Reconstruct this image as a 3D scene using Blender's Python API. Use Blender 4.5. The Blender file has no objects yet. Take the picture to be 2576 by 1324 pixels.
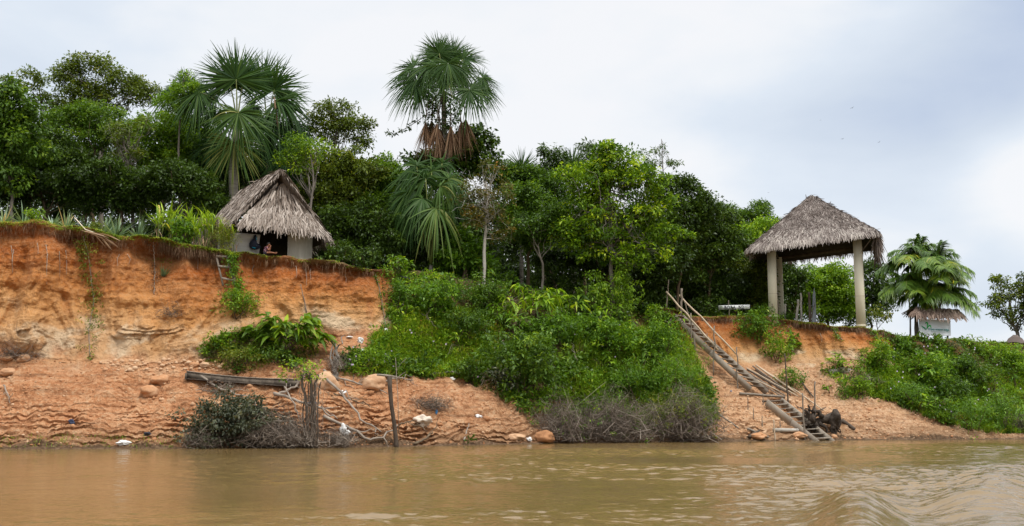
import bpy, math, random
import numpy as np
from mathutils import Vector, Matrix
random.seed(7)
RG = np.random.default_rng(7)
scene = bpy.context.scene
COL = scene.collection

# ------------------------------------------------------------------ camera
CAM_H = 1.8                      # standing in a boat on the river
FPX, UC, VC = 2683.0, 1288.0, 662.0
PITCH = math.atan((1028 - 662) / FPX)
cp, sp = math.cos(PITCH), math.sin(PITCH)
cam_d = bpy.data.cameras.new('camera')
cam = bpy.data.objects.new('camera', cam_d)
COL.objects.link(cam)
cam.location = (0, 0, CAM_H)
cam.rotation_euler = (math.pi / 2 + PITCH, 0, 0)
cam_d.sensor_fit = 'HORIZONTAL'
cam_d.sensor_width = 36.0
cam_d.lens = 36.0 * FPX / 2576.0
cam_d.clip_start = 0.2
cam_d.clip_end = 4000
scene.camera = cam

# ------------------------------------------------------------------ light
SUN_EL, SUN_AZ = math.radians(60), math.radians(140)   # azimuth clockwise from +Y: behind the boat, to the right
world = bpy.data.worlds.new('World')
scene.world = world
world.use_nodes = True
wn, wl = world.node_tree.nodes, world.node_tree.links
wn.clear()
def N(nodes, kind, **kw):
    n = nodes.new(kind)
    for k, v in kw.items():
        if k == 'ins':
            for a, b in v.items():
                n.inputs[a].default_value = b
        else:
            setattr(n, k, v)
    return n
def MATH(nodes, links, op, a, b=None, c=None, clamp=False):
    n = nodes.new('ShaderNodeMath'); n.operation = op; n.use_clamp = clamp
    for i, x in enumerate((a, b, c)):
        if x is None: continue
        if hasattr(x, 'links'): links.new(x, n.inputs[i])
        else: n.inputs[i].default_value = x
    return n.outputs[0]
def MIXC(nodes, links, fac, a, b, blend='MIX'):
    n = nodes.new('ShaderNodeMix'); n.data_type = 'RGBA'; n.blend_type = blend
    for i, x in ((0, fac), (6, a), (7, b)):
        if hasattr(x, 'links'): links.new(x, n.inputs[i])
        else: n.inputs[i].default_value = x if i == 0 else (tuple(x) + (1,))[:4]
    return n.outputs[2]
def RAMP(nodes, links, fac, stops, interp='LINEAR'):
    n = nodes.new('ShaderNodeValToRGB'); n.color_ramp.interpolation = interp
    e = n.color_ramp.elements
    while len(e) > 1: e.remove(e[0])
    e[0].position = stops[0][0]; e[0].color = tuple(stops[0][1]) + (1,)
    for p, c in stops[1:]:
        k = e.new(p); k.color = tuple(c) + (1,)
    links.new(fac, n.inputs[0])
    return n.outputs[0]

w_out = N(wn, 'ShaderNodeOutputWorld')
w_bg = N(wn, 'ShaderNodeBackground', ins={'Strength': 0.1})
sky = N(wn, 'ShaderNodeTexSky', sky_type='NISHITA', sun_disc=False, sun_elevation=SUN_EL, sun_rotation=SUN_AZ)
w_tc = N(wn, 'ShaderNodeTexCoord')
w_sep = N(wn, 'ShaderNodeSeparateXYZ')
wl.new(w_tc.outputs['Generated'], w_sep.inputs[0])
w_map = N(wn, 'ShaderNodeMapping'); w_map.inputs['Scale'].default_value = (1.0, 1.0, 2.2)
w_map.inputs['Location'].default_value = (0.3, 0.1, 0.2)
wl.new(w_tc.outputs['Generated'], w_map.inputs[0])
w_n1 = N(wn, 'ShaderNodeTexNoise', ins={'Scale': 2.6, 'Detail': 6.0, 'Roughness': 0.5, 'Distortion': 0.4})
w_n2 = N(wn, 'ShaderNodeTexNoise', ins={'Scale': 7.5, 'Detail': 6.0, 'Roughness': 0.5, 'Distortion': 0.2})
wl.new(w_map.outputs[0], w_n1.inputs['Vector']); wl.new(w_map.outputs[0], w_n2.inputs['Vector'])
sx, sy, sz = w_sep.outputs
def blob(cx, cz, rx, rz):
    a = MATH(wn, wl, 'MULTIPLY', MATH(wn, wl, 'SUBTRACT', sx, cx), 1.0 / rx)
    b = MATH(wn, wl, 'MULTIPLY', MATH(wn, wl, 'SUBTRACT', sz, cz), 1.0 / rz)
    d = MATH(wn, wl, 'ADD', MATH(wn, wl, 'MULTIPLY', a, a), MATH(wn, wl, 'MULTIPLY', b, b))
    return MATH(wn, wl, 'POWER', 2.718, MATH(wn, wl, 'MULTIPLY', d, -1.0))
# thick grey-blue cloud bank over the right of the river, thinner one on the far left
g = MATH(wn, wl, 'MULTIPLY', blob(0.35, 0.25, 0.17, 0.075), 0.62)
g = MATH(wn, wl, 'ADD', g, MATH(wn, wl, 'MULTIPLY', blob(0.46, 0.35, 0.10, 0.09), 0.85))
g = MATH(wn, wl, 'ADD', g, MATH(wn, wl, 'MULTIPLY', blob(0.42, 0.10, 0.12, 0.05), 0.50))
g = MATH(wn, wl, 'ADD', g, MATH(wn, wl, 'MULTIPLY', blob(-0.44, 0.30, 0.22, 0.12), 0.42))
g = MATH(wn, wl, 'SUBTRACT', g, MATH(wn, wl, 'MULTIPLY', blob(0.47, 0.195, 0.07, 0.045), 0.75))
g = MATH(wn, wl, 'ADD', g, MATH(wn, wl, 'MULTIPLY', MATH(wn, wl, 'SUBTRACT', w_n1.outputs[0], 0.5), 0.55))
g = MATH(wn, wl, 'ADD', g, MATH(wn, wl, 'MULTIPLY', MATH(wn, wl, 'SUBTRACT', w_n2.outputs[0], 0.5), 0.66))
cloud = RAMP(wn, wl, g, [(0.0, (0.965, 0.975, 1.0)), (0.12, (0.92, 0.95, 0.99)), (0.32, (0.79, 0.86, 0.95)), (0.62, (0.675, 0.755, 0.87)), (0.95, (0.545, 0.635, 0.80))])
zen = MATH(wn, wl, 'MULTIPLY_ADD', MATH(wn, wl, 'SUBTRACT', sz, 0.40, clamp=True), 2.6, 1.0)
zenm = N(wn, 'ShaderNodeVectorMath', operation='SCALE')
wl.new(cloud, zenm.inputs[0]); # overcast brightest overhead; unseen low sky behind the boat dimmed to cut front fill
rear_dim = MATH(wn, wl, 'SUBTRACT', 1.0, MATH(wn, wl, 'MULTIPLY', MATH(wn, wl, 'MULTIPLY', MATH(wn, wl, 'MULTIPLY', sy, -2.0, clamp=True), MATH(wn, wl, 'SUBTRACT', 1.0, MATH(wn, wl, 'MULTIPLY', sz, 1.6), clamp=True)), 0.6))
wl.new(MATH(wn, wl, 'MULTIPLY', MATH(wn, wl, 'MULTIPLY', zen, rear_dim), 10.1), zenm.inputs['Scale'])
mixed = MIXC(wn, wl, 0.92, sky.outputs[0], zenm.outputs[0])
wl.new(mixed, w_bg.inputs[0]); wl.new(w_bg.outputs[0], w_out.inputs[0])

sun_d = bpy.data.lights.new('sun', 'SUN')
sun_d.energy = 2.3
sun_d.angle = math.radians(10)
sun_d.color = (1.0, 0.955, 0.88)
sun = bpy.data.objects.new('sun', sun_d)
COL.objects.link(sun)
sdir = Vector((math.sin(SUN_AZ) * math.cos(SUN_EL), math.cos(SUN_AZ) * math.cos(SUN_EL), math.sin(SUN_EL)))
sun.rotation_euler = (-sdir).to_track_quat('-Z', 'Y').to_euler()
sun.location = (0, -20, 60)

scene.view_settings.view_transform = 'Standard'
scene.view_settings.look = 'None'
scene.view_settings.exposure = 0.0
scene.view_settings.gamma = 1.0
scene.render.engine = 'CYCLES'
scene.cycles.max_bounces = 8
scene.cycles.diffuse_bounces = 3
scene.cycles.glossy_bounces = 2
scene.cycles.transmission_bounces = 4
scene.cycles.use_denoising = True
scene.cycles.use_adaptive_sampling = False
world.cycles.sampling_method = 'MANUAL'
world.cycles.sample_map_resolution = 512

# ------------------------------------------------------------------ maths helpers
def P(u, v, Y):
    """the place at depth Y seen at photo position (u, v)"""
    cx, cy = (u - UC) / FPX, (VC - v) / FPX
    ry, rz = cp - cy * sp, sp + cy * cp
    k = Y / ry
    return np.array([cx * k, Y, CAM_H + rz * k])
def zof(v, Y):
    cy = (VC - v) / FPX
    return CAM_H + (sp + cy * cp) / (cp - cy * sp) * Y
def yw(v):
    """depth at which the water plane is seen at v"""
    cy = (VC - v) / FPX
    return -CAM_H * (cp - cy * sp) / (sp + cy * cp)
def proj(p):
    p = np.asarray(p, float)
    x, y, z = p[..., 0], p[..., 1], p[..., 2] - CAM_H
    d = y * cp + z * sp
    h = -y * sp + z * cp
    return UC + FPX * x / d, VC - FPX * h / d
def nrm(a):
    a = np.asarray(a, float)
    return a / (np.linalg.norm(a, axis=-1, keepdims=True) + 1e-9)

_PERM = np.random.default_rng(99).random(65536)
def _hash(i, j, k):
    h = (i * 73856093) ^ (j * 19349663) ^ (k * 83492791)
    return _PERM[(h ^ (h >> 13)) & 65535]
def vnoise(x, y, z=0.0):
    x, y, z = np.broadcast_arrays(np.asarray(x, float), y, z)
    i, j, k = np.floor(x).astype(np.int64), np.floor(y).astype(np.int64), np.floor(z).astype(np.int64)
    fx, fy, fz = x - i, y - j, z - k
    fx, fy, fz = [t * t * t * (t * (t * 6 - 15) + 10) for t in (fx, fy, fz)]
    def L(a, b, t): return a + (b - a) * t
    c = [[[_hash(i + a, j + b, k + d) for d in (0, 1)] for b in (0, 1)] for a in (0, 1)]
    return L(L(L(c[0][0][0], c[0][0][1], fz), L(c[0][1][0], c[0][1][1], fz), fy),
             L(L(c[1][0][0], c[1][0][1], fz), L(c[1][1][0], c[1][1][1], fz), fy), fx) * 2 - 1
def fbm(x, y, z=0.0, octv=4, gain=0.5):
    s, a, f = 0, 1.0, 1.0
    for o in range(octv):
        s = s + a * vnoise(x * f + o * 17.3, y * f + o * 9.1, z * f + o * 5.7)
        a *= gain; f *= 2.03
    return s

# ------------------------------------------------------------------ mesh builder
class MB:
    def __init__(self):
        self.V, self.Q, self.T, self.A, self.n = [], [], [], [], 0
    def add(self, v, quads=None, tris=None, a=0.5):
        v = np.asarray(v, float).reshape(-1, 3)
        if quads is not None and len(quads): self.Q.append(np.asarray(quads, np.int64) + self.n)
        if tris is not None and len(tris): self.T.append(np.asarray(tris, np.int64) + self.n)
        self.V.append(v); self.A.append(np.broadcast_to(np.asarray(a, float), (len(v),)).copy())
        self.n += len(v)
    def box(self, c, ax, half, a=0.5, jitter=0.0):
        """c centre, ax three unit axes, half sizes"""
        c = np.asarray(c, float); ax = np.asarray(ax, float)
        v = []
        for i in (-1, 1):
            for j in (-1, 1):
                for k in (-1, 1):
                    v.append(c + ax[0] * half[0] * i + ax[1] * half[1] * j + ax[2] * half[2] * k + RG.normal(size=3) * jitter)
        self.add(v, [(0, 1, 3, 2), (4, 6, 7, 5), (0, 4, 5, 1), (2, 3, 7, 6), (0, 2, 6, 4), (1, 5, 7, 3)], a=a)
    def beam(self, p, q, w, h, a=0.5, up=(0, 0, 1), jitter=0.0):
        p, q = np.asarray(p, float), np.asarray(q, float)
        d = nrm(q - p); s = nrm(np.cross(d, up)); t = np.cross(s, d)
        self.box((p + q) / 2, (d, s, t), (np.linalg.norm(q - p) / 2, w / 2, h / 2), a, jitter)
    def tube(self, path, rad, sides=6, a=0.5, cap=True, rough=0.0):
        path = np.asarray(path, float); m = len(path)
        rad = np.broadcast_to(np.asarray(rad, float), (m,))
        tan = nrm(np.gradient(path, axis=0))
        ref = np.array([0.31, 0.17, 0.93]) if abs(tan[:, 2]).mean() < 0.8 else np.array([1.0, 0.2, 0.1])
        s = nrm(np.cross(tan, ref)); t = np.cross(s, tan)
        ang = np.arange(sides) * 2 * math.pi / sides
        r = rad[:, None] * (1 + rough * RG.normal(size=(m, sides)))
        v = path[:, None] + r[..., None] * (np.cos(ang)[None, :, None] * s[:, None] + np.sin(ang)[None, :, None] * t[:, None])
        i, j = np.meshgrid(np.arange(m - 1), np.arange(sides), indexing='ij')
        j2 = (j + 1) % sides
        q = np.stack([i * sides + j, i * sides + j2, (i + 1) * sides + j2, (i + 1) * sides + j], -1).reshape(-1, 4)
        v = v.reshape(-1, 3)
        tr = None
        if cap:
            v = np.concatenate([v, path[:1], path[-1:]])
            b = m * sides
            tr = [(b, (k + 1) % sides, k) for k in range(sides)] + [(b + 1, (m - 1) * sides + k, (m - 1) * sides + (k + 1) % sides) for k in range(sides)]
        self.add(v, q, tr, a)
    def leaves(self, pos, d, n, size, asp=0.42, a=0.5, fold=0.12):
        """diamond leaves: pos (N,3) base, d tip direction, n rough normal"""
        pos, d, n = np.asarray(pos, float), nrm(d), np.asarray(n, float)
        m = len(pos)
        size = np.broadcast_to(size, (m,))[:, None]
        s = nrm(np.cross(d, n)); t = np.cross(s, d)
        b = pos; tip = pos + d * size - t * size * fold * 0.6
        mid = pos + d * size * 0.48 + t * size * fold
        v = np.stack([b, mid + s * size * asp * 0.5, tip, mid - s * size * asp * 0.5], 1).reshape(-1, 3)
        q = np.arange(m)[:, None] * 4 + np.array([0, 1, 2, 3])
        self.add(v, q, a=np.repeat(np.broadcast_to(a, (m,)), 4))
    def blades(self, base, d, L, W, droop=0.3, segs=3, prof=None, a=0.5, side=None, roll=0.0):
        """tapered strips that bend down under their weight"""
        base, d = np.asarray(base, float), nrm(d)
        m = len(base)
        L, W, droop = [np.broadcast_to(np.asarray(x, float), (m,)) for x in (L, W, droop)]
        t = np.linspace(0, 1, segs + 1)
        if prof is None: prof = 1 - t ** 1.6
        prof = np.asarray(prof)
        p = base[:, None] + d[:, None] * (L[:, None] * t)[..., None]
        p[..., 2] -= (droop * L)[:, None] * t ** 2
        tan = nrm(np.gradient(p, axis=1))
        if side is None:
            s = np.cross(d, np.array([0, 0, 1.0])) + RG.normal(size=(m, 3)) * (0.05 + roll)
        else:
            s = np.asarray(side, float)
        s = nrm(s)[:, None] * np.ones((1, segs + 1, 1))
        s = nrm(s - tan * (s * tan).sum(-1, keepdims=True))
        w = (W[:, None] * np.maximum(prof, 0.02))[..., None] * 0.5
        v = np.stack([p - s * w, p + s * w], 2).reshape(-1, 3)
        k = np.arange(m)[:, None, None] * (2 * (segs + 1)) + (np.arange(segs) * 2)[None, :, None] + np.array([0, 1, 3, 2])
        self.add(v, k.reshape(-1, 4), a=np.repeat(np.broadcast_to(a, (m,)), 2 * (segs + 1)))
    def rock(self, c, r, a=0.5, lump=0.25, sub=1):
        t = (1 + 5 ** 0.5) / 2
        v = nrm(np.array([(-1, t, 0), (1, t, 0), (-1, -t, 0), (1, -t, 0), (0, -1, t), (0, 1, t), (0, -1, -t), (0, 1, -t), (t, 0, -1), (t, 0, 1), (-t, 0, -1), (-t, 0, 1)], float))
        f = [(0, 11, 5), (0, 5, 1), (0, 1, 7), (0, 7, 10), (0, 10, 11), (1, 5, 9), (5, 11, 4), (11, 10, 2), (10, 7, 6), (7, 1, 8), (3, 9, 4), (3, 4, 2), (3, 2, 6), (3, 6, 8), (3, 8, 9), (4, 9, 5), (2, 4, 11), (6, 2, 10), (8, 6, 7), (9, 8, 1)]
        v = list(v)
        for _ in range(sub):
            mid, g = {}, []
            def mp(i, j):
                key = (min(i, j), max(i, j))
                if key not in mid:
                    v.append(nrm(v[i] + v[j])); mid[key] = len(v) - 1
                return mid[key]
            for i, j, k in f:
                x, y, z = mp(i, j), mp(j, k), mp(k, i)
                g += [(i, x, z), (j, y, x), (k, z, y), (x, y, z)]
            f = g
        v = np.array(v)
        o = RG.random(3) * 90
        k = 1 + lump * fbm(v[:, 0] * 1.1 + o[0], v[:, 1] * 1.1 + o[1], v[:, 2] * 1.1 + o[2], 3)
        self.add(np.asarray(c) + v * k[:, None] * np.asarray(r, float), tris=f, a=a)
    def build(self, name, mat, parent=None, smooth=False):
        me = bpy.data.meshes.new(name)
        V = np.concatenate(self.V) if self.V else np.zeros((0, 3))
        A = np.concatenate(self.A) if self.A else np.zeros(0)
        if parent is not None: V = V - np.array(parent.location)
        else:
            self.origin = np.array([V[:, 0].mean(), V[:, 1].mean(), V[:, 2].min()])
            V = V - self.origin
        Q = np.concatenate(self.Q) if self.Q else np.zeros((0, 4), np.int64)
        T = np.concatenate(self.T) if self.T else np.zeros((0, 3), np.int64)
        me.vertices.add(len(V)); me.vertices.foreach_set('co', V.astype(np.float32).ravel())
        me.loops.add(len(Q) * 4 + len(T) * 3)
        me.loops.foreach_set('vertex_index', np.concatenate([Q.ravel(), T.ravel()]).astype(np.int32))
        me.polygons.add(len(Q) + len(T))
        st = np.concatenate([np.arange(len(Q)) * 4, len(Q) * 4 + np.arange(len(T)) * 3]).astype(np.int32)
        me.polygons.foreach_set('loop_start', st)
        if smooth: me.polygons.foreach_set('use_smooth', np.ones(len(st), bool))
        me.update(calc_edges=True)
        at = me.attributes.new('tone', 'FLOAT', 'POINT')
        at.data.foreach_set('value', A.astype(np.float32))
        me.materials.append(mat)
        ob = bpy.data.objects.new(name, me)
        COL.objects.link(ob)
        if parent is not None: ob.parent = parent
        else: ob.location = self.origin
        return ob

def tag(o, label=None, cat=None, group=None, kind=None):
    if label: o['label'] = label
    if cat: o['category'] = cat
    if group: o['group'] = group
    if kind: o['kind'] = kind
    return o
def thing(name, loc, label, cat, group=None):
    o = bpy.data.objects.new(name, None)
    COL.objects.link(o); o.location = [float(x) for x in loc]; o.empty_display_size = 0.3
    return tag(o, label, cat, group)

# ------------------------------------------------------------------ materials
def new_mat(name):
    m = bpy.data.materials.new(name); m.use_nodes = True
    n, l = m.node_tree.nodes, m.node_tree.links
    n.clear()
    out = n.new('ShaderNodeOutputMaterial')
    return m, n, l, out
def leaf_mat(name, stops, rough=0.5, trans=0.35, spec=0.35, gain=(1.6, 1.42, 1.1)):
    stops = [(p, tuple(c * g for c, g in zip(q, gain))) for p, q in stops]
    m, n, l, out = new_mat(name)
    at = N(n, 'ShaderNodeAttribute', attribute_name='tone')
    c = RAMP(n, l, at.outputs['Fac'], stops)
    b = N(n, 'ShaderNodeBsdfPrincipled', ins={'Roughness': rough, 'Specular IOR Level': spec})
    l.new(c, b.inputs['Base Color'])
    t = N(n, 'ShaderNodeBsdfTranslucent')
    tc = MIXC(n, l, 1.0, c, (1.15, 1.1, 0.5), 'MULTIPLY')
    l.new(tc, t.inputs[0])
    mx = N(n, 'ShaderNodeMixShader', ins={0: trans})
    l.new(b.outputs[0], mx.inputs[1]); l.new(t.outputs[0], mx.inputs[2]); l.new(mx.outputs[0], out.inputs[0])
    return m
def solid_mat(name, stops, rough=0.8, spec=0.2, scale=6.0, stretch=(1, 1, 1), amt=0.35, bump=0.3, wave=None, bscale=None):
    """tone attribute plus object-space noise into a ramp, with bump"""
    m, n, l, out = new_mat(name)
    at = N(n, 'ShaderNodeAttribute', attribute_name='tone')
    tc = N(n, 'ShaderNodeTexCoord')
    mp = N(n, 'ShaderNodeMapping'); mp.inputs['Scale'].default_value = stretch
    l.new(tc.outputs['Object'], mp.inputs[0])
    nz = N(n, 'ShaderNodeTexNoise', ins={'Scale': scale, 'Detail': 7.0, 'Roughness': 0.62})
    l.new(mp.outputs[0], nz.inputs['Vector'])
    f = MATH(n, l, 'ADD', at.outputs['Fac'], MATH(n, l, 'MULTIPLY', MATH(n, l, 'SUBTRACT', nz.outputs[0], 0.5), amt * 2))
    c = RAMP(n, l, f, stops)
    b = N(n, 'ShaderNodeBsdfPrincipled', ins={'Roughness': rough, 'Specular IOR Level': spec})
    l.new(c, b.inputs['Base Color'])
    if bump:
        nb = N(n, 'ShaderNodeTexNoise', ins={'Scale': bscale or scale * 2.5, 'Detail': 6.0, 'Roughness': 0.6})
        l.new(mp.outputs[0], nb.inputs['Vector'])
        bp = N(n, 'ShaderNodeBump', ins={'Strength': bump, 'Distance': 0.05})
        l.new(nb.outputs[0], bp.inputs['Height']); l.new(bp.outputs[0], b.inputs['Normal'])
    l.new(b.outputs[0], out.inputs[0])
    return m
# ------------------------------------------------------------------ riverbank: one sheet from the river bed to the forest floor
def curve(pts):
    pts = np.array(pts, float)
    return lambda u: np.interp(u, pts[:, 0], pts[:, 1])
W_v = curve([(-700, 1136), (0, 1130), (500, 1128), (800, 1127), (1000, 1124), (1300, 1118), (1420, 1115), (1830, 1112), (2050, 1108), (2300, 1107), (2540, 1105), (3300, 1100)])
B_v = curve([(-700, 885), (0, 890), (200, 905), (350, 912), (500, 908), (560, 895), (640, 850), (750, 845), (850, 848), (980, 835), (1050, 830), (1200, 850), (1400, 880), (1700, 900), (1780, 925), (1850, 925), (1950, 900), (2050, 905), (2150, 905), (2290, 930), (2450, 960), (2576, 965), (3300, 965)])
B_y = curve([(-700, 55), (0, 55), (350, 54.6), (500, 54.8), (640, 55.8), (850, 57), (960, 58.3), (1050, 59.5), (1200, 60.5), (1400, 61), (1700, 63.5), (1800, 66.8), (1950, 69.6), (2050, 68.8), (2150, 67.8), (2290, 69.3), (2450, 71), (2576, 74), (3300, 86)])
C_v = curve([(-700, 545), (0, 555), (130, 563), (280, 588), (400, 603), (520, 632), (600, 642), (700, 652), (800, 660), (900, 668), (940, 679), (1000, 685), (1100, 688), (1180, 698), (1280, 722), (1450, 745), (1600, 759), (1680, 777), (1730, 791), (1800, 796), (1950, 801), (2020, 811), (2150, 825), (2220, 832), (2290, 846), (2420, 853), (2576, 867), (3300, 890)])
C_y = curve([(-700, 57), (0, 56.5), (280, 57), (600, 57), (700, 57.5), (900, 58.5), (940, 60), (1000, 63), (1100, 65), (1280, 66), (1450, 67), (1690, 67), (1800, 70.5), (1950, 72), (2020, 71), (2150, 69.5), (2290, 71.5), (2420, 74), (2576, 78), (3300, 92)])
# how much each column is a bare cliff (1) or an overgrown slope (0)
CLIFF = curve([(-700, 1), (965, 1), (1010, 0.1), (1600, 0.1), (1660, 0.5), (1780, 0.8), (2200, 1), (2300, 0.35), (2380, 0.1), (3300, 0.1)])
TERR = curve([(-700, 1), (900, 1), (1200, 0.8), (1420, 0.5), (1800, 0.5), (2000, 0.35), (2500, 0.2), (3300, 0.2)])
us = np.arange(-700, 3300.1, 3.2)
nU = len(us)
NA, NB_, NCb = 10, 400, 170
back = np.array([0.25, 0.6, 1.0, 1.6, 2.4, 3.5, 5, 7, 9, 12, 16, 21, 27, 35, 50, 80, 140, 260, 500, 900.0])
Wv, Bv, By, Cv, Cy, CL, TE = W_v(us), B_v(us), B_y(us), C_v(us), C_y(us), CLIFF(us), TERR(us)
Wy = yw(Wv)
Bz, Cz = zof(Bv, By), zof(Cv, Cy)
rows_Y, rows_Z, rows_t = [], [], []
for k in range(NA):
    t = k / NA
    rows_Y.append(Wy - 8 * (1 - t)); rows_Z.append(np.full(nU, -1.6 * (1 - t) ** 1.0)); rows_t.append(np.full(nU, t - 1))
for k in range(NB_):
    t = k / NB_
    rows_Y.append(Wy + (By - Wy) * t); rows_Z.append(0.03 + (Bz - 0.03) * (0.82 * t + 0.18 * t ** 3)); rows_t.append(np.full(nU, t))
for k in range(NCb + 1):
    t = k / NCb
    e = t ** (0.75)                     # steeper near the top
    et = CL * e + (1 - CL) * t
    rows_Y.append(By + (Cy - By) * et); rows_Z.append(Bz + (Cz - Bz) * t); rows_t.append(np.full(nU, 1 + t))
for b in back:
    rows_Y.append(Cy + b); rows_Z.append(Cz - 0.012 * min(b, 60) * np.ones(nU)); rows_t.append(np.full(nU, 2 + min(b / 10, 1)))
TY, TZ, TT = np.array(rows_Y), np.array(rows_Z), np.array(rows_t)
XX = (us - UC)[None] / FPX * (TY * cp + (TZ - CAM_H) * sp)
# --- mud slope: water-cut terraces and lumps
w01 = np.clip(TT, 0, 1) * (TT >= 0) * (TT <= 1)
wmud = np.where((TT >= 0) & (TT < 1), np.minimum(1, np.minimum(TT / 0.03, (1 - TT) / 0.12)), 0)
wmud = np.clip(wmud, 0, 1)
zz = TZ + 0.06 * fbm(XX * 0.12, TY * 0.2, 0, 2) + 0.012 * fbm(XX * 0.8, TY * 0.9, 6, 3)
step = 0.25 + 0 * zz
ph = (zz / step) % 1.0
terr = (np.clip((ph - 0.74) / 0.26, 0, 1) - ph) * step
tvar = np.clip(0.95 + 0.6 * fbm(XX * 0.22, TY * 0.3, 95, 2), 0.5, 1.15)
TZ = TZ + wmud * TE * np.clip(1.4 - TZ / 2.4, 0.3, 1.0) * terr * tvar * 0.72
TZ = TZ + wmud * (0.22 * fbm(XX * 0.5, TY * 0.6, 3, 3) + 0.07 * fbm(XX * 2.2, TY * 2.4, 5, 3) + 0.06 * np.round(2 * fbm(XX * 4, TY * 4, 8, 3)) / 2 + 0.02 * fbm(XX * 13, TY * 13, 9, 2))
# lip at the water's edge
TY = TY - wmud * TE * np.clip(0.75 + 0.6 * fbm(XX * 0.22, TY * 0.3, 95, 2), 0.3, 1.2) * np.clip(1.6 - TZ / 1.8, 0.25, 1.4) * (0.09 * np.exp(-((ph - 0.985) / 0.035) ** 2) - 0.10 * np.exp(-((ph - 0.80) / 0.06) ** 2)) * (1 + 0.8 * fbm(XX * 1.2, TZ * 2, 91, 2))
lip = np.exp(-((TT - 0.02) / 0.02) ** 2) * (TT >= 0)
TZ = TZ + lip * 0.10 * (1 + 1.4 * fbm(XX * 0.8, 2.2, 1, 3)) * (CL * 0.5 + 0.5)
# --- cliff face: buttresses, flutes, crumbs (moved along the depth)
wc = np.where((TT >= 1) & (TT <= 2), np.sin(np.clip((TT - 1), 0, 1) * math.pi) ** 0.45, 0)
wc2 = np.where((TT >= 0.96) & (TT <= 2.02), 1.0, 0)
butt = fbm(XX * 0.22, TZ * 0.05, 11, 3)
flute = fbm(XX * 1.0 + 0.6 * fbm(XX * 0.3, TZ * 0.4, 4, 2), TZ * 0.22, 14, 4)
crumb = fbm(XX * 4.2, TZ * 3.4, 21, 4, 0.6)
ledge = fbm(XX * 0.35, TZ * 2.0, 31, 3)
runnel = 1 - np.abs(fbm(XX * 0.55 + 0.5 * fbm(XX * 0.4, TZ * 0.35, 17, 2), TZ * 0.10, 19, 3)) * 2
crumb = 0.55 * crumb + 0.45 * np.round(crumb * 2.5) / 2.5
dY = -wc * runnel * 0.22 * CL + wc2 * 0.22 * CL * np.exp(-((TT - 1.90) / 0.05) ** 2) + wc * (butt * 0.75 + flute * 0.42 * CL + ledge * 0.10 * CL) + wc2 * crumb * 0.055 * (0.3 + 0.7 * CL)
# big slump scar on the left cliff: soil has run out and piled against the foot
sl = np.exp(-(((us - 400) / 95) ** 2))[None] * np.where((TT > 1) & (TT < 1.85), np.sin(np.clip((TT - 1) / 0.85, 0, 1) * math.pi), 0)
dY = dY - sl * 0.8
# blocky pale ledge at the foot of the left cliff
vp0 = proj(np.stack([XX, TY, TZ], -1))[1]
ust = np.interp(vp0, [788, 990, 1108], [1704, 1908, 2072])
TY = TY + 0.55 * np.exp(-((us[None] - ust) / 24) ** 2) * ((vp0 > 780) & (vp0 < 1112) & (TT > 0) & (TT < 2))
blk = np.where((TT > 0.98) & (TT < 1.34), np.sin(np.clip((TT - 0.98) / 0.36, 0, 1) * math.pi), 0) * CL
blkn = np.round(3 * fbm(XX * 0.55, TZ * 0.8, 41, 2)) / 3
dY = dY - blk * (0.30 + 0.55 * np.clip(blkn, -0.5, 1)) * (us < 700)[None]
TY = TY + dY
# turf lip over the edge, and a crumbled edge line
edge = np.exp(-((TT - 2.0) / 0.07) ** 2) * (TT <= 2.05)
TY = TY - edge * (0.28 + 0.25 * fbm(XX * 0.6, 1.0, 51, 3)) * CL
TZ = TZ + np.exp(-((TT - 2.0) / 0.12) ** 2) * 0.16 * fbm(XX * 0.7, 0.0, 61, 4)
# overgrown slope: broad hummocks
wv = np.where((TT > 0.3) & (TT <= 2.0), 1, 0) * (1 - CL)
wv = wv * np.clip((1.97 - TT) / 0.25, 0, 1)
TZ = TZ + wv * (0.62 * fbm(XX * 0.42, TY * 0.42, 71, 3) + 0.25 * np.abs(fbm(XX * 1.1, TY * 1.0, 73, 2)))
TZ = np.where(TT < 0, np.minimum(TZ, -0.02), TZ)
XX = (us - UC)[None] / FPX * (TY * cp + (TZ - CAM_H) * sp)
PR_V = proj(np.stack([XX, TY, TZ], -1))[1]
nR = len(TY)
ROW_TOP = NA + NB_ + NCb
def _col(u):
    f = (np.clip(u, us[0], us[-1] - 1e-3) - us[0]) / 3.2
    i = int(f); return i, f - i
def hit(u, v, first=NA):
    """the point of the bank seen at photo position (u, v)"""
    i, f = _col(u)
    def one(c):
        pv = PR_V[first:, c]
        k = np.argmax(pv <= v)
        if pv[k] > v or k == 0: k = max(k, 1)
        a = (pv[k - 1] - v) / (pv[k - 1] - pv[k] + 1e-9)
        a = min(max(a, 0), 1); k += first
        q = lambda M: M[k - 1, c] + (M[k, c] - M[k - 1, c]) * a
        return np.array([q(XX), q(TY), q(TZ)])
    return one(i) * (1 - f) + one(i + 1) * f
def at_t(u, t):
    """the point of the bank in column u at profile position t (0 water, 1 foot, 2 edge)"""
    i, f = _col(u)
    tt = TT[:, i]
    k = min(max(np.searchsorted(tt, t), 1), nR - 1)
    a = (t - tt[k - 1]) / (tt[k] - tt[k - 1] + 1e-9)
    q = lambda M: (M[k - 1, i] + (M[k, i] - M[k - 1, i]) * a) * (1 - f) + (M[k - 1, i + 1] + (M[k, i + 1] - M[k - 1, i + 1]) * a) * f
    return np.array([q(XX), q(TY), q(TZ)])
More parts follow.
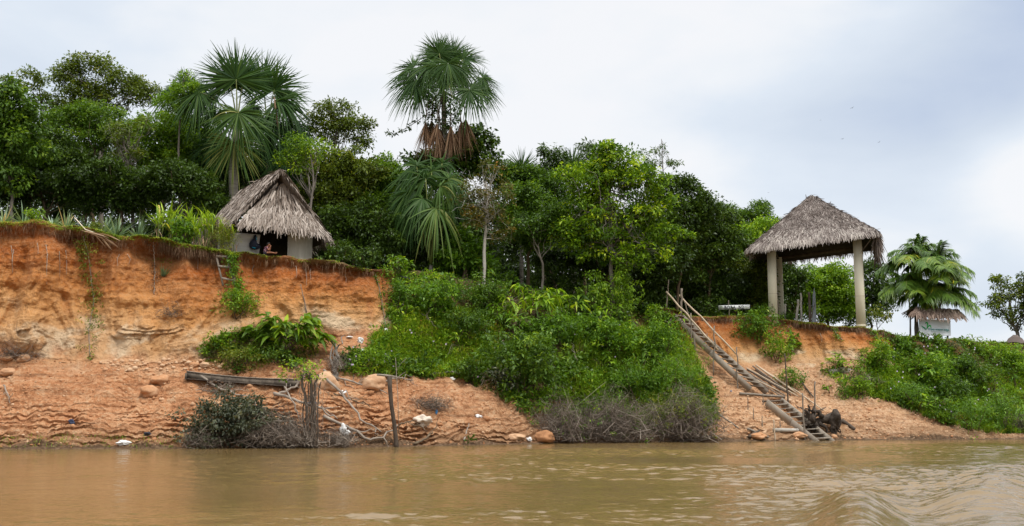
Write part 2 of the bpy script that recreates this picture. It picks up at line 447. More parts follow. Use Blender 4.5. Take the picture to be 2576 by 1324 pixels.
def ground(X, Y):
    """height of the top of the bank (or of the slope) under (X, Y)"""
    z = 8.0
    for _ in range(5):
        u = UC + FPX * X / (Y * cp + (z - CAM_H) * sp)
        i, f = _col(u)
        z = (1 - f) * np.interp(Y, np.maximum.accumulate(TY[:, i]), TZ[:, i]) + f * np.interp(Y, np.maximum.accumulate(TY[:, i + 1]), TZ[:, i + 1])
    return float(z)
def gpt(u, Y):
    """the point of the bank's top in direction u at depth Y"""
    z = 8.0
    for _ in range(4):
        X = (u - UC) / FPX * (Y * cp + (z - CAM_H) * sp)
        z = ground(X, Y)
    return np.array([X, Y, z])

def grid_quads(r, c):
    i, j = np.meshgrid(np.arange(r - 1), np.arange(c - 1), indexing='ij')
    return np.stack([i * c + j, i * c + j + 1, (i + 1) * c + j + 1, (i + 1) * c + j], -1).reshape(-1, 4)
bank_mb = MB()
bank_mb.add(np.stack([XX, TY, TZ], -1), grid_quads(nR, nU), a=TT.ravel())

def bank_material():
    m, n, l, out = new_mat('earth')
    at = N(n, 'ShaderNodeAttribute', attribute_name='tone')
    vg = N(n, 'ShaderNodeAttribute', attribute_name='soil')
    geo = N(n, 'ShaderNodeNewGeometry')
    pos = geo.outputs['Position']
    def noise(scale, detail=5.0, stretch=(1, 1, 1), rough=0.55):
        mp = N(n, 'ShaderNodeMapping'); mp.inputs['Scale'].default_value = stretch
        l.new(pos, mp.inputs[0])
        z = N(n, 'ShaderNodeTexNoise', ins={'Scale': scale, 'Detail': detail, 'Roughness': rough})
        l.new(mp.outputs[0], z.inputs['Vector'])
        return MATH(n, l, 'SUBTRACT', z.outputs[0], 0.5)
    big, mid, fine = noise(0.22), noise(1.1), noise(6.0, 7.0)
    streak = noise(1.6, 6.0, (1, 1, 0.12))
    strat = noise(0.5, 5.0, (0.25, 0.25, 3.0))
    t = MATH(n, l, 'ADD', at.outputs['Fac'], MATH(n, l, 'MULTIPLY', big, 0.62))
    t = MATH(n, l, 'ADD', t, MATH(n, l, 'MULTIPLY', mid, 0.22))
    t = MATH(n, l, 'ADD', t, MATH(n, l, 'MULTIPLY', streak, 0.20))
    # strata of the cut bank from foot (1.0) to edge (2.0)
    f = MATH(n, l, 'MULTIPLY_ADD', t, 1.0 / 1.4, -0.7 / 1.4)
    strata = RAMP(n, l, f, [(0.0, (0.43, 0.165, 0.07)), (0.16, (0.47, 0.20, 0.09)), (0.26, (0.54, 0.33, 0.18)), (0.36, (0.56, 0.315, 0.14)), (0.50, (0.53, 0.25, 0.085)),
                            (0.62, (0.45, 0.165, 0.042)), (0.76, (0.36, 0.105, 0.022)), (0.88, (0.20, 0.052, 0.013)), (0.955, (0.075, 0.036, 0.017)), (1.0, (0.055, 0.05, 0.022))])
    strata = MIXC(n, l, MATH(n, l, 'MULTIPLY_ADD', strat, 1.5, 0.15, clamp=True), strata, (0.56, 0.30, 0.12))
    pale = MATH(n, l, 'MULTIPLY', MATH(n, l, 'MULTIPLY_ADD', noise(0.55, 6.0, (1, 1, 1.6)), 10.0, 0.1, clamp=True),
                RAMP(n, l, f, [(0.0, (0, 0, 0)), (0.17, (0, 0, 0)), (0.24, (1, 1, 1)), (0.36, (0.9, 0.9, 0.9)), (0.46, (0, 0, 0))]))
    strata = MIXC(n, l, MATH(n, l, 'MULTIPLY', pale, 0.85), strata, (0.62, 0.48, 0.32))
    slump = MATH(n, l, 'MULTIPLY', MATH(n, l, 'MULTIPLY_ADD', noise(0.42, 4.0, (1, 1, 0.55)), 8.0, -0.9, clamp=True), RAMP(n, l, f, [(0.1, (0, 0, 0)), (0.24, (1, 1, 1)), (0.62, (1, 1, 1)), (0.75, (0, 0, 0))]))
    strata = MIXC(n, l, MATH(n, l, 'MULTIPLY', slump, 0.85), strata, (0.37, 0.14, 0.055))
    # wet clay and dry crumbs of the lower slope
    mud = RAMP(n, l, MATH(n, l, 'MULTIPLY_ADD', mid, 1.0, MATH(n, l, 'MULTIPLY_ADD', fine, 0.9, 0.5)),
               [(0.18, (0.25, 0.105, 0.045)), (0.42, (0.43, 0.185, 0.08)), (0.6, (0.50, 0.25, 0.12)), (0.8, (0.56, 0.36, 0.21))])
    sandy = RAMP(n, l, MATH(n, l, 'MULTIPLY_ADD', mid, 0.8, MATH(n, l, 'MULTIPLY_ADD', fine, 1.0, 0.5)),
                 [(0.2, (0.31, 0.165, 0.085)), (0.5, (0.53, 0.315, 0.175)), (0.8, (0.66, 0.47, 0.31))])
    mud = MIXC(n, l, vg.outputs['Fac'], mud, sandy)
    lay = noise(1.3, 6.0, (0.22, 0.8, 5.0))
    mud = MIXC(n, l, MATH(n, l, 'MULTIPLY_ADD', lay, 4.0, 0.0, clamp=True), mud, (0.20, 0.098, 0.05))
    mud = MIXC(n, l, MATH(n, l, 'MULTIPLY_ADD', lay, -3.5, -0.25, clamp=True), mud, (0.58, 0.37, 0.22))
    # waterside belt: darker, silty
    wetm = RAMP(n, l, MATH(n, l, 'ADD', at.outputs['Fac'], MATH(n, l, 'MULTIPLY', mid, 0.25)), [(0.0, (1, 1, 1)), (0.03, (0.9, 0.9, 0.9)), (0.22, (0.25, 0.25, 0.25)), (0.36, (0, 0, 0))])
    mud = MIXC(n, l, MATH(n, l, 'MULTIPLY', wetm, 0.75), mud, (0.17, 0.10, 0.052))
    soak = RAMP(n, l, MATH(n, l, 'ADD', at.outputs['Fac'], MATH(n, l, 'MULTIPLY', fine, 0.02)), [(0.0, (1, 1, 1)), (0.012, (1, 1, 1)), (0.035, (0, 0, 0))])
    mud = MIXC(n, l, MATH(n, l, 'MULTIPLY', soak, 0.8), mud, (0.055, 0.036, 0.022))
    c = MIXC(n, l, MATH(n, l, 'MULTIPLY_ADD', t, 5.0, -4.4, clamp=True), mud, strata)
    # slope under the plants: humus
    hum = N(n, 'ShaderNodeAttribute', attribute_name='humus')
    c = MIXC(n, l, MATH(n, l, 'ADD', hum.outputs['Fac'], MATH(n, l, 'MULTIPLY', MATH(n, l, 'MULTIPLY', mid, 1.2), hum.outputs['Fac']), clamp=True), c, (0.045, 0.05, 0.018))
    c = MIXC(n, l, MATH(n, l, 'MULTIPLY_ADD', fine, 1.6, 0.1, clamp=True), c, MIXC(n, l, 0.5, c, (0.62, 0.42, 0.26)))
    dark = noise(2.4, 8.0)
    c = MIXC(n, l, MATH(n, l, 'MULTIPLY_ADD', dark, 3.0, -0.35, clamp=True), c, MIXC(n, l, 0.55, c, (0.10, 0.035, 0.012)))
    b = N(n, 'ShaderNodeBsdfPrincipled', ins={'Roughness': 0.92, 'Specular IOR Level': 0.12})
    l.new(c, b.inputs['Base Color'])
    h = MATH(n, l, 'ADD', MATH(n, l, 'MULTIPLY', fine, 1.0), MATH(n, l, 'MULTIPLY', noise(18.0, 6.0), 0.6))
    h = MATH(n, l, 'ADD', h, MATH(n, l, 'MULTIPLY', mid, 2.0))
    bp = N(n, 'ShaderNodeBump', ins={'Strength': 0.9, 'Distance': 0.16})
    l.new(h, bp.inputs['Height']); l.new(bp.outputs[0], b.inputs['Normal'])
    l.new(b.outputs[0], out.inputs[0])
    return m
bank = bank_mb.build('riverbank', bank_material(), smooth=True)
tag(bank, 'eroded orange clay riverbank with bare cliff and muddy foot', kind='structure')
SOIL = curve([(-700, 0), (1000, 0.15), (1300, 0.45), (1800, 0.7), (2050, 0.9), (3300, 1)])
HUM = curve([(-700, 0), (968, 0), (1012, 0.9), (1640, 0.9), (1720, 0.05), (2250, 0.05), (2330, 0.9), (3300, 0.9)])
LOW = curve([(-700, 0.9), (900, 0.9), (1000, 0.8), (1200, 0.75), (1350, 0.35), (1450, 0.08), (1780, 0.08), (1830, 0.95), (2150, 0.95), (2300, 0.55), (2500, 0.3), (2576, 0.2), (3300, 0.1)])
hum = HUM(us)[None] * np.clip((TT - LOW(us)[None]) * 6, 0, 1)
hum = np.maximum(hum, np.clip((TT - 2.02) * 20, 0, 0.9))
hum = np.maximum(hum, np.exp(-(((us - 600) / 75) ** 2))[None] * np.exp(-((TT - 1.02) / 0.14) ** 2) * 0.9)
for nm, arr in (('soil', SOIL(us)[None] * np.ones_like(TT)), ('humus', hum)):
    a_ = bank.data.attributes.new(nm, 'FLOAT', 'POINT')
    a_.data.foreach_set('value', arr.ravel().astype(np.float32))

# ------------------------------------------------------------------ river
wy = np.concatenate([np.array([-60, -20, 0, 4, 8, 10.5]), np.geomspace(12, 64, 900), np.array([68, 75, 90, 140, 300, 900, 2500])])
wu = np.linspace(-0.62, 0.62, 1100)
WX = wu[None] * np.maximum(wy, 12)[:, None]
WX[:, 0] = -1500; WX[:, -1] = 1500
WYY = wy[:, None] * np.ones_like(WX)
def river_height(X, Y):
    # wind ripple trains that run across the river, finer ones on top, and the wake of the boat on the right
    wx = X + 0.9 * fbm(X * 0.12, Y * 0.2, 5, 2)
    wyv = Y + 1.1 * fbm(X * 0.10, Y * 0.16, 9, 2)
    h = 0.050 * fbm(wx * 0.9, wyv * 1.15, 1, 2) + 0.036 * fbm(wx * 2.3, wyv * 3.0, 2, 3)
    h = h * np.clip(0.75 + 0.9 * fbm(X * 0.10, Y * 0.13, 55, 2), 0.15, 1.5)
    calm = 0.22 + 0.78 / (1 + np.exp(-(X + 3.9) / 1.3))
    calm = calm * (1 - 0.7 * np.clip((Y - 40) / 14, 0, 1))
    h = h * calm
    # boat wake: diverging crests bending away to the right
    def crest(x0, y0, x1, y1, bend, amp, wid):
        t = np.clip((Y - y0) / (y1 - y0), -0.4, 1.6)
        xc = x0 + (x1 - x0) * t + bend * t * t
        d = (X - xc) / wid
        e = np.exp(-np.clip((t - 0.45) / 0.55, -3, 3) ** 4)
        return amp * e * (np.exp(-d * d) - 0.55 * np.exp(-((d - 1.9) / 1.3) ** 2))
    h = h + crest(4.3, 13.5, 7.2, 22.6, 0.0, 0.32, 0.6)
    h = h + crest(8.6, 20.0, 13.4, 30, 0.6, 0.26, 1.0)
    right = 1 / (1 + np.exp(-(X - 0.28 * Y - 0.5) / 1.2))
    ang = 0.42
    q = X * math.sin(ang) * -1 + Y * math.cos(ang)
    p = X * math.cos(ang) + Y * math.sin(ang)
    h = h + right * (0.016 * fbm(p * 0.45, q * 2.3, 77, 3) + 0.006 * np.sin(q * 8 + 3 * fbm(p * 0.3, q * 0.4, 3, 2))) * np.exp(-np.clip((Y - 34) / 16, 0, 4))
    return h
fade = np.clip((wy - 9) / 3, 0, 1) * np.clip((66 - wy) / 6, 0, 1)
WZ = river_height(WX, WYY) * fade[:, None]
WZ[:, 0] = 0; WZ[:, -1] = 0
river_mb = MB()
river_mb.add(np.stack([WX, WYY, WZ], -1), grid_quads(len(wy), WX.shape[1]))
def river_material():
    m, n, l, out = new_mat('river_water')
    geo = N(n, 'ShaderNodeNewGeometry')
    def noise(scale, stretch, detail=4.0):
        mp = N(n, 'ShaderNodeMapping'); mp.inputs['Scale'].default_value = stretch
        l.new(geo.outputs['Position'], mp.inputs[0])
        z = N(n, 'ShaderNodeTexNoise', ins={'Scale': scale, 'Detail': detail, 'Roughness': 0.55})
        l.new(mp.outputs[0], z.inputs['Vector'])
        return z.outputs[0]
    silt = RAMP(n, l, noise(0.06, (1, 1.8, 1), 3.0), [(0.35, (0.175, 0.115, 0.042)), (0.65, (0.215, 0.138, 0.055))])
    b = N(n, 'ShaderNodeBsdfPrincipled', ins={'Roughness': 0.06, 'IOR': 1.33, 'Specular IOR Level': 0.5})
    l.new(silt, b.inputs['Base Color'])
    bp = N(n, 'ShaderNodeBump', ins={'Strength': 0.6, 'Distance': 0.03})
    h = MATH(n, l, 'ADD', MATH(n, l, 'MULTIPLY', noise(3.0, (0.8, 1.2, 1), 4.0), 1.0), MATH(n, l, 'MULTIPLY', noise(9.0, (0.8, 1.3, 1), 3.0), 0.4))
    l.new(h, bp.inputs['Height']); l.new(bp.outputs[0], b.inputs['Normal'])
    l.new(b.outputs[0], out.inputs[0])
    return m
river = river_mb.build('river_water', river_material(), smooth=True)
tag(river, 'muddy brown river with wind ripples and a boat wake', kind='structure')
# ------------------------------------------------------------------ foliage and wood materials
LM = {
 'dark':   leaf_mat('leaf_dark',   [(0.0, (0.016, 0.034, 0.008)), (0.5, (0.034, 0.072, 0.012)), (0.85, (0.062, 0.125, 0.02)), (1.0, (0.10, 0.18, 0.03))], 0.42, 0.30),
 'mid':    leaf_mat('leaf_mid',    [(0.0, (0.024, 0.055, 0.010)), (0.5, (0.055, 0.125, 0.016)), (0.85, (0.10, 0.20, 0.025)), (1.0, (0.17, 0.28, 0.035))], 0.45, 0.35),
 'bright': leaf_mat('leaf_bright', [(0.0, (0.035, 0.085, 0.010)), (0.5, (0.085, 0.19, 0.015)), (0.85, (0.15, 0.29, 0.022)), (1.0, (0.25, 0.38, 0.04))], 0.45, 0.4, 0.35, (2.1, 1.72, 1.2)),
 'olive':  leaf_mat('leaf_olive',  [(0.0, (0.032, 0.046, 0.010)), (0.5, (0.078, 0.105, 0.018)), (0.85, (0.13, 0.165, 0.025)), (1.0, (0.22, 0.19, 0.04))], 0.5, 0.35, 0.35, (1.65, 1.75, 1.15)),
 'yellow': leaf_mat('leaf_yellow', [(0.0, (0.040, 0.085, 0.010)), (0.45, (0.095, 0.165, 0.014)), (0.72, (0.19, 0.29, 0.018)), (1.0, (0.38, 0.44, 0.03))], 0.45, 0.4, 0.35, (1.4, 1.5, 1.1)),
 'rusty':  leaf_mat('leaf_rusty',  [(0.0, (0.055, 0.065, 0.018)), (0.45, (0.12, 0.12, 0.03)), (0.8, (0.22, 0.17, 0.045)), (0.95, (0.36, 0.19, 0.045)), (1.0, (0.45, 0.2, 0.05))], 0.5, 0.35, 0.35, (0.95, 1.0, 0.9)),
 'palm':   leaf_mat('leaf_palm',   [(0.0, (0.016, 0.052, 0.014)), (0.5, (0.042, 0.098, 0.016)), (0.85, (0.10, 0.175, 0.03)), (1.0, (0.26, 0.27, 0.07))], 0.5, 0.28, 0.2, (1, 1, 1)),
 'palm_y': leaf_mat('leaf_palm_yellow', [(0.0, (0.03, 0.075, 0.012)), (0.5, (0.07, 0.15, 0.02)), (0.8, (0.15, 0.24, 0.03)), (1.0, (0.46, 0.42, 0.04))], 0.4, 0.35, 0.45),
 'grass':  leaf_mat('leaf_grass',  [(0.0, (0.04, 0.09, 0.012)), (0.5, (0.10, 0.20, 0.02)), (0.85, (0.17, 0.30, 0.03)), (1.0, (0.32, 0.33, 0.10))], 0.5, 0.4, 0.35, (2.1, 1.72, 1.2)),
 'lush':   leaf_mat('leaf_lush',   [(0.0, (0.026, 0.070, 0.012)), (0.5, (0.062, 0.155, 0.018)), (0.85, (0.10, 0.22, 0.022)), (1.0, (0.18, 0.30, 0.03))], 0.45, 0.4, 0.35, (2.1, 1.72, 1.2)),
 'grey':   leaf_mat('leaf_grey',   [(0.0, (0.035, 0.045, 0.026)), (0.5, (0.085, 0.10, 0.06)), (1.0, (0.23, 0.24, 0.16))], 0.55, 0.25, 0.35, (1.1, 1.1, 1.1)),
 'pine':   leaf_mat('leaf_pineapple', [(0.0, (0.07, 0.12, 0.075)), (0.5, (0.15, 0.22, 0.135)), (0.85, (0.26, 0.33, 0.20)), (1.0, (0.45, 0.33, 0.16))], 0.45, 0.2, 0.35, (1.5, 1.5, 1.5)),
 'dry':    leaf_mat('leaf_dry',    [(0.0, (0.08, 0.043, 0.025)), (0.5, (0.23, 0.135, 0.08)), (1.0, (0.46, 0.32, 0.20))], 0.8, 0.15, 0.1, (1, 1, 1)),
}
BARK = {
 'brown': solid_mat('bark_brown', [(0.2, (0.045, 0.032, 0.02)), (0.5, (0.12, 0.085, 0.055)), (0.85, (0.24, 0.19, 0.13))], 0.9, 0.1, 3.0, (1, 1, 0.25), 0.4, 0.6),
 'pale':  solid_mat('bark_pale',  [(0.2, (0.16, 0.14, 0.11)), (0.45, (0.38, 0.35, 0.30)), (0.8, (0.60, 0.58, 0.53))], 0.85, 0.15, 2.2, (1, 1, 0.8), 0.4, 0.4),
 'grey':  solid_mat('bark_grey',  [(0.2, (0.07, 0.06, 0.05)), (0.5, (0.19, 0.165, 0.14)), (0.85, (0.34, 0.31, 0.27))], 0.9, 0.1, 3.0, (1, 1, 0.3), 0.4, 0.5),
 'palm':  solid_mat('bark_palm',  [(0.2, (0.09, 0.075, 0.06)), (0.5, (0.20, 0.18, 0.15)), (0.85, (0.34, 0.31, 0.27))], 0.9, 0.1, 2.0, (0.4, 0.4, 5.0), 0.45, 0.5),
 'stalk': solid_mat('green_stalk', [(0.2, (0.07, 0.10, 0.025)), (0.5, (0.16, 0.19, 0.05)), (0.9, (0.30, 0.31, 0.12))], 0.5, 0.3, 2.0, (1, 1, 0.5), 0.3, 0.1),
 'twig':  solid_mat('dry_twig',   [(0.1, (0.07, 0.055, 0.042)), (0.45, (0.22, 0.175, 0.14)), (0.9, (0.46, 0.40, 0.33))], 0.9, 0.1, 2.0, (1, 1, 1), 0.35, 0.2),
}

# ------------------------------------------------------------------ plant builders
def rdir(n):
    return nrm(RG.normal(size=(n, 3)))
def clump_leaves(mb, centres, rad, per, leaf, asp=0.42, flat=0.65, tone=None, tsd=0.16, hang=0.25, out=0.9):
    m = len(centres)
    if tone is None: tone = np.clip(0.42 + 0.2 * RG.normal(size=m), 0, 1)
    c = np.repeat(centres, per, axis=0)
    r = np.repeat(np.broadcast_to(rad, (m,)), per)
    o = rdir(m * per) * (RG.random(m * per) ** 0.45)[:, None] * r[:, None] * np.array([1, 1, flat])
    d = nrm(o / (r[:, None] + 1e-6)) * out + RG.normal(size=o.shape) * 0.5 - np.array([0, 0, hang])
    nn = np.array([0, 0, 1.0]) + RG.normal(size=o.shape) * 0.55
    tn = np.clip(np.repeat(tone, per) + tsd * RG.normal(size=len(c)), 0, 1)
    mb.leaves(c + o, d, nn, leaf * np.clip(1 + 0.28 * RG.normal(size=len(c)), 0.5, 1.7), asp, tn)
def bent(p, q, k=6, sag=0.0, wob=0.06):
    p, q = np.asarray(p, float), np.asarray(q, float)
    t = np.linspace(0, 1, k)[:, None]
    L = np.linalg.norm(q - p)
    w = RG.normal(size=(k, 3)) * wob * L * (np.sin(t * math.pi) ** 0.8)
    return p + (q - p) * t + w + np.array([0, 0, 1.0]) * sag * L * np.sin(t * math.pi)
def crown_points(lobes, Y, n, shell=2.4):
    W = np.array([l[2] * l[3] for l in lobes], float); W /= W.sum()
    idx = RG.choice(len(lobes), n, p=W)
    C = np.array([P(l[0], l[1], Y + (l[4] if len(l) > 4 else 0)) for l in lobes])
    k = Y / FPX
    R = np.array([(l[2] * k, min(l[2], l[3] * 1.3) * k * 0.9, l[3] * k) for l in lobes])
    o = rdir(n) * (RG.random(n) ** (1 / shell))[:, None]
    # ragged outline
    rag = 1 + 0.22 * fbm(o[:, 0] * 2.2 + idx * 7.1, o[:, 1] * 2.2, o[:, 2] * 2.2, 2)
    return C[idx] + o * R[idx] * rag[:, None]
def tree(name, label, cat, u, Y, lobes, mat='mid', bark='brown', leaf=0.21, dens=1.0, cr=0.42, per=34, trunk=None, tr=0.13, branches=14, tone=0.42, tsp=0.2,
         asp=0.45, group=None, base_v=None, hang=0.25, flat=0.65, twig=0.0, base=None):
    if base is None:
        base = hit(u, base_v) if base_v else gpt(u, Y)
    root = thing(name, base, label, cat, group)
    if dens >= 0.5:
        extra = []
        for l in lobes:
            for _ in range(2):
                a = RG.random() * 2 * math.pi
                extra.append((l[0] + math.cos(a) * l[2] * 0.95, l[1] - abs(math.sin(a)) * l[3] * 0.9 + 0.25 * l[3], l[2] * 0.36, l[3] * 0.34, (l[4] if len(l) > 4 else 0) + RG.normal() * 0.5))
        lobes = list(lobes) + extra
    area = sum(l[2] * l[3] for l in lobes)
    lp = leaf * FPX / Y
    dens = dens * (1.25 if dens >= 0.7 else 1.0)
    n = int(dens * 3.4 * math.pi * area / (0.22 * lp * lp) / per) + 4
    pts = crown_points(lobes, Y, n)
    mb = MB()
    tn = np.clip(tone + tsp * RG.normal(size=n), 0, 1)
    clump_leaves(mb, pts, cr * np.clip(1 + 0.3 * RG.normal(size=n), 0.5, 1.6), per, leaf, asp, flat, tn, hang=hang)
    mb.build('crown', LM[mat], root)
    tb = MB()
    C = np.array([P(l[0], l[1], Y + (l[4] if len(l) > 4 else 0)) for l in lobes])
    if trunk is None:
        top = C.mean(0)
        path = bent(base - np.array([0, 0, 0.15]), top, 8, 0, 0.025)
    else:
        path = [base - np.array([0, 0, 0.15])] + [P(a, b, Y) for a, b in trunk]
        path = np.array(path)
        t = np.linspace(0, len(path) - 1, 12)
        path = np.stack([np.interp(t, range(len(path)), path[:, i]) for i in range(3)], 1)
        path[1:-1] += RG.normal(size=(10, 3)) * tr * 0.25
    rad = np.linspace(tr, tr * 0.35, len(path)); rad[0] *= 1.35
    tb.tube(path, rad, 8, 0.5, rough=0.06)
    for i in RG.choice(n, min(branches, n), replace=False):
        t = 0.35 + 0.65 * RG.random()
        k = t * (len(path) - 1); a = int(min(k, len(path) - 2))
        s = path[a] + (path[a + 1] - path[a]) * (k - a)
        b = bent(s, pts[i], 6, -0.04, 0.05)
        r0 = tr * (0.42 - 0.22 * t)
        tb.tube(b, np.linspace(r0, r0 * 0.22, 6), 5, 0.55)
        if twig:
            for _ in range(int(twig)):
                kk = RG.integers(2, 6)
                e = b[kk] + rdir(1)[0] * (0.4 + 0.7 * RG.random())
                tb.tube(bent(b[kk], e, 4, 0, 0.12), np.linspace(r0 * 0.22, 0.005, 4), 3, 0.8, cap=False)
    tb.build('trunk', BARK[bark], root)
    return root
def shrub(name, label, cat, u, v, w, h, mat='mid', leaf=0.17, dens=1.0, n_stem=7, depth=None, asp=0.45, cr=0.28, per=20, tone=0.42, tsp=0.18, group=None, hang=0.3, lift=0.1, t=None, stem='brown'):
    """bushy plant rooted where (u, v) meets the bank; w x h in photo pixels"""
    base = hit(u, v) if t is None else at_t(u, t)
    k = base[1] / FPX
    W, H = w * k / 2, h * k
    D = W * 0.8 if depth is None else depth
    root = thing(name, base, label, cat, group)
    lp = leaf / k
    n = int(dens * 3.0 * math.pi * (w / 2) * (h / 2) / (0.22 * lp * lp) / per) + 3
    o = rdir(n) * (RG.random(n) ** 0.42)[:, None]
    rag = 1 + 0.5 * fbm(o[:, 0] * 2.6 + base[0], o[:, 1] * 2.0, o[:, 2] * 2.0, 2)
    pts = base + np.array([0, 0, H * (0.5 + lift * 0.2)]) + o * np.array([W, D, H * 0.5]) * rag[:, None]
    mb = MB()
    clump_leaves(mb, pts, cr * np.clip(1 + 0.3 * RG.normal(size=n), 0.5, 1.6), per, leaf, asp, 0.7, np.clip(tone + tsp * RG.normal(size=n), 0, 1), hang=hang)
    mb.build('foliage', LM[mat], root)
    sb = MB()
    for i in range(n_stem):
        q = pts[RG.integers(n)]
        s = base + np.array([RG.normal() * W * 0.15, RG.normal() * D * 0.15, -0.1])
        sb.tube(bent(s, q, 6, 0.03, 0.05), np.linspace(0.028, 0.007, 6), 5, 0.5)
    sb.build('stem', BARK[stem], root)
    return root
def fan_leaf(boss, hub, R, root, nod=0.3, droop=0.35, spread=2.35, nleaf=96, tone=0.45, mat='palm', pet=0.045, facing=None, W=0.034, name='frond', arch=0.12, dead=False):
    boss, hub = np.asarray(boss, float), np.asarray(hub, float)
    L = np.linalg.norm(hub - boss)
    t = np.linspace(0, 1, 7)[:, None]
    path = boss + (hub - boss) * t + np.array([0, 0, 1.0]) * arch * L * np.sin(t * math.pi)
    T = nrm(path[-1] - path[-2] - np.array([0, 0, 1.0]) * nod * L * 0.17)
    T = nrm(T - np.array([0, 0, nod]))
    if facing is None: facing = np.array([0.1, -0.8, 0.6])
    S = nrm(np.cross(T, facing)); Nn = nrm(np.cross(S, T))
    a = np.linspace(-spread, spread, nleaf) + RG.normal(size=nleaf) * 0.03
    e = np.cos(a)[:, None] * T + np.sin(a)[:, None] * S + Nn * 0.14 * np.cos(a * 3 + 1)[:, None] * 0.5 + RG.normal(size=(nleaf, 3)) * 0.07
    side = np.cross(e, Nn) + RG.normal(size=e.shape) * 0.45
    ln = R * (1.0 - 0.22 * (np.abs(a) / spread) ** 2) * np.clip(1 + 0.10 * RG.normal(size=nleaf) - 0.3 * (RG.random(nleaf) < 0.06), 0.5, 1.2)
    mb = MB()
    tn = np.clip(tone + 0.15 * RG.normal(size=nleaf), 0, 1)
    if nod < 0: droop = droop * 0.55
    start = hub[None] + e * R * 0.02
    mb.blades(start, e, ln, W * R * 1.25, droop * 1.25 * np.clip(1 + 0.5 * RG.normal(size=nleaf), 0.1, 2.6), 6, [0.4, 1.0, 1.0, 0.8, 0.6, 0.4, 0.08], tn, side=side)
    f = mb.build(name, LM[mat], root)
    sb = MB()
    sb.tube(path, np.linspace(pet * 1.5, pet * 0.6, 7), 6, 0.5)
    st = sb.build('petiole', BARK['stalk'] if not dead else BARK['palm'], root)
    w_ = st.matrix_world
    st.parent = f; st.location = (0, 0, 0)
    return f
def dead_skirt(boss, top, length, root, spread=0.24, n=80):
    boss, top = np.asarray(boss, float), np.asarray(top, float)
    mb = MB()
    d = np.array([0, 0, -1.0]) + RG.normal(size=(n, 3)) * spread * np.array([1, 1, 0.2])
    mb.blades(np.repeat(top[None], n, 0) + RG.normal(size=(n, 3)) * 0.03, d, length * 1.12 * np.clip(1 + 0.22 * RG.normal(size=n), 0.4, 1.4), 0.05, 0.05, 4, [0.5, 1, 0.9, 0.6, 0.1], np.clip(0.45 + 0.2 * RG.normal(size=n), 0, 1), roll=0.8)
    f = mb.build('dead_frond', LM['dry'], root)
    sb = MB()
    mid = boss + (top - boss) * 0.4 + np.array([(top[0] - boss[0]) * 0.5, 0, 0.05])
    sb.tube([boss, mid, top], [0.07, 0.05, 0.03], 6, 0.6)
    s = sb.build('petiole', BARK['palm'], root); s.parent = f; s.location = (0, 0, 0)
def palm_trunk(root, path, r0, r1, name='trunk', mat='palm'):
    path = np.asarray(path, float)
    t = np.linspace(0, len(path) - 1, 20)
    pp = np.stack([np.interp(t, range(len(path)), path[:, i]) for i in range(3)], 1)
    tb = MB(); tb.tube(pp, np.linspace(r0, r1, 20) * (1 + 0.05 * RG.normal(size=20)), 10, 0.5)
    return tb.build(name, BARK[mat], root, smooth=True)
def feather_frond(base, d0, L, root, sag=0.45, leaflet=0.6, pairs=34, tone=0.45, mat='palm_y', twist=0.0, hang=0.45, w=0.05):
    d0 = nrm(d0)
    t = np.linspace(0, 1, 14)[:, None]
    path = np.asarray(base) + d0 * L * t - np.array([0, 0, 1.0]) * sag * L * t ** 2.2
    sb = MB(); sb.tube(path, np.linspace(0.035, 0.008, 14), 5, 0.6)
    tt = np.linspace(0.22, 0.99, pairs)
    k = tt * 13; i = np.minimum(k.astype(int), 12); f = (k - i)[:, None]
    pos = path[i] * (1 - f) + path[i + 1] * f
    tan = nrm(path[i + 1] - path[i])
    S = nrm(np.cross(tan, [0, 0, 1.0]) + 1e-6)
    S = nrm(S + np.array([0, 0, 1.0]) * twist)
    mb = MB()
    for sgn in (-1, 1):
        d = S * sgn * 0.85 + tan * 0.6 + np.array([0, 0, 0.15]) + RG.normal(size=pos.shape) * 0.08
        ln = leaflet * (np.sin(np.clip(tt * 1.02, 0, 1) * math.pi) ** 0.45 * 0.85 + 0.2) * np.clip(1 + 0.1 * RG.normal(size=pairs), 0.6, 1.4)
        mb.blades(pos, d, ln, w, hang * np.clip(1 + 0.3 * RG.normal(size=pairs), 0.2, 2), 4, [0.5, 1, 0.85, 0.5, 0.05], np.clip(tone + 0.12 * RG.normal(size=pairs), 0, 1), side=np.cross(d, S * 0 + np.array([0, -0.5, 0.85])))
    fr = mb.build('frond', LM[mat], root)
    r = sb.build('rachis', BARK['stalk'], root); r.parent = fr; r.location = (0, 0, 0)
def blade_plant(name, label, cat, base, n, L, W, el=(0.5, 1.35), droop=0.25, mat='pine', tone=0.5, group=None, r0=0.08, segs=4, prof=None, stems=0, part=None):
    base = np.asarray(base, float)
    root_needed = stems > 0
    az = RG.random(n) * 2 * math.pi; e = el[0] + (el[1] - el[0]) * RG.random(n)
    d = np.stack([np.cos(az) * np.cos(e), np.sin(az) * np.cos(e), np.sin(e)], 1)
    b = base + np.stack([np.cos(az), np.sin(az), 0 * az], 1) * r0 * RG.random(n)[:, None] + np.array([0, 0, -0.03])
    mb = MB()
    mb.blades(b, d, L * np.clip(1 + 0.2 * RG.normal(size=n), 0.5, 1.5), W, droop * np.clip(1 + 0.5 * RG.normal(size=n), 0, 2.5), segs, prof, np.clip(tone + 0.2 * RG.normal(size=n), 0, 1))
    if not root_needed:
        return tag(mb.build(name, LM[mat]), label, cat, group)
    root = thing(name, base, label, cat, group)
    mb.build('leaves', LM[mat], root)
    return root
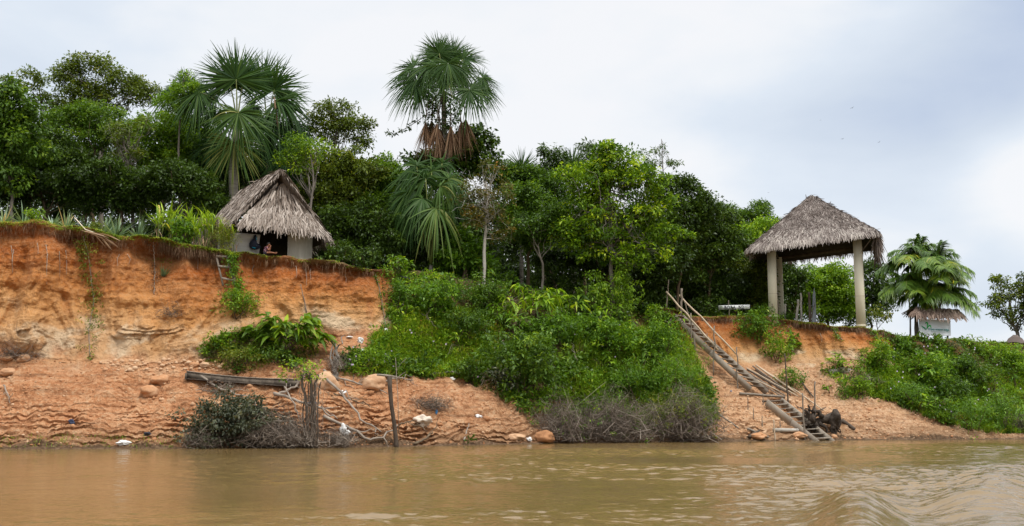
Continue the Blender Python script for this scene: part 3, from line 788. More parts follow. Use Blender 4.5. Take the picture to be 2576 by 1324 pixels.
# ------------------------------------------------------------------ forest on the bank: far trees first
G_F = 'rainforest trees behind the bank'
def T(label, u, Y, lobes, **k):
    return tree(k.pop('name', 'broadleaf_tree'), label, 'tree', u, Y, lobes, group=k.pop('group', G_F), **k)
# left of the hut
T('tall leafy tree cut by the left edge of the photo', 35, 64, [(10, 270, 75, 75), (40, 360, 70, 90), (-60, 330, 90, 140), (75, 300, 40, 60), (30, 440, 50, 45)], mat='mid', bark='grey', leaf=0.26, tone=0.45, hang=0.5)
T('sparse tree top rising behind the leftmost leafy tree', 95, 78, [(60, 200, 50, 35), (105, 235, 50, 45), (130, 290, 40, 60)], mat='olive', leaf=0.22, dens=0.5, branches=20)
T('wide olive crowned tree with visible limbs, tallest of the left trees', 255, 76, [(230, 160, 62, 28), (165, 185, 50, 30), (290, 205, 70, 38), (345, 235, 52, 35), (200, 230, 70, 30), (260, 260, 80, 40)], mat='olive', bark='grey', dens=0.72, branches=34, trunk=[(255, 430), (250, 300), (240, 200)], tr=0.2, leaf=0.2)
T('bushy bright green tree below the wide olive crown', 215, 70, [(170, 300, 50, 40), (235, 295, 70, 42), (190, 350, 70, 50), (290, 330, 60, 50)], mat='mid', leaf=0.19, tone=0.62)
T('dense dark tree at mid height on the left', 130, 68, [(100, 360, 60, 55), (150, 410, 70, 55), (60, 430, 70, 60)], mat='dark', tone=0.5)
T('twiggy half bare tree with a pale forked trunk', 335, 66.5, [(300, 330, 50, 30), (350, 320, 50, 35), (320, 370, 60, 30)], mat='olive', bark='grey', dens=0.3, branches=30, twig=3, trunk=[(333, 470), (318, 390), (300, 330)], tr=0.12)
T('rounded green tree with reddish brown sprigs left of the fan palms', 420, 69, [(400, 330, 70, 55), (450, 370, 70, 60), (360, 390, 60, 50)], mat='bright', tone=0.3, tsp=0.22)
T('thin dead topped tree with one leafy clump below its snag', 462, 67, [(470, 235, 48, 32), (425, 255, 30, 25), (455, 290, 40, 25), (465, 185, 8, 8)], mat='bright', bark='grey', dens=0.7, trunk=[(448, 430), (452, 300), (462, 220), (470, 182)], tr=0.085, tone=0.4, branches=8, leaf=0.18)
T('dark rounded tree beside the dead topped snag', 505, 70, [(500, 340, 50, 55), (480, 410, 60, 55), (535, 400, 50, 70)], mat='mid', tone=0.3)
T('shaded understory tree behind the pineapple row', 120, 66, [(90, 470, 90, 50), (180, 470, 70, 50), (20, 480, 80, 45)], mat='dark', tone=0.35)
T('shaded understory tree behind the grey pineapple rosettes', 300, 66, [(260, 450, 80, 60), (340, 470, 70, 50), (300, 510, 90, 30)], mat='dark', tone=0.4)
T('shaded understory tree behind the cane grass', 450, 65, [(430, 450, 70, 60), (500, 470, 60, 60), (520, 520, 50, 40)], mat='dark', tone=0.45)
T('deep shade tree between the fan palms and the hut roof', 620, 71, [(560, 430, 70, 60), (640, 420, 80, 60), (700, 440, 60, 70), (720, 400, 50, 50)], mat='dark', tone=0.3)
# between hut and centre palm
T('tall loose crowned tree right of the left fan palms', 850, 71, [(850, 275, 48, 28), (880, 320, 55, 35), (830, 330, 50, 40), (915, 360, 28, 22), (800, 300, 25, 20)], mat='olive', bark='grey', dens=0.72, branches=30, trunk=[(820, 500), (840, 400), (850, 300)], leaf=0.19)
T('yellowish green tree directly above the hut roof ridge', 760, 65, [(740, 350, 40, 22), (790, 372, 48, 28), (735, 392, 46, 24), (770, 410, 40, 26)], mat='yellow', bark='grey', dens=0.48, branches=20, trunk=[(775, 560), (790, 450), (780, 370)], tr=0.1, tone=0.4, leaf=0.18)
T('broad olive green tree right of the hut roof', 850, 68, [(820, 420, 75, 60), (890, 430, 70, 55), (850, 490, 90, 60), (800, 510, 60, 50)], mat='olive', tone=0.45, dens=1.1)
T('mid green tree between hut and fronds of the low palm', 960, 69, [(950, 440, 60, 45), (985, 480, 55, 60), (930, 500, 60, 50), (970, 420, 30, 30)], mat='bright', tone=0.28)
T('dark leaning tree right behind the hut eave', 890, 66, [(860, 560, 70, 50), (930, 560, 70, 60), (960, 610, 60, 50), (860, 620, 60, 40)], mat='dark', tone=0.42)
# centre
T('dark glossy tree behind the tall fan palm skirt', 1170, 73, [(1160, 380, 60, 38), (1200, 360, 40, 40), (1215, 410, 40, 40), (1090, 400, 70, 30), (1130, 430, 80, 40)], mat='dark', tone=0.55, leaf=0.26, asp=0.6)
T('dark understory tree behind the low arching palm', 1100, 69, [(1030, 560, 70, 60), (1130, 560, 70, 70), (1080, 620, 80, 50), (1180, 600, 60, 60)], mat='dark', tone=0.42)
T('broad leaved green tree left of the pale trunk', 1165, 66, [(1160, 610, 42, 50), (1185, 650, 45, 35), (1145, 650, 40, 35)], mat='lush', leaf=0.3, asp=0.5, tone=0.5)
T('rust tinged sparse tree with a white forked trunk', 1218, 64.5, [(1230, 425, 48, 25), (1195, 480, 42, 30), (1265, 480, 40, 40), (1180, 520, 40, 35), (1255, 560, 42, 50), (1215, 540, 50, 40)], mat='rusty', bark='pale', dens=0.38, branches=40, twig=3, trunk=[(1219, 610), (1226, 520), (1222, 455)], tr=0.12, leaf=0.2)
T('round mid green tree right of the pale trunk', 1330, 68, [(1310, 500, 60, 40), (1350, 530, 55, 50), (1290, 560, 55, 50), (1340, 590, 60, 50)], mat='mid', tone=0.5)
T('dark tree behind the round mid green crown', 1380, 73, [(1350, 460, 60, 45), (1400, 500, 60, 60), (1260, 450, 50, 45), (1300, 450, 50, 40)], mat='mid', tone=0.3)
T('dark compound leaved tree against the sky left of the yellow green crown', 1395, 75, [(1392, 390, 30, 32), (1420, 420, 50, 40), (1375, 430, 30, 30)], mat='dark', tone=0.55, leaf=0.3, asp=0.3, hang=0.6)
T('dark hanging leaved tree beside the half hidden fan palm', 1470, 76, [(1490, 385, 35, 30), (1470, 420, 50, 40), (1520, 430, 40, 40)], mat='dark', tone=0.55, leaf=0.28, asp=0.3, hang=0.6)
T('yellow tipped open tree with grey twigs in the centre right', 1540, 65.5, [(1525, 385, 42, 32), (1560, 410, 70, 40), (1480, 450, 85, 50), (1590, 450, 80, 45), (1640, 520, 75, 45), (1450, 530, 60, 60), (1540, 540, 110, 60), (1670, 590, 60, 30), (1500, 610, 95, 50), (1600, 640, 80, 40), (1435, 590, 45, 40)],
  mat='yellow', bark='grey', dens=0.7, branches=85, twig=3, trunk=[(1540, 690), (1538, 600), (1533, 500), (1530, 410)], tr=0.17, tone=0.42, tsp=0.24, leaf=0.23, asp=0.5, cr=0.42)
T('leaning bare trunked tree with a dark high crown', 1365, 66, [(1330, 570, 50, 40), (1390, 560, 50, 40)], mat='mid', bark='grey', tone=0.35, dens=0.8, trunk=[(1365, 668), (1352, 620), (1335, 580)], tr=0.09)
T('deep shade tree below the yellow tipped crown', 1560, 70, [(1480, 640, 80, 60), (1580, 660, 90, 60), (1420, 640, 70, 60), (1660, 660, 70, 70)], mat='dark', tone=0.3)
T('thin airy sapling against the sky right of the yellow tipped tree', 1668, 84, [(1665, 375, 28, 20), (1690, 405, 28, 14), (1640, 410, 30, 18), (1680, 440, 28, 14), (1620, 395, 14, 22)], mat='dark', bark='grey', dens=0.32, branches=26, trunk=[(1668, 500), (1668, 420), (1664, 350)], tr=0.07, leaf=0.22, asp=0.35, tone=0.75)
T('dense dark green tree right of the yellow tipped crown', 1705, 71, [(1690, 470, 50, 40), (1740, 470, 30, 28), (1720, 520, 70, 55), (1770, 530, 45, 45), (1700, 590, 70, 60), (1660, 620, 50, 60)], mat='dark', tone=0.55)
T('dense rounded tree above the stairway', 1780, 73, [(1790, 560, 65, 50), (1770, 630, 80, 60), (1830, 620, 55, 60), (1720, 680, 80, 60)], mat='dark', tone=0.62, tsp=0.2)
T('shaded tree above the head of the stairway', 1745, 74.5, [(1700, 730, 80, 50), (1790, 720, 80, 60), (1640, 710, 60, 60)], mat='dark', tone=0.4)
T('leafy tree over the painted plank', 1850, 77, [(1850, 690, 60, 60), (1900, 720, 50, 60), (1830, 750, 60, 40)], mat='mid', tone=0.32)
T('pale green distant tree left of the pavilion roof', 1900, 96, [(1905, 535, 45, 32), (1865, 560, 50, 35), (1820, 535, 40, 25), (1930, 570, 40, 30)], mat='mid', tone=0.55, leaf=0.2)
T('sunlit bright green tree touching the pavilion roof', 1880, 84, [(1870, 590, 55, 35), (1925, 565, 30, 22), (1850, 630, 50, 40), (1900, 640, 50, 50)], mat='bright', tone=0.55)
T('olive tree brushing the left pavilion pillar', 1905, 75.5, [(1885, 690, 45, 35), (1915, 700, 35, 45), (1900, 750, 40, 40), (1860, 670, 30, 25)], mat='olive', bark='brown', tone=0.4, trunk=[(1885, 760), (1890, 710)], tr=0.09)
T('bright green tree seen through the pavilion', 2080, 86, [(2080, 720, 75, 50), (2120, 750, 50, 50), (2030, 720, 50, 50), (2075, 780, 70, 40), (1990, 740, 50, 60), (2100, 690, 50, 30)], mat='bright', tone=0.45, dens=1.1)
T('dark tree behind the right pavilion pillar', 2190, 88, [(2190, 700, 50, 50), (2220, 740, 45, 40), (2180, 770, 45, 40), (2150, 800, 35, 25)], mat='dark', tone=0.5, dens=0.75)
T('small pale sapling right of the pavilion', 2215, 76, [(2210, 790, 28, 22), (2190, 805, 20, 15)], mat='olive', dens=0.4, tr=0.04, tone=0.6, name='sapling')
T('dark shrubby tree in the gap behind the pavilion', 2010, 84, [(1990, 700, 40, 60), (1960, 770, 40, 40)], mat='dark', tone=0.5)
T('spreading olive tree at the far right edge', 2552, 98, [(2520, 715, 38, 22), (2555, 740, 45, 30), (2500, 765, 38, 25), (2580, 720, 40, 30), (2540, 790, 35, 22), (2600, 770, 50, 40), (2575, 815, 25, 30)], mat='olive', bark='grey', dens=0.62, branches=26, trunk=[(2560, 840), (2548, 800), (2535, 740)], tr=0.2, tone=0.42, leaf=0.26)
# more forest further back and beside the frame, so that the gaps show leaves
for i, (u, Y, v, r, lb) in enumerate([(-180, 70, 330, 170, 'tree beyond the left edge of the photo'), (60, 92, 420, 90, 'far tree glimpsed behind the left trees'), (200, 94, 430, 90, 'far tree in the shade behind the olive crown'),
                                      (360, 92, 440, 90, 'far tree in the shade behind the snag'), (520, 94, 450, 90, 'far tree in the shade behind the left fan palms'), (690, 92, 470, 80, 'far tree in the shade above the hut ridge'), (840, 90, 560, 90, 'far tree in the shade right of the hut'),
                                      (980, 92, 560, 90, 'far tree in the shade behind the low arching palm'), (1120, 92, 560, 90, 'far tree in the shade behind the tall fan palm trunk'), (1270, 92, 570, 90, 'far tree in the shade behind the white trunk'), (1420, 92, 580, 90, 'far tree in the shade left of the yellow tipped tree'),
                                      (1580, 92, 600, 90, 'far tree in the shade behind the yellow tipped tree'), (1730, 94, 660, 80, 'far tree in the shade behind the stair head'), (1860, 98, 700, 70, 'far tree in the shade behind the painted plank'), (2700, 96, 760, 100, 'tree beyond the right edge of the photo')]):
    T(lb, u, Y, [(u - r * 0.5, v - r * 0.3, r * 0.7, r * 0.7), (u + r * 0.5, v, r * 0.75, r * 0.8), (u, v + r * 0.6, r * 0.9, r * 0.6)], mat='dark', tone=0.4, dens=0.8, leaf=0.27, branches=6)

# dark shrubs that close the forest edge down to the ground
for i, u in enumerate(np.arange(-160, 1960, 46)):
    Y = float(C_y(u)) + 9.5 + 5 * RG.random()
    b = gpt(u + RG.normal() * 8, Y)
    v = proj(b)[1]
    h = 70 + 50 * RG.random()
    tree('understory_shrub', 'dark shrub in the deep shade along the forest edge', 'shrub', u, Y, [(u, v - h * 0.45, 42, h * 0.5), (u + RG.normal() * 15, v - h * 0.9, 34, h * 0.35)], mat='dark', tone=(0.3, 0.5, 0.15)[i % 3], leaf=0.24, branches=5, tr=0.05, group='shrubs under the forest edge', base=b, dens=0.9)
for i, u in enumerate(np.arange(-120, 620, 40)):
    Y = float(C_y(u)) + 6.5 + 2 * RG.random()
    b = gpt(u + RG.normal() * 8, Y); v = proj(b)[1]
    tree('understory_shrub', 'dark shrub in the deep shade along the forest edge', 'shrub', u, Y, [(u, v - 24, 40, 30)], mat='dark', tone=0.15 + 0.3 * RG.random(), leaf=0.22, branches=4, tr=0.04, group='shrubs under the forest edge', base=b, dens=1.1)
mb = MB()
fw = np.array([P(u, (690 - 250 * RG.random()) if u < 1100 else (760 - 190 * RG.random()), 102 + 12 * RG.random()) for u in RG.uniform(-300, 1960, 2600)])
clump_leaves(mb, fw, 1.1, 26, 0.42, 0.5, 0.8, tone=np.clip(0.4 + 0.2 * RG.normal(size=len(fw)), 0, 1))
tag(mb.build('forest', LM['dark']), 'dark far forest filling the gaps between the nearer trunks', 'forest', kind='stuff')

# ------------------------------------------------------------------ fan palms
def uvY(u, v, Y): return P(u, v, Y)
G_P = 'moriche fan palms'
def fan_palm(label, u_base, Y, boss_uv, fans, trunk_pts=(), r=(0.2, 0.15), skirts=(), group=G_P, name='fan_palm'):
    base = gpt(u_base, Y)
    root = thing(name, base, label, 'palm tree', group)
    boss = P(*boss_uv, Y)
    k = Y / FPX
    palm_trunk(root, [base - np.array([0, 0, 0.2])] + [P(a, b, Y) for a, b in trunk_pts] + [boss], *r)
    for f in fans:
        u, v, dy, R, nod, droop = f[:6]
        o = f[6] if len(f) > 6 else {}
        fan_leaf(boss + np.array([0, 0, 0.1]), P(u, v, Y + dy), R * k, root, nod, droop, **o)
    for (u, v, dy, L) in skirts:
        dead_skirt(boss + RG.normal(size=3) * 0.08, P(u, v, Y + dy), L * k, root)
    return root
fan_palm('tall fan palm with a brown skirt of dead fronds in the centre', 1135, 70, (1115, 229), [
    (1119, 146, 0.3, 62, -0.6, 0.16), (1094, 142, 0.6, 56, -0.2, 0.2), (1127, 160, -1.1, 62, 1.3, 0.3, {'facing': np.array([0.1, -0.9, 0.3])}), (1165, 150, 0.2, 62, 0.0, 0.25), (1040, 171, 0.1, 72, 0.35, 0.3),
    (1042, 204, -0.5, 78, 0.5, 0.35), (1181, 228, -1.0, 70, 0.55, 0.35), (1204, 215, 0.4, 66, 0.4, 0.35), (1214, 196, 0.9, 56, 0.2, 0.3), (1150, 185, 1.0, 64, 0.4, 0.35), (1075, 180, 0.9, 62, 0.5, 0.35),
    (1100, 165, -0.7, 62, 0.9, 0.35), (1055, 225, 0.5, 62, 0.8, 0.35), (1140, 140, 0.5, 64, -0.3, 0.2), (1105, 135, -0.2, 62, -0.4, 0.2), (1080, 165, -0.5, 64, 0.5, 0.35), (1160, 175, -0.6, 62, 0.8, 0.4), (1120, 190, -0.9, 60, 1.2, 0.35, {'tone': 0.6})],
    trunk_pts=[(1130, 560), (1127, 420), (1118, 330)], r=(0.19, 0.15),
    skirts=[(1070, 311, -0.2, 66), (1099, 313, -0.45, 70), (1134, 321, -0.45, 60), (1160, 308, -0.2, 68), (1172, 303, 0.2, 62), (1086, 306, 0.3, 60), (1112, 330, 0.2, 68), (1102, 372, -0.1, 28)])
dk = {'tone': 0.35}
fan_palm('large fan palm with upright dark fans behind the hut', 586, 66, (596, 318), [
    (594, 200, -0.2, 104, -0.6, 0.10, {'tone': 0.4}), (576, 208, 0.4, 96, -0.35, 0.14, dk), (612, 206, 0.6, 96, -0.35, 0.14, dk), (600, 284, -1.2, 92, 1.6, 0.25, {'tone': 0.6}),
    (500, 232, 0.2, 84, 0.25, 0.4), (498, 260, 0.8, 76, 0.5, 0.4, dk), (589, 360, -0.5, 84, 1.6, 0.3, {'tone': 0.85}), (545, 285, 0.8, 78, 0.8, 0.4, dk), (540, 240, 0.5, 80, 0.2, 0.3), (540, 360, 0.8, 70, 1.4, 0.3, {'tone': 0.2}), (640, 320, 0.3, 72, 1.1, 0.4, dk)],
    trunk_pts=[(588, 420)], r=(0.30, 0.26))
pb2 = fan_palm('second fan palm spreading to the right behind the hut ridge', 678, 69, (672, 335), [
    (660, 208, 0.2, 90, -0.4, 0.14), (690, 226, -0.3, 98, 0.0, 0.2), (697, 255, -0.5, 104, 0.35, 0.4), (715, 262, 0.6, 96, 0.4, 0.4, dk), (640, 268, 0.7, 76, 0.6, 0.4, dk), (716, 315, 0.3, 80, 0.8, 0.4, dk), (668, 300, -0.7, 76, 1.3, 0.35, dk)],
    trunk_pts=[(676, 420)], r=(0.2, 0.18))
mb = MB(); mb.tube(np.array([P(u, v, 67.8) for u, v in ((690, 245), (693, 275), (697, 305), (705, 345))]), [0.03, 0.07, 0.06, 0.02], 6, 0.6); mb.build('dead_frond', LM['dry'], pb2)
fan_palm('drooping dark fan palm half hidden above the hut ridge', 705, 69, (700, 372), [
    (732, 365, -0.3, 78, 1.0, 0.45, {'tone': 0.25}), (690, 340, 0.2, 76, 0.5, 0.4, {'tone': 0.25}), (745, 330, 0.5, 70, 0.6, 0.4, {'tone': 0.3}), (668, 380, 0.3, 72, 1.2, 0.4, {'tone': 0.2}), (720, 400, -0.6, 74, 1.5, 0.3, {'tone': 0.2})],
    trunk_pts=[(703, 420)], r=(0.2, 0.18))
fan_palm('pale fan palm behind the dead topped snag', 480, 74, (470, 262), [
    (445, 222, 0.2, 60, 0.2, 0.35), (430, 240, -0.2, 60, 0.5, 0.4), (500, 225, 0.2, 60, 0.2, 0.35), (470, 215, 0.3, 58, -0.2, 0.25)], trunk_pts=[(478, 400)], r=(0.16, 0.14))
fan_palm('small upright fan palm against the sky right of the tall palm', 1312, 76, (1312, 440), [
    (1312, 425, 0, 55, -0.4, 0.12), (1295, 428, 0.3, 52, -0.1, 0.22), (1332, 428, 0.3, 52, -0.1, 0.22), (1310, 436, -0.6, 52, 0.3, 0.35), (1290, 440, 0.2, 50, 0.5, 0.4), (1338, 442, 0.2, 50, 0.5, 0.4)], trunk_pts=[(1312, 520)], r=(0.15, 0.13))
fan_palm('half hidden fan palm poking above the dark trees', 1442, 79, (1442, 440), [
    (1440, 418, 0, 56, -0.4, 0.12), (1425, 422, 0.3, 52, 0, 0.2), (1462, 424, 0.3, 50, 0, 0.2), (1448, 428, -0.5, 48, 0.3, 0.35)], trunk_pts=[(1442, 520)], r=(0.15, 0.13))
fan_palm('low stemless palm with long arching stalks left of the white trunk', 1083, 66, (1084, 668), [
    (1097, 525, -0.9, 72, 0.9, 0.8, {'tone': 0.7, 'arch': 0.0, 'W': 0.05, 'nleaf': 60}), (1040, 480, 0.2, 67, 0.7, 0.85, {'arch': 0.0, 'W': 0.05, 'nleaf': 602}), (1086, 430, 0.5, 68, 0.3, 0.85, {'arch': 0.0, 'W': 0.05, 'nleaf': 60}), (1129, 450, 0.1, 70, 0.6, 0.85, {'arch': 0.0, 'W': 0.05, 'nleaf': 60, 'tone': 0.6}), (1048, 418, 0.6, 68, 0.3, 0.85, {'arch': 0.0, 'W': 0.05, 'nleaf': 60}),
    (1112, 412, 0.8, 63, 0.1, 0.85, {'arch': 0.0, 'W': 0.05, 'nleaf': 60}), (1063, 500, -0.5, 67, 0.9, 0.8, {'arch': 0.0, 'W': 0.05, 'nleaf': 60}), (1130, 505, 0.4, 67, 0.9, 0.8, {'arch': 0.0, 'W': 0.05, 'nleaf': 60}), (1022, 445, 0.8, 59, 0.6, 0.85, {'arch': 0.0, 'W': 0.05, 'nleaf': 60}), (1107, 470, -0.4, 68, 0.7, 0.85, {'arch': 0.0, 'W': 0.05, 'nleaf': 60, 'tone': 0.7}), (1071, 450, -0.2, 68, 0.5, 0.85, {'arch': 0.0, 'W': 0.05, 'nleaf': 60}), (1147, 470, 0.8, 59, 0.7, 0.85, {'arch': 0.0, 'W': 0.05, 'nleaf': 60})],
    trunk_pts=[], r=(0.16, 0.12))

# ------------------------------------------------------------------ feathery palm clump at the lodge sign
fpb = gpt(2306, 80)
fp = thing('feather_palm', fpb, 'feathery multi-stemmed palm clump behind the lodge sign', 'palm tree', None)
YF = 80.0
stems = [((2306, 846), (2309, 650), 0.16), ((2290, 848), (2284, 712), 0.07), ((2330, 846), (2356, 668), 0.09), ((2318, 846), (2335, 720), 0.07), ((2345, 846), (2372, 730), 0.06)]
crowns = []
for (b, t_, r) in stems:
    bp_ = gpt(b[0], YF + RG.normal() * 0.3)
    top = P(t_[0], t_[1], YF + RG.normal() * 0.4)
    palm_trunk(fp, [bp_ - np.array([0, 0, 0.2]), (bp_ + top) / 2 + RG.normal(size=3) * 0.1, top], r, r * 0.7)
    crowns.append(top)
def fronds(c, specs):
    for (az, el, L, sg, tn) in specs:
        a, e = math.radians(az), math.radians(el)
        feather_frond(c, (math.cos(a) * math.cos(e), math.sin(a) * math.cos(e), math.sin(e)), L, fp, sg, 0.92, 40, tn, hang=0.7, w=0.11)
for ci, (n_, L_, e0, e1) in enumerate(((24, 3.1, -10, 88), (16, 2.4, -15, 60), (22, 3.1, -15, 80), (14, 2.4, -20, 55), (15, 2.8, -30, 60))):
    sp_ = []
    for k in range(n_):
        t = k / (n_ - 1)
        sp_.append((k * 137.5 + 20 * RG.normal(), e1 + (e0 - e1) * t ** 0.8, L_ * (0.72 + 0.28 * t) * (1 + 0.08 * RG.normal()), 0.12 + 0.42 * (1 - abs(2 * t - 1)) ** 0.6 + 0.1 * RG.random(), np.clip(0.34 + 0.35 * t * RG.random() + (0.35 if RG.random() < 0.12 else 0) + 0.1 * RG.normal(), 0.1, 1)))
    fronds(crowns[ci], sp_)

# ------------------------------------------------------------------ vine on the tall palm
vb = P(1128, 420, 69.7)
vine = thing('climbing_vine', vb, 'dark leaved vine wrapped round the tall fan palm trunk', 'vine')
mb = MB()
vp = np.array([P(1128 + RG.normal() * 7, v, 69.6 + RG.random() * 0.9) for v in np.linspace(420, 240, 26)] + [P(1090 + RG.normal() * 9, v, 70.2) for v in np.linspace(330, 235, 20)] + [P(1150 + RG.normal() * 9, v, 70.4) for v in np.linspace(400, 260, 22)])
br = np.array([P(u, v, 70) for u, v in ((1095, 285), (1070, 290), (1050, 305), (1030, 318), (1012, 328), (990, 337), (976, 336))])
clump_leaves(mb, vp, 0.26, 22, 0.2, 0.6, 0.8, tone=np.clip(0.45 + 0.15 * RG.normal(size=len(vp)), 0, 1))
clump_leaves(mb, br[2:], 0.2, 20, 0.19, 0.6, 0.6)
mb.build('foliage', LM['dark'], vine)
sb = MB(); sb.tube(br, np.linspace(0.03, 0.012, len(br)), 5, 0.4)
sb.tube([P(1128, 420, 69.6), P(1112, 360, 69.6), P(1105, 290, 69.7), P(1095, 250, 69.9)], 0.04, 5, 0.4)
sb.build('stem', BARK['brown'], vine)
# ------------------------------------------------------------------ ground cover and plants on the bank
def cover_points(n, u0, u1, v0, v1, inside=None):
    out = []
    for _ in range(n):
        u, v = u0 + (u1 - u0) * RG.random(), v0 + (v1 - v0) * RG.random()
        if inside is None or inside(u, v): out.append(hit(u, v))
    return np.array(out)
SLOPE_TOP = curve([(930, 668), (1000, 690), (1100, 692), (1180, 702), (1280, 726), (1450, 748), (1600, 764), (1680, 790), (1740, 860), (1800, 1010)])
SLOPE_BOT = curve([(930, 900), (960, 945), (1150, 950), (1200, 975), (1300, 1020), (1380, 1075), (1500, 1085), (1760, 1085), (1790, 1060)])
def on_slope(u, v):
    return SLOPE_TOP(u) < v < SLOPE_BOT(u) and (v > 842 or u > 955 + (v - 680) * 0.24) and u < 1690 + (v - 780) * 0.5
R_TOP = curve([(2060, 930), (2140, 925), (2200, 905), (2255, 855), (2300, 848), (2420, 856), (2576, 869), (2800, 875)])
R_BOT = curve([(2060, 935), (2150, 990), (2240, 1010), (2330, 1045), (2430, 1078), (2500, 1092), (2576, 1090), (2800, 1095)])
def on_right(u, v): return R_TOP(u) < v < R_BOT(u)
def talus(u, v): return ((u - 610) / 100) ** 2 + ((v - 885) / 48) ** 2 < 1 or ((u - 690) / 110) ** 2 + ((v - 880) / 40) ** 2 < 1 or (860 < u < 1000 and 860 + (1000 - u) * 0.25 < v < 945)

pts = np.concatenate([cover_points(8200, 930, 1800, 670, 1090, on_slope), cover_points(5000, 2060, 2800, 845, 1095, on_right), cover_points(900, 510, 1000, 835, 945, talus)])
pu, pv = proj(pts)
patch = fbm(pts[:, 0] * 0.38, pts[:, 2] * 0.55, 3, 3) + 0.25 * RG.normal(size=len(pts))
patch = patch + 0.55 * np.exp(-(((pu - 1090) / 150) ** 2 + ((pv - 880) / 70) ** 2)) - 0.25 * np.exp(-(((pu - 1320) / 130) ** 2 + ((pv - 900) / 90) ** 2))
gap = fbm(pts[:, 0] * 0.8, pts[:, 2] * 1.0, 13, 2) < -0.38
tone = np.clip(0.45 + 0.25 * fbm(pts[:, 0] * 0.7, pts[:, 2] * 0.9, 3, 3) + 0.14 * RG.normal(size=len(pts)), 0, 1)
for nm, mt, sel, lf, lb in (('undergrowth', 'lush', (patch > -0.25) & (patch <= 0.15) & ~gap, 0.18, 'low leafy creepers covering the overgrown parts of the riverbank'), ('undergrowth', 'bright', (patch > 0.15) & ~gap, 0.15, 'light yellow green weeds in patches on the riverbank'),
                            ('undergrowth', 'mid', (patch <= -0.25) & ~gap, 0.23, 'dark broad leaved weeds in patches on the riverbank'), ('undergrowth', 'rusty', gap & (RG.random(len(pts)) < 0.35), 0.14, 'brownish withering weeds in the gaps between the creepers')):
    mb = MB()
    q = pts[sel] + np.array([0, -0.06, 0.0]) + np.array([0, -0.06, 0.32]) * (RG.random((int(sel.sum()), 1)) ** 2) * np.where(pu[sel] > 2000, 0.5, 1.0)[:, None]
    clump_leaves(mb, q, 0.26, 17, lf, 0.48, 0.75, tone=tone[sel], tsd=0.2)
    tag(mb.build(nm, LM[mt]), lb, 'undergrowth', kind='stuff')

# grass: tufts along the lip, longer blades on the slopes
mb = MB()
def grass(pts, n, L, W, el=1.0, droop=0.5, tone=0.45, tsd=0.18, spread=0.12):
    b = np.repeat(pts, n, 0) + RG.normal(size=(len(pts) * n, 3)) * spread * np.array([1, 0.7, 0.1])
    az = RG.random(len(b)) * 2 * math.pi
    e = el + 0.3 * RG.normal(size=len(b))
    d = np.stack([np.cos(az) * np.cos(e), np.sin(az) * np.cos(e), np.sin(e)], 1)
    mb.blades(b - np.array([0, 0, 0.03]), d, L * np.clip(1 + 0.3 * RG.normal(size=len(b)), 0.3, 1.8), W, droop, 3, None, np.clip(np.repeat(tone + 0.12 * RG.normal(size=len(pts)), n) + tsd * RG.normal(size=len(b)), 0, 1))
lipu = np.concatenate([RG.uniform(-300, 600, 1700), RG.uniform(600, 940, 120), RG.uniform(1650, 2500, 700)])
lip = np.array([at_t(u, 1.97 + 0.10 * RG.random()) for u in lipu])
grass(lip, 11, 0.2, 0.02, 0.9, 0.9, 0.6)
gs = cover_points(3000, 940, 1260, 780, 950, on_slope)
grass(gs, 14, 0.60, 0.032, 1.0, 0.5, 0.62)
gs = cover_points(2600, 1420, 1800, 820, 1085, on_slope)
grass(gs, 13, 0.78, 0.036, 1.05, 0.5, 0.48)
gs = cover_points(4600, 2180, 2800, 930, 1095, on_right)
grass(gs, 13, 0.62, 0.034, 1.05, 0.5, 0.5)
grass(cover_points(700, 510, 1000, 835, 945, talus), 12, 0.3, 0.026, 1.0, 0.6, 0.55)
grass(cover_points(140, -50, 560, 1095, 1128), 5, 0.25, 0.02, 1.1, 0.4, 0.5)
grass(np.array([gpt(u, C_y(u) + 0.4 + 2.5 * RG.random()) for u in np.concatenate([RG.uniform(-300, 540, 500), RG.uniform(900, 1750, 500), RG.uniform(1750, 2250, 500)])]), 10, 0.3, 0.028, 1.0, 0.6, 0.5)
tag(mb.build('grass', LM['grass']), 'grass tufts on the lip and slopes of the riverbank', 'grass', kind='stuff')

mb = MB()
lip2 = np.array([at_t(u, 1.93 + 0.06 * RG.random()) for u in np.concatenate([RG.uniform(400, 560, 330), RG.uniform(-200, 400, 170), RG.uniform(600, 940, 60), RG.uniform(1640, 2260, 420)])])
grass(lip2, 8, 0.25, 0.018, -0.7, 0.9, 0.42, 0.25, 0.08)
tag(mb.build('dry_grass', LM['dry']), 'brown matted dead grass and rootlets hanging from the cliff lip', 'dry grass', kind='stuff')

# tiny pale flowers scattered in the creepers
mb = MB()
fp_ = np.concatenate([cover_points(26, 1000, 1750, 720, 1000, on_slope), cover_points(60, 2200, 2576, 850, 1060, on_right), cover_points(14, 860, 1000, 860, 945, talus)])
for p in fp_:
    a = np.arange(5) * 1.2566
    d = np.stack([np.cos(a), -0.3 + 0 * a, np.sin(a)], 1)
    mb.leaves(np.repeat((p + np.array([0, -0.4, 0.28]))[None], 5, 0), d, np.array([[0, -1.0, 0.2]] * 5), 0.055, 0.9, 0.5)
m_, n_, l_, o_ = new_mat('petal'); b_ = N(n_, 'ShaderNodeBsdfPrincipled', ins={'Base Color': (0.72, 0.60, 0.78, 1), 'Roughness': 0.6}); l_.new(b_.outputs[0], o_.inputs[0])
tag(mb.build('flowers', m_), 'tiny pale lilac flowers dotted over the creepers', 'flowers', kind='stuff')

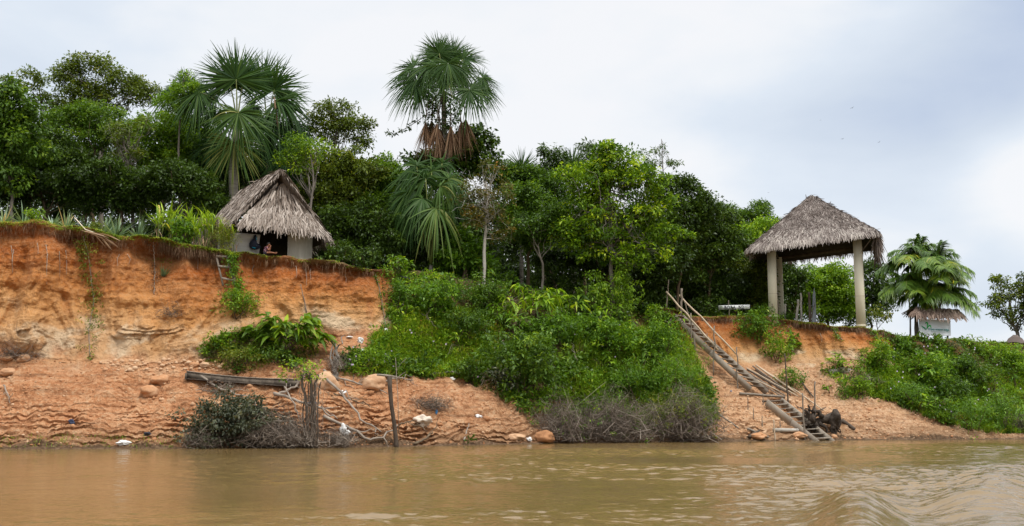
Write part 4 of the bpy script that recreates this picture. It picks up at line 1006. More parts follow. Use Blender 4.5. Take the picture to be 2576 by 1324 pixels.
G_S = 'shrubs on the overgrown slope'
def S(label, *a, **k): return shrub('shrub', label, 'shrub', *a, group=k.pop('group', G_S), **k)
S('dark creeper bush draping the corner of the bare cliff', 1004, 790, 54, 96, 'lush', 0.16, tone=0.35)
S('leafy green bush below the bare earth crest', 1095, 800, 140, 108, 'lush', 0.19, tone=0.5)
S('creeper covered hummock under the white trunk', 1215, 785, 130, 92, 'mid', 0.15, tone=0.5)
S('bush with fine dark leaves left of the drooping yellow green plant', 1180, 850, 130, 75, 'mid', 0.15, tone=0.4)
S('slender leaved shrub at the foot of the yellow tipped tree', 1500, 790, 85, 110, 'bright', 0.2, tone=0.35, asp=0.3, hang=0.7)
S('light green shrub right of the yellow tipped tree base', 1565, 790, 80, 130, 'bright', 0.2, tone=0.5, asp=0.3, hang=0.7)
S('small leafy bush on the bare lip left of the stairway', 1645, 835, 45, 75, 'bright', 0.16, tone=0.5, dens=0.7)
S('large glossy dark green bush in the middle of the slope', 1320, 985, 240, 165, 'mid', 0.21, tone=0.5, dens=1.1)
S('dusty grey leaved bush overhanging the mud steps', 1265, 985, 120, 62, 'grey', 0.19, tone=0.6, dens=0.8)
S('shaded bush above the large glossy bush', 1400, 870, 150, 90, 'lush', 0.2, tone=0.35)
S('bushy green mass below the slender leaved shrub', 1530, 900, 160, 110, 'lush', 0.2, tone=0.42)
S('round green bush left of the stairway foot', 1660, 900, 120, 95, 'lush', 0.17, tone=0.5)
S('dense grassy bush at the right end of the overgrown slope', 1700, 1010, 150, 130, 'lush', 0.2, tone=0.45, asp=0.2, hang=0.1)
S('grassy bush above the dry twig thicket', 1590, 1020, 170, 120, 'lush', 0.2, tone=0.38, asp=0.2, hang=0.1)
S('yellowish fine leaved bush behind the dry twigs at the water', 1690, 1075, 180, 85, 'olive', 0.12, tone=0.65, asp=0.3, dens=0.6)
S('trailing bush below the grass left of the large glossy bush', 1180, 965, 70, 70, 'mid', 0.16, tone=0.45)
S('leafy bush spilling over the cliff left of the pavilion', 1905, 865, 120, 85, 'lush', 0.17, tone=0.42)
S('yellow green bush hanging below the spilling bush', 1955, 910, 80, 75, 'bright', 0.17, tone=0.55, dens=0.7)
S('small green bush near the foot of the bamboo poles', 1990, 985, 70, 60, 'lush', 0.14, tone=0.45, dens=0.6)
S('small round bush on the bare right slope', 2130, 1000, 46, 24, 'lush', 0.12, tone=0.45)
S('bush at the left end of the right hand greenery', 2165, 1000, 62, 62, 'bright', 0.14, tone=0.4)
S('leafy bush against the bare cliff right of the pavilion', 2210, 935, 72, 80, 'bright', 0.16, tone=0.5)
S('creeper curtain hanging from the cliff edge by the lodge sign', 2265, 885, 56, 44, 'lush', 0.14, tone=0.45)
S('large blue green bush under the lodge sign', 2345, 960, 120, 80, 'lush', 0.2, tone=0.62)
S('dark bush under the right end of the lodge sign', 2440, 965, 130, 80, 'mid', 0.17, tone=0.45)
S('yellow green bush near the right edge of the photo', 2540, 945, 130, 80, 'bright', 0.17, tone=0.4)
S('low dark bush in the middle of the right hand slope', 2400, 1015, 120, 70, 'mid', 0.17, tone=0.4)
S('grassy bush lowest on the right hand slope', 2440, 1080, 150, 80, 'lush', 0.2, tone=0.4, asp=0.2, hang=0.1)
S('rounded bush at the bottom right of the greenery', 2520, 1080, 110, 95, 'lush', 0.19, tone=0.42, asp=0.25)
S('bush above the bare sand right of the stump', 2290, 1020, 120, 60, 'lush', 0.18, tone=0.36, asp=0.25)
S('bush at the bare cliff foot beside the broad leaved plant', 600, 800, 96, 84, 'bright', 0.13, tone=0.38, group=None)
S('olive mound of low growth on the fallen soil', 610, 915, 150, 46, 'olive', 0.12, tone=0.6, dens=0.8, group=None)
S('weedy tuft behind the broad leaved plant', 690, 908, 120, 34, 'mid', 0.14, tone=0.5, group=None)
S('weedy green patch between cliff foot and mud', 930, 930, 110, 60, 'bright', 0.13, tone=0.45, group=None)

def brush(name, label, u, v, w, h, n, mat='twig', seed=0, leafy=0, leafmat='grey', tone=0.4, r=0.014, depth=1.2, cat='dead brush', group=None):
    base = hit(u, v); k = base[1] / FPX
    root = thing(name, base, label, cat, group)
    tb = MB()
    W, H = w * k / 2, h * k
    ends = []
    for i in range(n):
        s = base + np.array([RG.normal() * W * 0.45, RG.normal() * depth * 0.4, RG.random() * H * 0.25])
        a = RG.random() * 2 * math.pi
        q = base + np.array([math.cos(a) * W * RG.random() ** 0.5, math.sin(a) * depth * RG.random(), H * (0.1 + 0.9 * RG.random()) * (1 - 0.45 * abs(math.cos(a)))])
        b = bent(s, q, 6, 0.12 * RG.normal(), 0.12)
        rr = r * (0.4 + 0.9 * RG.random())
        tb.tube(b, np.linspace(rr, rr * 0.35, 6), 4, np.clip(tone + 0.22 * RG.normal(), 0, 1), cap=False)
        for _ in range(2):
            j = RG.integers(2, 6)
            e = b[j] + rdir(1)[0] * (0.2 + 0.45 * RG.random()); ends.append(e)
            tb.tube(bent(b[j], e, 4, 0, 0.15), np.linspace(rr * 0.4, 0.003, 4), 3, np.clip(tone + 0.22 * RG.normal(), 0, 1), cap=False)
    tb.build('twigs', BARK[mat], root)
    if leafy:
        mb = MB()
        e = np.array(ends)[RG.choice(len(ends), min(leafy, len(ends)), replace=False)]
        clump_leaves(mb, e, 0.17, 12, 0.13, 0.5, 0.8, tone=np.clip(0.5 + 0.2 * RG.normal(size=len(e)), 0, 1))
        mb.build('foliage', LM[leafmat], root)
    return root
G_B = 'dry brush along the waterline'
brush('brushwood', 'dry twig thicket at the left end of the overgrown slope foot', 1405, 1112, 190, 150, 420, leafy=25, leafmat='lush', group=G_B)
brush('brushwood', 'dry twig thicket in the middle of the slope foot', 1540, 1110, 240, 160, 600, leafy=50, leafmat='lush', group=G_B)
brush('brushwood', 'dry twig thicket at the right end of the slope foot', 1715, 1108, 240, 160, 560, leafy=110, leafmat='olive', group=G_B)
brush('brushwood', 'heap of dead twigs against the left cliff foot', 45, 905, 160, 70, 90, tone=0.3, group=G_B)
brush('brushwood', 'small tangle of dead twigs on the slumped soil', 440, 800, 90, 50, 60, tone=0.3, r=0.01, group=G_B)
brush('brushwood', 'dead twigs below the fern covered stump', 2170, 965, 100, 36, 70, tone=0.4, r=0.011, group=G_B)
brush('brushwood', 'dead twigs round the foot of the broad leaved plant', 850, 935, 60, 70, 70, tone=0.45, group=G_B)
brush('brushwood', 'dark twig tangle at the bottom right corner of the greenery', 2570, 1085, 90, 60, 110, tone=0.25, group=G_B)

# ------------------------------------------------------------------ big leaved plants
LEAFP = [0.08, 0.75, 1.0, 0.85, 0.45, 0.02]
def broadleaf(name, label, u, v, w, h, n, L, Wd, mat, tone=0.5, tsd=0.22, droop=0.6, group=None, stems=9, dv=0.0):
    base = hit(u, v); k = base[1] / FPX
    base = base + np.array([0, -dv, 0])
    root = thing(name, base, label, 'plant', group)
    W, H = w * k / 2, h * k
    sb, mb = MB(), MB()
    tips = []
    for i in range(stems):
        a = RG.random() * 2 * math.pi; r = RG.random() ** 0.5
        q = base + np.array([math.cos(a) * W * r, math.sin(a) * W * 0.7 * r, H * (0.35 + 0.65 * RG.random()) * (1 - 0.35 * r)])
        b = bent(base + np.array([RG.normal() * 0.1, RG.normal() * 0.1, -0.1]), q, 8, 0.06, 0.04)
        sb.tube(b, np.linspace(0.03, 0.01, 8), 5, 0.5)
        tips += [b[j] + RG.normal(size=3) * 0.03 for j in (3, 4, 5, 6, 6, 7, 7, 7)]
    tips = np.array(tips)[RG.integers(0, len(tips), n)]
    d = rdir(n) + nrm(tips - base - np.array([0, 0, H * 0.4])) * 0.9
    d[:, 2] = np.abs(d[:, 2]) * 0.5
    mb.blades(tips, d, L * np.clip(1 + 0.25 * RG.normal(size=n), 0.5, 1.5), Wd * np.clip(1 + 0.2 * RG.normal(size=n), 0.6, 1.4), droop * np.clip(1 + 0.5 * RG.normal(size=n), 0.1, 2), 5, LEAFP, np.clip(tone + tsd * RG.normal(size=n), 0, 1), roll=0.35)
    mb.build('leaves', LM[mat], root)
    sb.build('stem', BARK['brown'], root)
broadleaf('broad_leaved_plant', 'yellow green plant with long broad leaves at the cliff foot', 722, 885, 190, 132, 560, 0.66, 0.23, 'yellow', 0.38, 0.24, stems=30)
broadleaf('broad_leaved_plant', 'drooping yellow green plant in the middle of the slope top', 1335, 800, 150, 125, 240, 0.55, 0.17, 'bright', 0.7, 0.2, 0.8)
broadleaf('broad_leaved_plant', 'reddish tipped broad leaved plant right of the drooping plant', 1440, 790, 90, 62, 80, 0.55, 0.18, 'yellow', 0.5, 0.3, 0.7)
broadleaf('broad_leaved_plant', 'bright sprout on the bare earth crest', 1092, 712, 40, 32, 40, 0.3, 0.12, 'bright', 0.75, 0.15, 0.6, dv=0.3)
broadleaf('broad_leaved_plant', 'leafy plant with heart shaped leaves by the bare soil', 1995, 880, 50, 60, 50, 0.4, 0.24, 'lush', 0.6, 0.2, 0.6)
broadleaf('broad_leaved_plant', 'pair of big leaved sprigs on the right hand soil slope', 2085, 985, 34, 26, 14, 0.4, 0.14, 'lush', 0.6, 0.15, 0.6, stems=3)
broadleaf('broad_leaved_plant', 'light green plant left of the low arching palm', 1000, 690, 90, 80, 170, 0.36, 0.13, 'bright', 0.45, 0.2, 0.6)
broadleaf('broad_leaved_plant', 'blue green leafy plant high on the right hand slope', 2310, 955, 90, 80, 130, 0.36, 0.22, 'lush', 0.7, 0.15, 0.6)
for i in range(34):
    for _ in range(40):
        if i < 22: u, v = RG.uniform(960, 1760), RG.uniform(710, 1000)
        else: u, v = RG.uniform(2220, 2570), RG.uniform(870, 1060)
        if (on_slope(u, v) if i < 22 else on_right(u, v)): break
    kind = i % 4
    nm, lb, mt, L, Wd, n_, h = (('broad_leaved_plant', 'small bright broad leaved plant among the creepers', 'bright', 0.42, 0.15, 46, 52), ('broad_leaved_plant', 'small dark broad leaved plant among the creepers', 'mid', 0.40, 0.17, 60, 50),
                        ('broad_leaved_plant', 'small yellowish broad leaved plant among the creepers', 'yellow', 0.36, 0.11, 46, 46), ('broad_leaved_plant', 'slender leaved green plant among the creepers', 'lush', 0.5, 0.09, 60, 60))[kind]
    broadleaf(nm, lb, u, v, 46 + 20 * RG.random(), h, n_, L, Wd, mt, 0.55, 0.22, 0.6, 'small plants scattered over the overgrown slopes', 7, dv=0.15)
for i in range(16):
    for _ in range(40):
        u, v = RG.uniform(1000, 1760), RG.uniform(730, 1040)
        if on_slope(u, v): break
    a = hit(u, v) + np.array([0, -0.15, 0.15]); b = a + np.array([RG.normal() * 0.8, -0.1, 0.2 + 0.6 * RG.random()])
    sb = MB(); sb.tube(bent(a, b, 7, 0.1, 0.08), np.linspace(0.025, 0.008, 7), 5, 0.7)
    for _ in range(4): sb.tube(bent(b + (a - b) * RG.random() * 0.7, b + rdir(1)[0] * 0.5, 4, 0, 0.1), [0.012, 0.01, 0.007, 0.004], 3, 0.7, cap=False)
    tag(sb.build('dead_branch', BARK['twig']), 'bare dead stem poking out of the plants on the overgrown slope', 'dead stem', 'dead stems on the overgrown slope')
broadleaf('fern', 'bright ferns growing on the pale cut stump', 2120, 925, 95, 42, 130, 0.5, 0.09, 'bright', 0.55, 0.2, 0.5, stems=14)
# pale stump under the ferns
sb = MB(); q = hit(2122, 938)
sb.tube([q + np.array([-0.8, 0.3, 0.0]), q + np.array([0.0, 0.2, 0.1]), q + np.array([0.9, 0.3, 0.0])], [0.2, 0.24, 0.2], 9, 0.4, rough=0.12)
tag(sb.build('fallen_log', BARK['pale']), 'pale cut log under bright ferns on the right slope', 'log')

# ------------------------------------------------------------------ planted rows on top of the left cliff
G_PI = 'pineapple plants along the cliff edge'
def gtop(u, d): return gpt(u, C_y(u) + d)
for u, d, L, n, tn, lb in [(62, 0.9, 1.15, 44, 0.5, 'large grey green pineapple plant with the widest rosette'), (8, 0.8, 1.0, 34, 0.75, 'yellowish pineapple plant at the left edge of the photo'), (168, 0.7, 1.0, 40, 0.7, 'yellow green pineapple plant with a dry leaf hanging out'),
                           (132, 1.2, 0.75, 30, 0.5, 'small dull pineapple plant left of the yellow green one'), (218, 0.8, 0.62, 26, 0.4, 'small pineapple plant between two large rosettes'), (262, 1.0, 1.15, 48, 0.42, 'bluish pineapple plant standing in front of dark trees'),
                           (292, 0.7, 1.15, 46, 0.48, 'bluish pineapple plant with orange shoots at its base'), (348, 0.7, 1.05, 44, 0.45, 'upright bluish pineapple plant beside the cane grass'), (412, 0.4, 0.6, 24, 0.4, 'small pineapple plant below the cane grass')]:
    q = gtop(u, d)
    blade_plant('pineapple_plant', lb, 'pineapple plant', q, n, L * 1.2, 0.10, (0.35, 1.45), 0.22, 'pine', tn, G_PI, 0.1, 5, [1.0, 0.95, 0.8, 0.55, 0.3, 0.02])
def cane(label, u, d, H, n, tn=0.5, dry=6):
    q = gtop(u, d)
    root = thing('cane_grass', q, label, 'cane grass', 'tall cane grass left of the hut')
    sb, mb, db = MB(), MB(), MB()
    for i in range(n):
        s = q + np.array([RG.normal() * 0.22, RG.normal() * 0.2, -0.05])
        top = s + np.array([RG.normal() * 0.18, RG.normal() * 0.15, H * 1.12 * (0.45 + 0.25 * RG.random())])
        p = bent(s, top, 5, 0, 0.02)
        sb.tube(p, 0.022, 5, 0.6)
        k = 9
        b = p[-1] - (p[-1] - p[0]) * (RG.random((k, 1)) * 0.55)
        az = RG.random(k) * 2 * math.pi; e = 0.75 + 0.65 * RG.random(k)
        dd = np.stack([np.cos(az) * np.cos(e), np.sin(az) * np.cos(e), np.sin(e)], 1)
        mb.blades(b, dd, H * 0.55 * np.clip(1 + 0.25 * RG.normal(size=k), 0.5, 1.4), 0.085, 0.55 * np.clip(1 + 0.4 * RG.normal(size=k), 0.1, 2), 6, [0.5, 0.9, 1, 0.85, 0.6, 0.3, 0.02], np.clip(tn + 0.15 * RG.normal(size=k), 0, 1))
    if dry:
        b = q + np.array([0, 0, H * 0.28]) + RG.normal(size=(dry, 3)) * np.array([0.2, 0.15, 0.15])
        db.blades(b, rdir(dry) - np.array([0, 0.3, 0.8]), 0.6, 0.05, 0.5, 4, None, np.clip(0.8 + 0.15 * RG.normal(size=dry), 0, 1))
        db.build('dry_leaves', LM['dry'], root)
    mb.build('leaves', LM['grass'], root); sb.build('stalk', BARK['stalk'], root)
cane('pale green cane clump beside the pineapple plants', 392, 0.9, 2.2, 5, 0.7)
cane('tallest arching cane clump with broad pale leaves', 430, 1.0, 2.7, 8, 0.68)
cane('cane clump behind the leafy cassava bush', 478, 1.3, 2.5, 7, 0.55)
cane('cane clump with dry straw coloured leaves at its base', 508, 0.5, 2.2, 6, 0.6, 18)
cane('upright cane clump in front of the hut roof', 532, 0.6, 2.6, 6, 0.72, 14)
cane('cane clump leaning over the left eave of the hut', 572, 0.7, 1.9, 5, 0.7, 5)
def topshrub(label, u, d, w, h, mat, leaf, **k):
    base = gtop(u, d); uu, vv = proj(base)
    i = k.pop('name', 'shrub')
    kk = base[1] / FPX
    root = thing(i, base, label, 'shrub')
    W, H = w * kk / 2, h * kk
    n = int(k.get('dens', 1.0) * 3 * math.pi * w / 2 * h / 2 / (0.22 * (leaf / kk) ** 2) / 16) + 3
    o = rdir(n) * (RG.random(n) ** 0.42)[:, None]
    pts = base + np.array([0, 0, H * 0.5]) + o * np.array([W, W * 0.7, H * 0.5]) * (1 + 0.25 * RG.normal(size=(n, 1)) * 0.5)
    mb = MB(); clump_leaves(mb, pts, 0.2, 16, leaf, k.get('asp', 0.4), 0.7, np.clip(k.get('tone', 0.45) + 0.18 * RG.normal(size=n), 0, 1), hang=k.get('hang', 0.3))
    mb.build('foliage', LM[mat], root)
    sb = MB()
    for j in range(6): sb.tube(bent(base + np.array([RG.normal() * 0.1, 0, -0.1]), pts[RG.integers(n)], 5, 0.02, 0.04), np.linspace(0.02, 0.006, 5), 5, 0.5)
    sb.build('stem', BARK['brown'], root)
topshrub('dark leafy cassava bush among the cane clumps', 462, 0.5, 62, 78, 'lush', 0.26, asp=0.35, tone=0.5, hang=0.7)
topshrub('feathery yellow green bush in front of the hut wall', 562, 0.35, 72, 82, 'olive', 0.10, asp=0.25, tone=0.85)
topshrub('small leafy weed on the lip of the left cliff', 82, 0.1, 40, 34, 'bright', 0.13, tone=0.5)
topshrub('low olive weed between pineapple plants', 240, 0.5, 40, 26, 'olive', 0.1, tone=0.6)
topshrub('dark weed clump right of the hut', 850, 1.5, 90, 70, 'dark', 0.18, tone=0.55)
topshrub('weed clump at the corner behind the bare cliff', 925, 1.5, 80, 75, 'dark', 0.18, tone=0.5)
topshrub('leafy shrub behind the bare earth crest', 1150, 1.8, 110, 80, 'lush', 0.22, asp=0.5, tone=0.45)
topshrub('low shrub at the foot of the pale trunk', 1245, 1.5, 100, 60, 'lush', 0.2, asp=0.3, tone=0.4)
topshrub('low shrub in the shade of the leaning trunk', 1400, 2.5, 160, 90, 'dark', 0.2, tone=0.5)
topshrub('low shrub behind the bare lip by the stairway', 1640, 3.0, 130, 60, 'dark', 0.2, tone=0.45)
topshrub('low shrub behind the painted plank', 1790, 2.5, 120, 60, 'dark', 0.2, tone=0.5)
topshrub('weedy bush at the foot of the left pavilion pillar', 1925, 0.5, 70, 36, 'lush', 0.15, tone=0.45)
topshrub('low weeds among the fence stakes', 1990, 1.2, 70, 26, 'lush', 0.13, tone=0.4)

def hanging_vine(label, path, mat, leaf, n, rad, tone, stem=True, group=None, cat='vine'):
    pp = np.array([hit(u, v) + np.array([0, -0.12, 0]) for u, v in path])
    t = np.linspace(0, len(pp) - 1, 40)
    q = np.stack([np.interp(t, range(len(pp)), pp[:, i]) for i in range(3)], 1)
    root = thing('hanging_vine', q[-1], label, cat, group)
    c = q[RG.integers(0, 40, n)] + RG.normal(size=(n, 3)) * np.array([rad, 0.05, rad * 0.6]) + np.array([0, -0.1, 0])
    mb = MB(); clump_leaves(mb, c, 0.16, 10, leaf, 0.45, 0.8, np.clip(tone + 0.2 * RG.normal(size=n), 0, 1), hang=0.7)
    mb.build('foliage', LM[mat], root)
    sb = MB(); sb.tube(q + np.array([0, -0.03, 0]) + RG.normal(size=q.shape) * 0.015, 0.022, 4, 0.6); sb.build('stem', BARK['twig'], root)
hanging_vine('long vine trailing down the left cliff below the pineapples', [(212, 596), (225, 640), (232, 700), (240, 760), (226, 830), (230, 900)], 'olive', 0.12, 120, 0.34, 0.7)
hanging_vine('leafy creeper hanging beside the wooden ladder', [(586, 645), (590, 680), (596, 725)], 'lush', 0.13, 70, 0.16, 0.5)
hanging_vine('brown matted vine on the cliff left of the slumped soil', [(388, 610), (392, 680), (390, 740)], 'dry', 0.09, 26, 0.14, 0.3)
hanging_vine('creeper running down the cliff by the right pavilion pillar', [(2095, 828), (2105, 845), (2118, 856)], 'lush', 0.12, 16, 0.12, 0.5)
hanging_vine('creeper trailing from the lip right of the pavilion', [(2190, 836), (2215, 860), (2235, 885), (2258, 905)], 'lush', 0.13, 60, 0.25, 0.5)
hanging_vine('creeper hanging over the bare soil below the lodge sign', [(2215, 838), (2250, 862), (2272, 900), (2285, 935)], 'lush', 0.13, 60, 0.2, 0.5)
hanging_vine('creeper climbing the bare cliff left of the stairway', [(1652, 790), (1650, 830), (1645, 860)], 'bright', 0.13, 30, 0.14, 0.5)
hanging_vine('creeper on the edge of the bare cliff above the litter', [(945, 690), (958, 740), (968, 800), (972, 830)], 'lush', 0.12, 40, 0.12, 0.4)

# pale roots hanging out of the cut face
def root_obj(path, label, group, r=0.014):
    pp = np.array([hit(u, v) + np.array([0, -0.10, 0]) for u, v in path])
    t = np.linspace(0, len(pp) - 1, 14)
    q = np.stack([np.interp(t, range(len(pp)), pp[:, i]) for i in range(3)], 1) + RG.normal(size=(14, 3)) * 0.012
    mb = MB(); mb.tube(q, np.linspace(r, r * 0.4, 14), 4, 0.75)
    tag(mb.build('exposed_root', BARK['twig']), label, 'root', group)
for u, a, b, w in [(30, 620, 668, 4), (36, 628, 690, -3), (118, 618, 672, 3), (121, 640, 718, -2), (151, 632, 700, 2), (168, 630, 692, 2), (95, 612, 640, 4), (302, 640, 670, -6), (322, 640, 664, 8), (498, 640, 680, 2), (640, 668, 690, -4), (770, 676, 720, 2), (782, 676, 704, -1), (868, 690, 712, 4), (745, 670, 700, 3)]:
    root_obj([(u, a), (u + w, (a + b) / 2), (u + w * 0.6, b)], 'thin pale root hanging down the bare left hand cliff', 'roots on the left hand cliff', 0.016)
for u, a, b, w in [(1893, 812, 850, 6), (1905, 815, 846, -4), (1915, 812, 838, 5), (1985, 820, 850, -8), (2062, 838, 862, 5), (1870, 815, 840, -3)]:
    root_obj([(u, a), (u + w, (a + b) / 2), (u + w * 0.6, b)], 'thin pale root hanging from the cliff near the pavilion', 'roots on the right hand cliff', 0.016)
# ------------------------------------------------------------------ built things
THATCH = solid_mat('thatch', [(0.08, (0.075, 0.058, 0.045)), (0.35, (0.22, 0.175, 0.145)), (0.6, (0.38, 0.32, 0.275)), (0.9, (0.60, 0.53, 0.47))], 0.9, 0.1, 1.4, (1, 1, 1), 0.18, 0.0)
THATCH2 = solid_mat('old_thatch', [(0.08, (0.06, 0.048, 0.040)), (0.35, (0.15, 0.12, 0.105)), (0.6, (0.25, 0.21, 0.19)), (0.9, (0.48, 0.43, 0.38))], 0.9, 0.1, 1.1, (1, 1, 2.5), 0.25, 0.0)
THATCH3 = solid_mat('brown_thatch', [(0.08, (0.07, 0.045, 0.035)), (0.4, (0.20, 0.14, 0.11)), (0.75, (0.36, 0.27, 0.22)), (1.0, (0.5, 0.4, 0.34))], 0.9, 0.1, 1.4, (1, 1, 1), 0.18, 0.0)
WOOD = solid_mat('weathered_wood', [(0.15, (0.075, 0.058, 0.045)), (0.45, (0.20, 0.165, 0.13)), (0.8, (0.37, 0.32, 0.26))], 0.85, 0.15, 3.0, (1, 1, 1), 0.35, 0.3)
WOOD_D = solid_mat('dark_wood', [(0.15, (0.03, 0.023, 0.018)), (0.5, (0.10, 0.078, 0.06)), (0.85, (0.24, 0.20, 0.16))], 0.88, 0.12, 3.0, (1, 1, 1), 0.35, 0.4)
WOOD_L = solid_mat('pale_pole', [(0.15, (0.28, 0.20, 0.13)), (0.5, (0.52, 0.41, 0.29)), (0.85, (0.68, 0.58, 0.45))], 0.7, 0.2, 4.0, (1, 1, 1), 0.3, 0.15)
BOARD = solid_mat('bleached_board', [(0.1, (0.16, 0.14, 0.11)), (0.42, (0.43, 0.39, 0.32)), (0.8, (0.60, 0.55, 0.46))], 0.85, 0.15, 1.6, (2.2, 2.2, 0.35), 0.3, 0.15)
PLANKG = solid_mat('grey_plank', [(0.1, (0.17, 0.155, 0.14)), (0.45, (0.40, 0.38, 0.35)), (0.8, (0.58, 0.55, 0.50))], 0.85, 0.15, 1.6, (0.35, 0.35, 3.0), 0.3, 0.15)
CONC = solid_mat('cream_render', [(0.08, (0.52, 0.46, 0.34)), (0.34, (0.83, 0.79, 0.62)), (0.8, (0.87, 0.84, 0.69))], 0.8, 0.2, 1.0, (1, 1, 0.35), 0.28, 0.05)
TIN = solid_mat('corrugated_tin', [(0.2, (0.10, 0.11, 0.12)), (0.5, (0.24, 0.27, 0.29)), (0.85, (0.42, 0.45, 0.47))], 0.45, 0.5, 3.0, (1, 1, 0.3), 0.3, 0.1)
CHARRED = solid_mat('wet_stump', [(0.15, (0.016, 0.012, 0.009)), (0.5, (0.06, 0.046, 0.036)), (0.9, (0.18, 0.145, 0.115))], 0.8, 0.2, 4.0, (1, 1, 1), 0.4, 0.7)
DARKPOST = solid_mat('wet_post', [(0.15, (0.03, 0.022, 0.017)), (0.5, (0.085, 0.065, 0.05)), (0.9, (0.17, 0.14, 0.11))], 0.85, 0.15, 5.0, (1, 1, 0.5), 0.4, 0.5)
def flat_mat(name, col, rough=0.6, spec=0.3, var=0.15, scale=8.0):
    lo = tuple(c * (1 - var) for c in col); hi = tuple(min(1, c * (1 + var)) for c in col)
    return solid_mat(name, [(0.2, lo), (0.8, hi)], rough, spec, scale, (1, 1, 1), 0.3, 0.05)
WHITE = flat_mat('white_paint', (0.78, 0.79, 0.78), 0.6, 0.3, 0.06)
BANNER = flat_mat('white_banner', (0.74, 0.78, 0.80), 0.55, 0.3, 0.03)
BLACK = flat_mat('black_paint', (0.02, 0.02, 0.025), 0.6)
TEAL = flat_mat('pale_teal_paint', (0.15, 0.40, 0.38), 0.6)
GREEN1 = flat_mat('logo_green', (0.05, 0.46, 0.10), 0.6)
GREEN2 = flat_mat('logo_dark_green', (0.02, 0.30, 0.12), 0.6)
SKIN = flat_mat('skin', (0.36, 0.15, 0.08), 0.55, 0.3, 0.1, 20)
HAIR = flat_mat('hair', (0.012, 0.009, 0.008), 0.5, 0.4, 0.2)
BAGB = flat_mat('black_nylon', (0.012, 0.014, 0.028), 0.6, 0.3, 0.3)
BAGT = flat_mat('turquoise_trim', (0.01, 0.24, 0.36), 0.5)
PLASTIC = flat_mat('white_plastic', (0.78, 0.77, 0.75), 0.4, 0.4, 0.1, 5)
SACK = flat_mat('cream_sack', (0.64, 0.55, 0.45), 0.8, 0.1, 0.15, 5)
YELLOWP = flat_mat('yellow_plastic', (0.78, 0.72, 0.12), 0.45)
BLUEP = flat_mat('blue_plastic', (0.05, 0.22, 0.45), 0.45)
CLAYROCK = solid_mat('clay_rock', [(0.1, (0.34, 0.16, 0.075)), (0.5, (0.47, 0.24, 0.12)), (0.9, (0.60, 0.41, 0.26))], 0.92, 0.1, 2.2, (1, 1, 1), 0.4, 0.6)
Z3 = np.array([0, 0, 1.0])
def bil(c, a, b):
    a, b = np.asarray(a)[:, None], np.asarray(b)[:, None]
    return (c[0] * (1 - a) + c[1] * a) * (1 - b) + (c[2] * (1 - a) + c[3] * a) * b
def thatch(mb, c, rows, dens, L, W, lift=0.05, tone=0.5, tsd=0.2, b0=0.0, b1=1.0, skew=0.0, layers=True, jit=0.35, sag=0.18, bj=0.45):
    """c: top-left, top-right, bottom-left, bottom-right of a roof slope"""
    c = [np.asarray(x, float) for x in c]
    nn = nrm(np.cross(c[3] - c[0], c[2] - c[1] + (c[2] - c[0]) * 1e-3)); nn = nn if nn[2] > 0 else -nn
    for r in range(rows):
        b = b0 + (b1 - b0) * (r + 0.5) / rows
        wid = np.linalg.norm((c[1] - c[0]) * (1 - b) + (c[3] - c[2]) * b)
        n = int(wid * dens) + 2
        a = np.clip(RG.random(n), 0.0, 1.0)
        bb = np.clip(b + RG.normal(size=n) * bj / rows, 0, 1.0)
        p = bil(c, a, bb)
        down = nrm(bil(c, a, bb * 0 + 1) - bil(c, a, bb * 0))
        across = nrm(c[3] - c[2])
        d = down + across * (RG.normal(size=n) * jit + skew)[:, None] + nn * (0.04 + 0.10 * RG.random(n))[:, None]
        rt = tone + 0.07 * math.sin(r * 2.1) + 0.12 * fbm(p[:, 0] * 0.9, p[:, 1] * 0.9, p[:, 2] * 1.6, 2)
        mb.blades(p + nn * (lift * (0.4 + RG.random(n)))[:, None], d, L * np.clip(1 + 0.3 * RG.normal(size=n), 0.4, 1.6), W * np.clip(1 + 0.3 * RG.normal(size=n), 0.5, 1.7), sag, 2, [0.7, 1.0, 0.35], np.clip(rt + tsd * RG.normal(size=n), 0, 1), side=np.broadcast_to(across, (n, 3)) + nn * (RG.normal(size=n) * 0.5)[:, None])
def slab(mb, c, th=0.14, a=0.2):
    c = [np.asarray(x, float) for x in c]
    nn = nrm(np.cross(c[3] - c[0], c[2] - c[1] + (c[2] - c[0]) * 1e-3)); nn = nn if nn[2] > 0 else -nn
    v = [c[0], c[1], c[3], c[2]] + [x - nn * th for x in (c[0], c[1], c[3], c[2])]
    mb.add(v, [(0, 1, 2, 3), (7, 6, 5, 4), (0, 4, 5, 1), (1, 5, 6, 2), (2, 6, 7, 3), (3, 7, 4, 0)], a=a)

# ---------------- thatched hut on the cliff edge
hl, hr = P(588, 638, 58.0), P(784, 653, 60.4)
hz = min(hl[2], hr[2]) - 0.05
hl[2] = hr[2] = hz
g = nrm(hr - hl); rdirv = np.array([-g[1], g[0], 0.0])
hw = np.linalg.norm(hr - hl)
hut = thing('thatched_hut', (hl + hr) / 2, 'thatched hut with pale board walls on the edge of the red cliff', 'hut')
def HL(a, d, z): return hl + g * a + rdirv * d + Z3 * z
apex = P(706, 429, 58.7); rear = apex + rdirv * 7.2 + Z3 * (zof(480, 64) - zof(480, 64))
FL, FR = P(574, 571, 57.5), P(834, 604, 61.0)
RV = rear - apex
RL, RR = FL + RV * 1.0, FR + RV * 1.0
rb = MB()
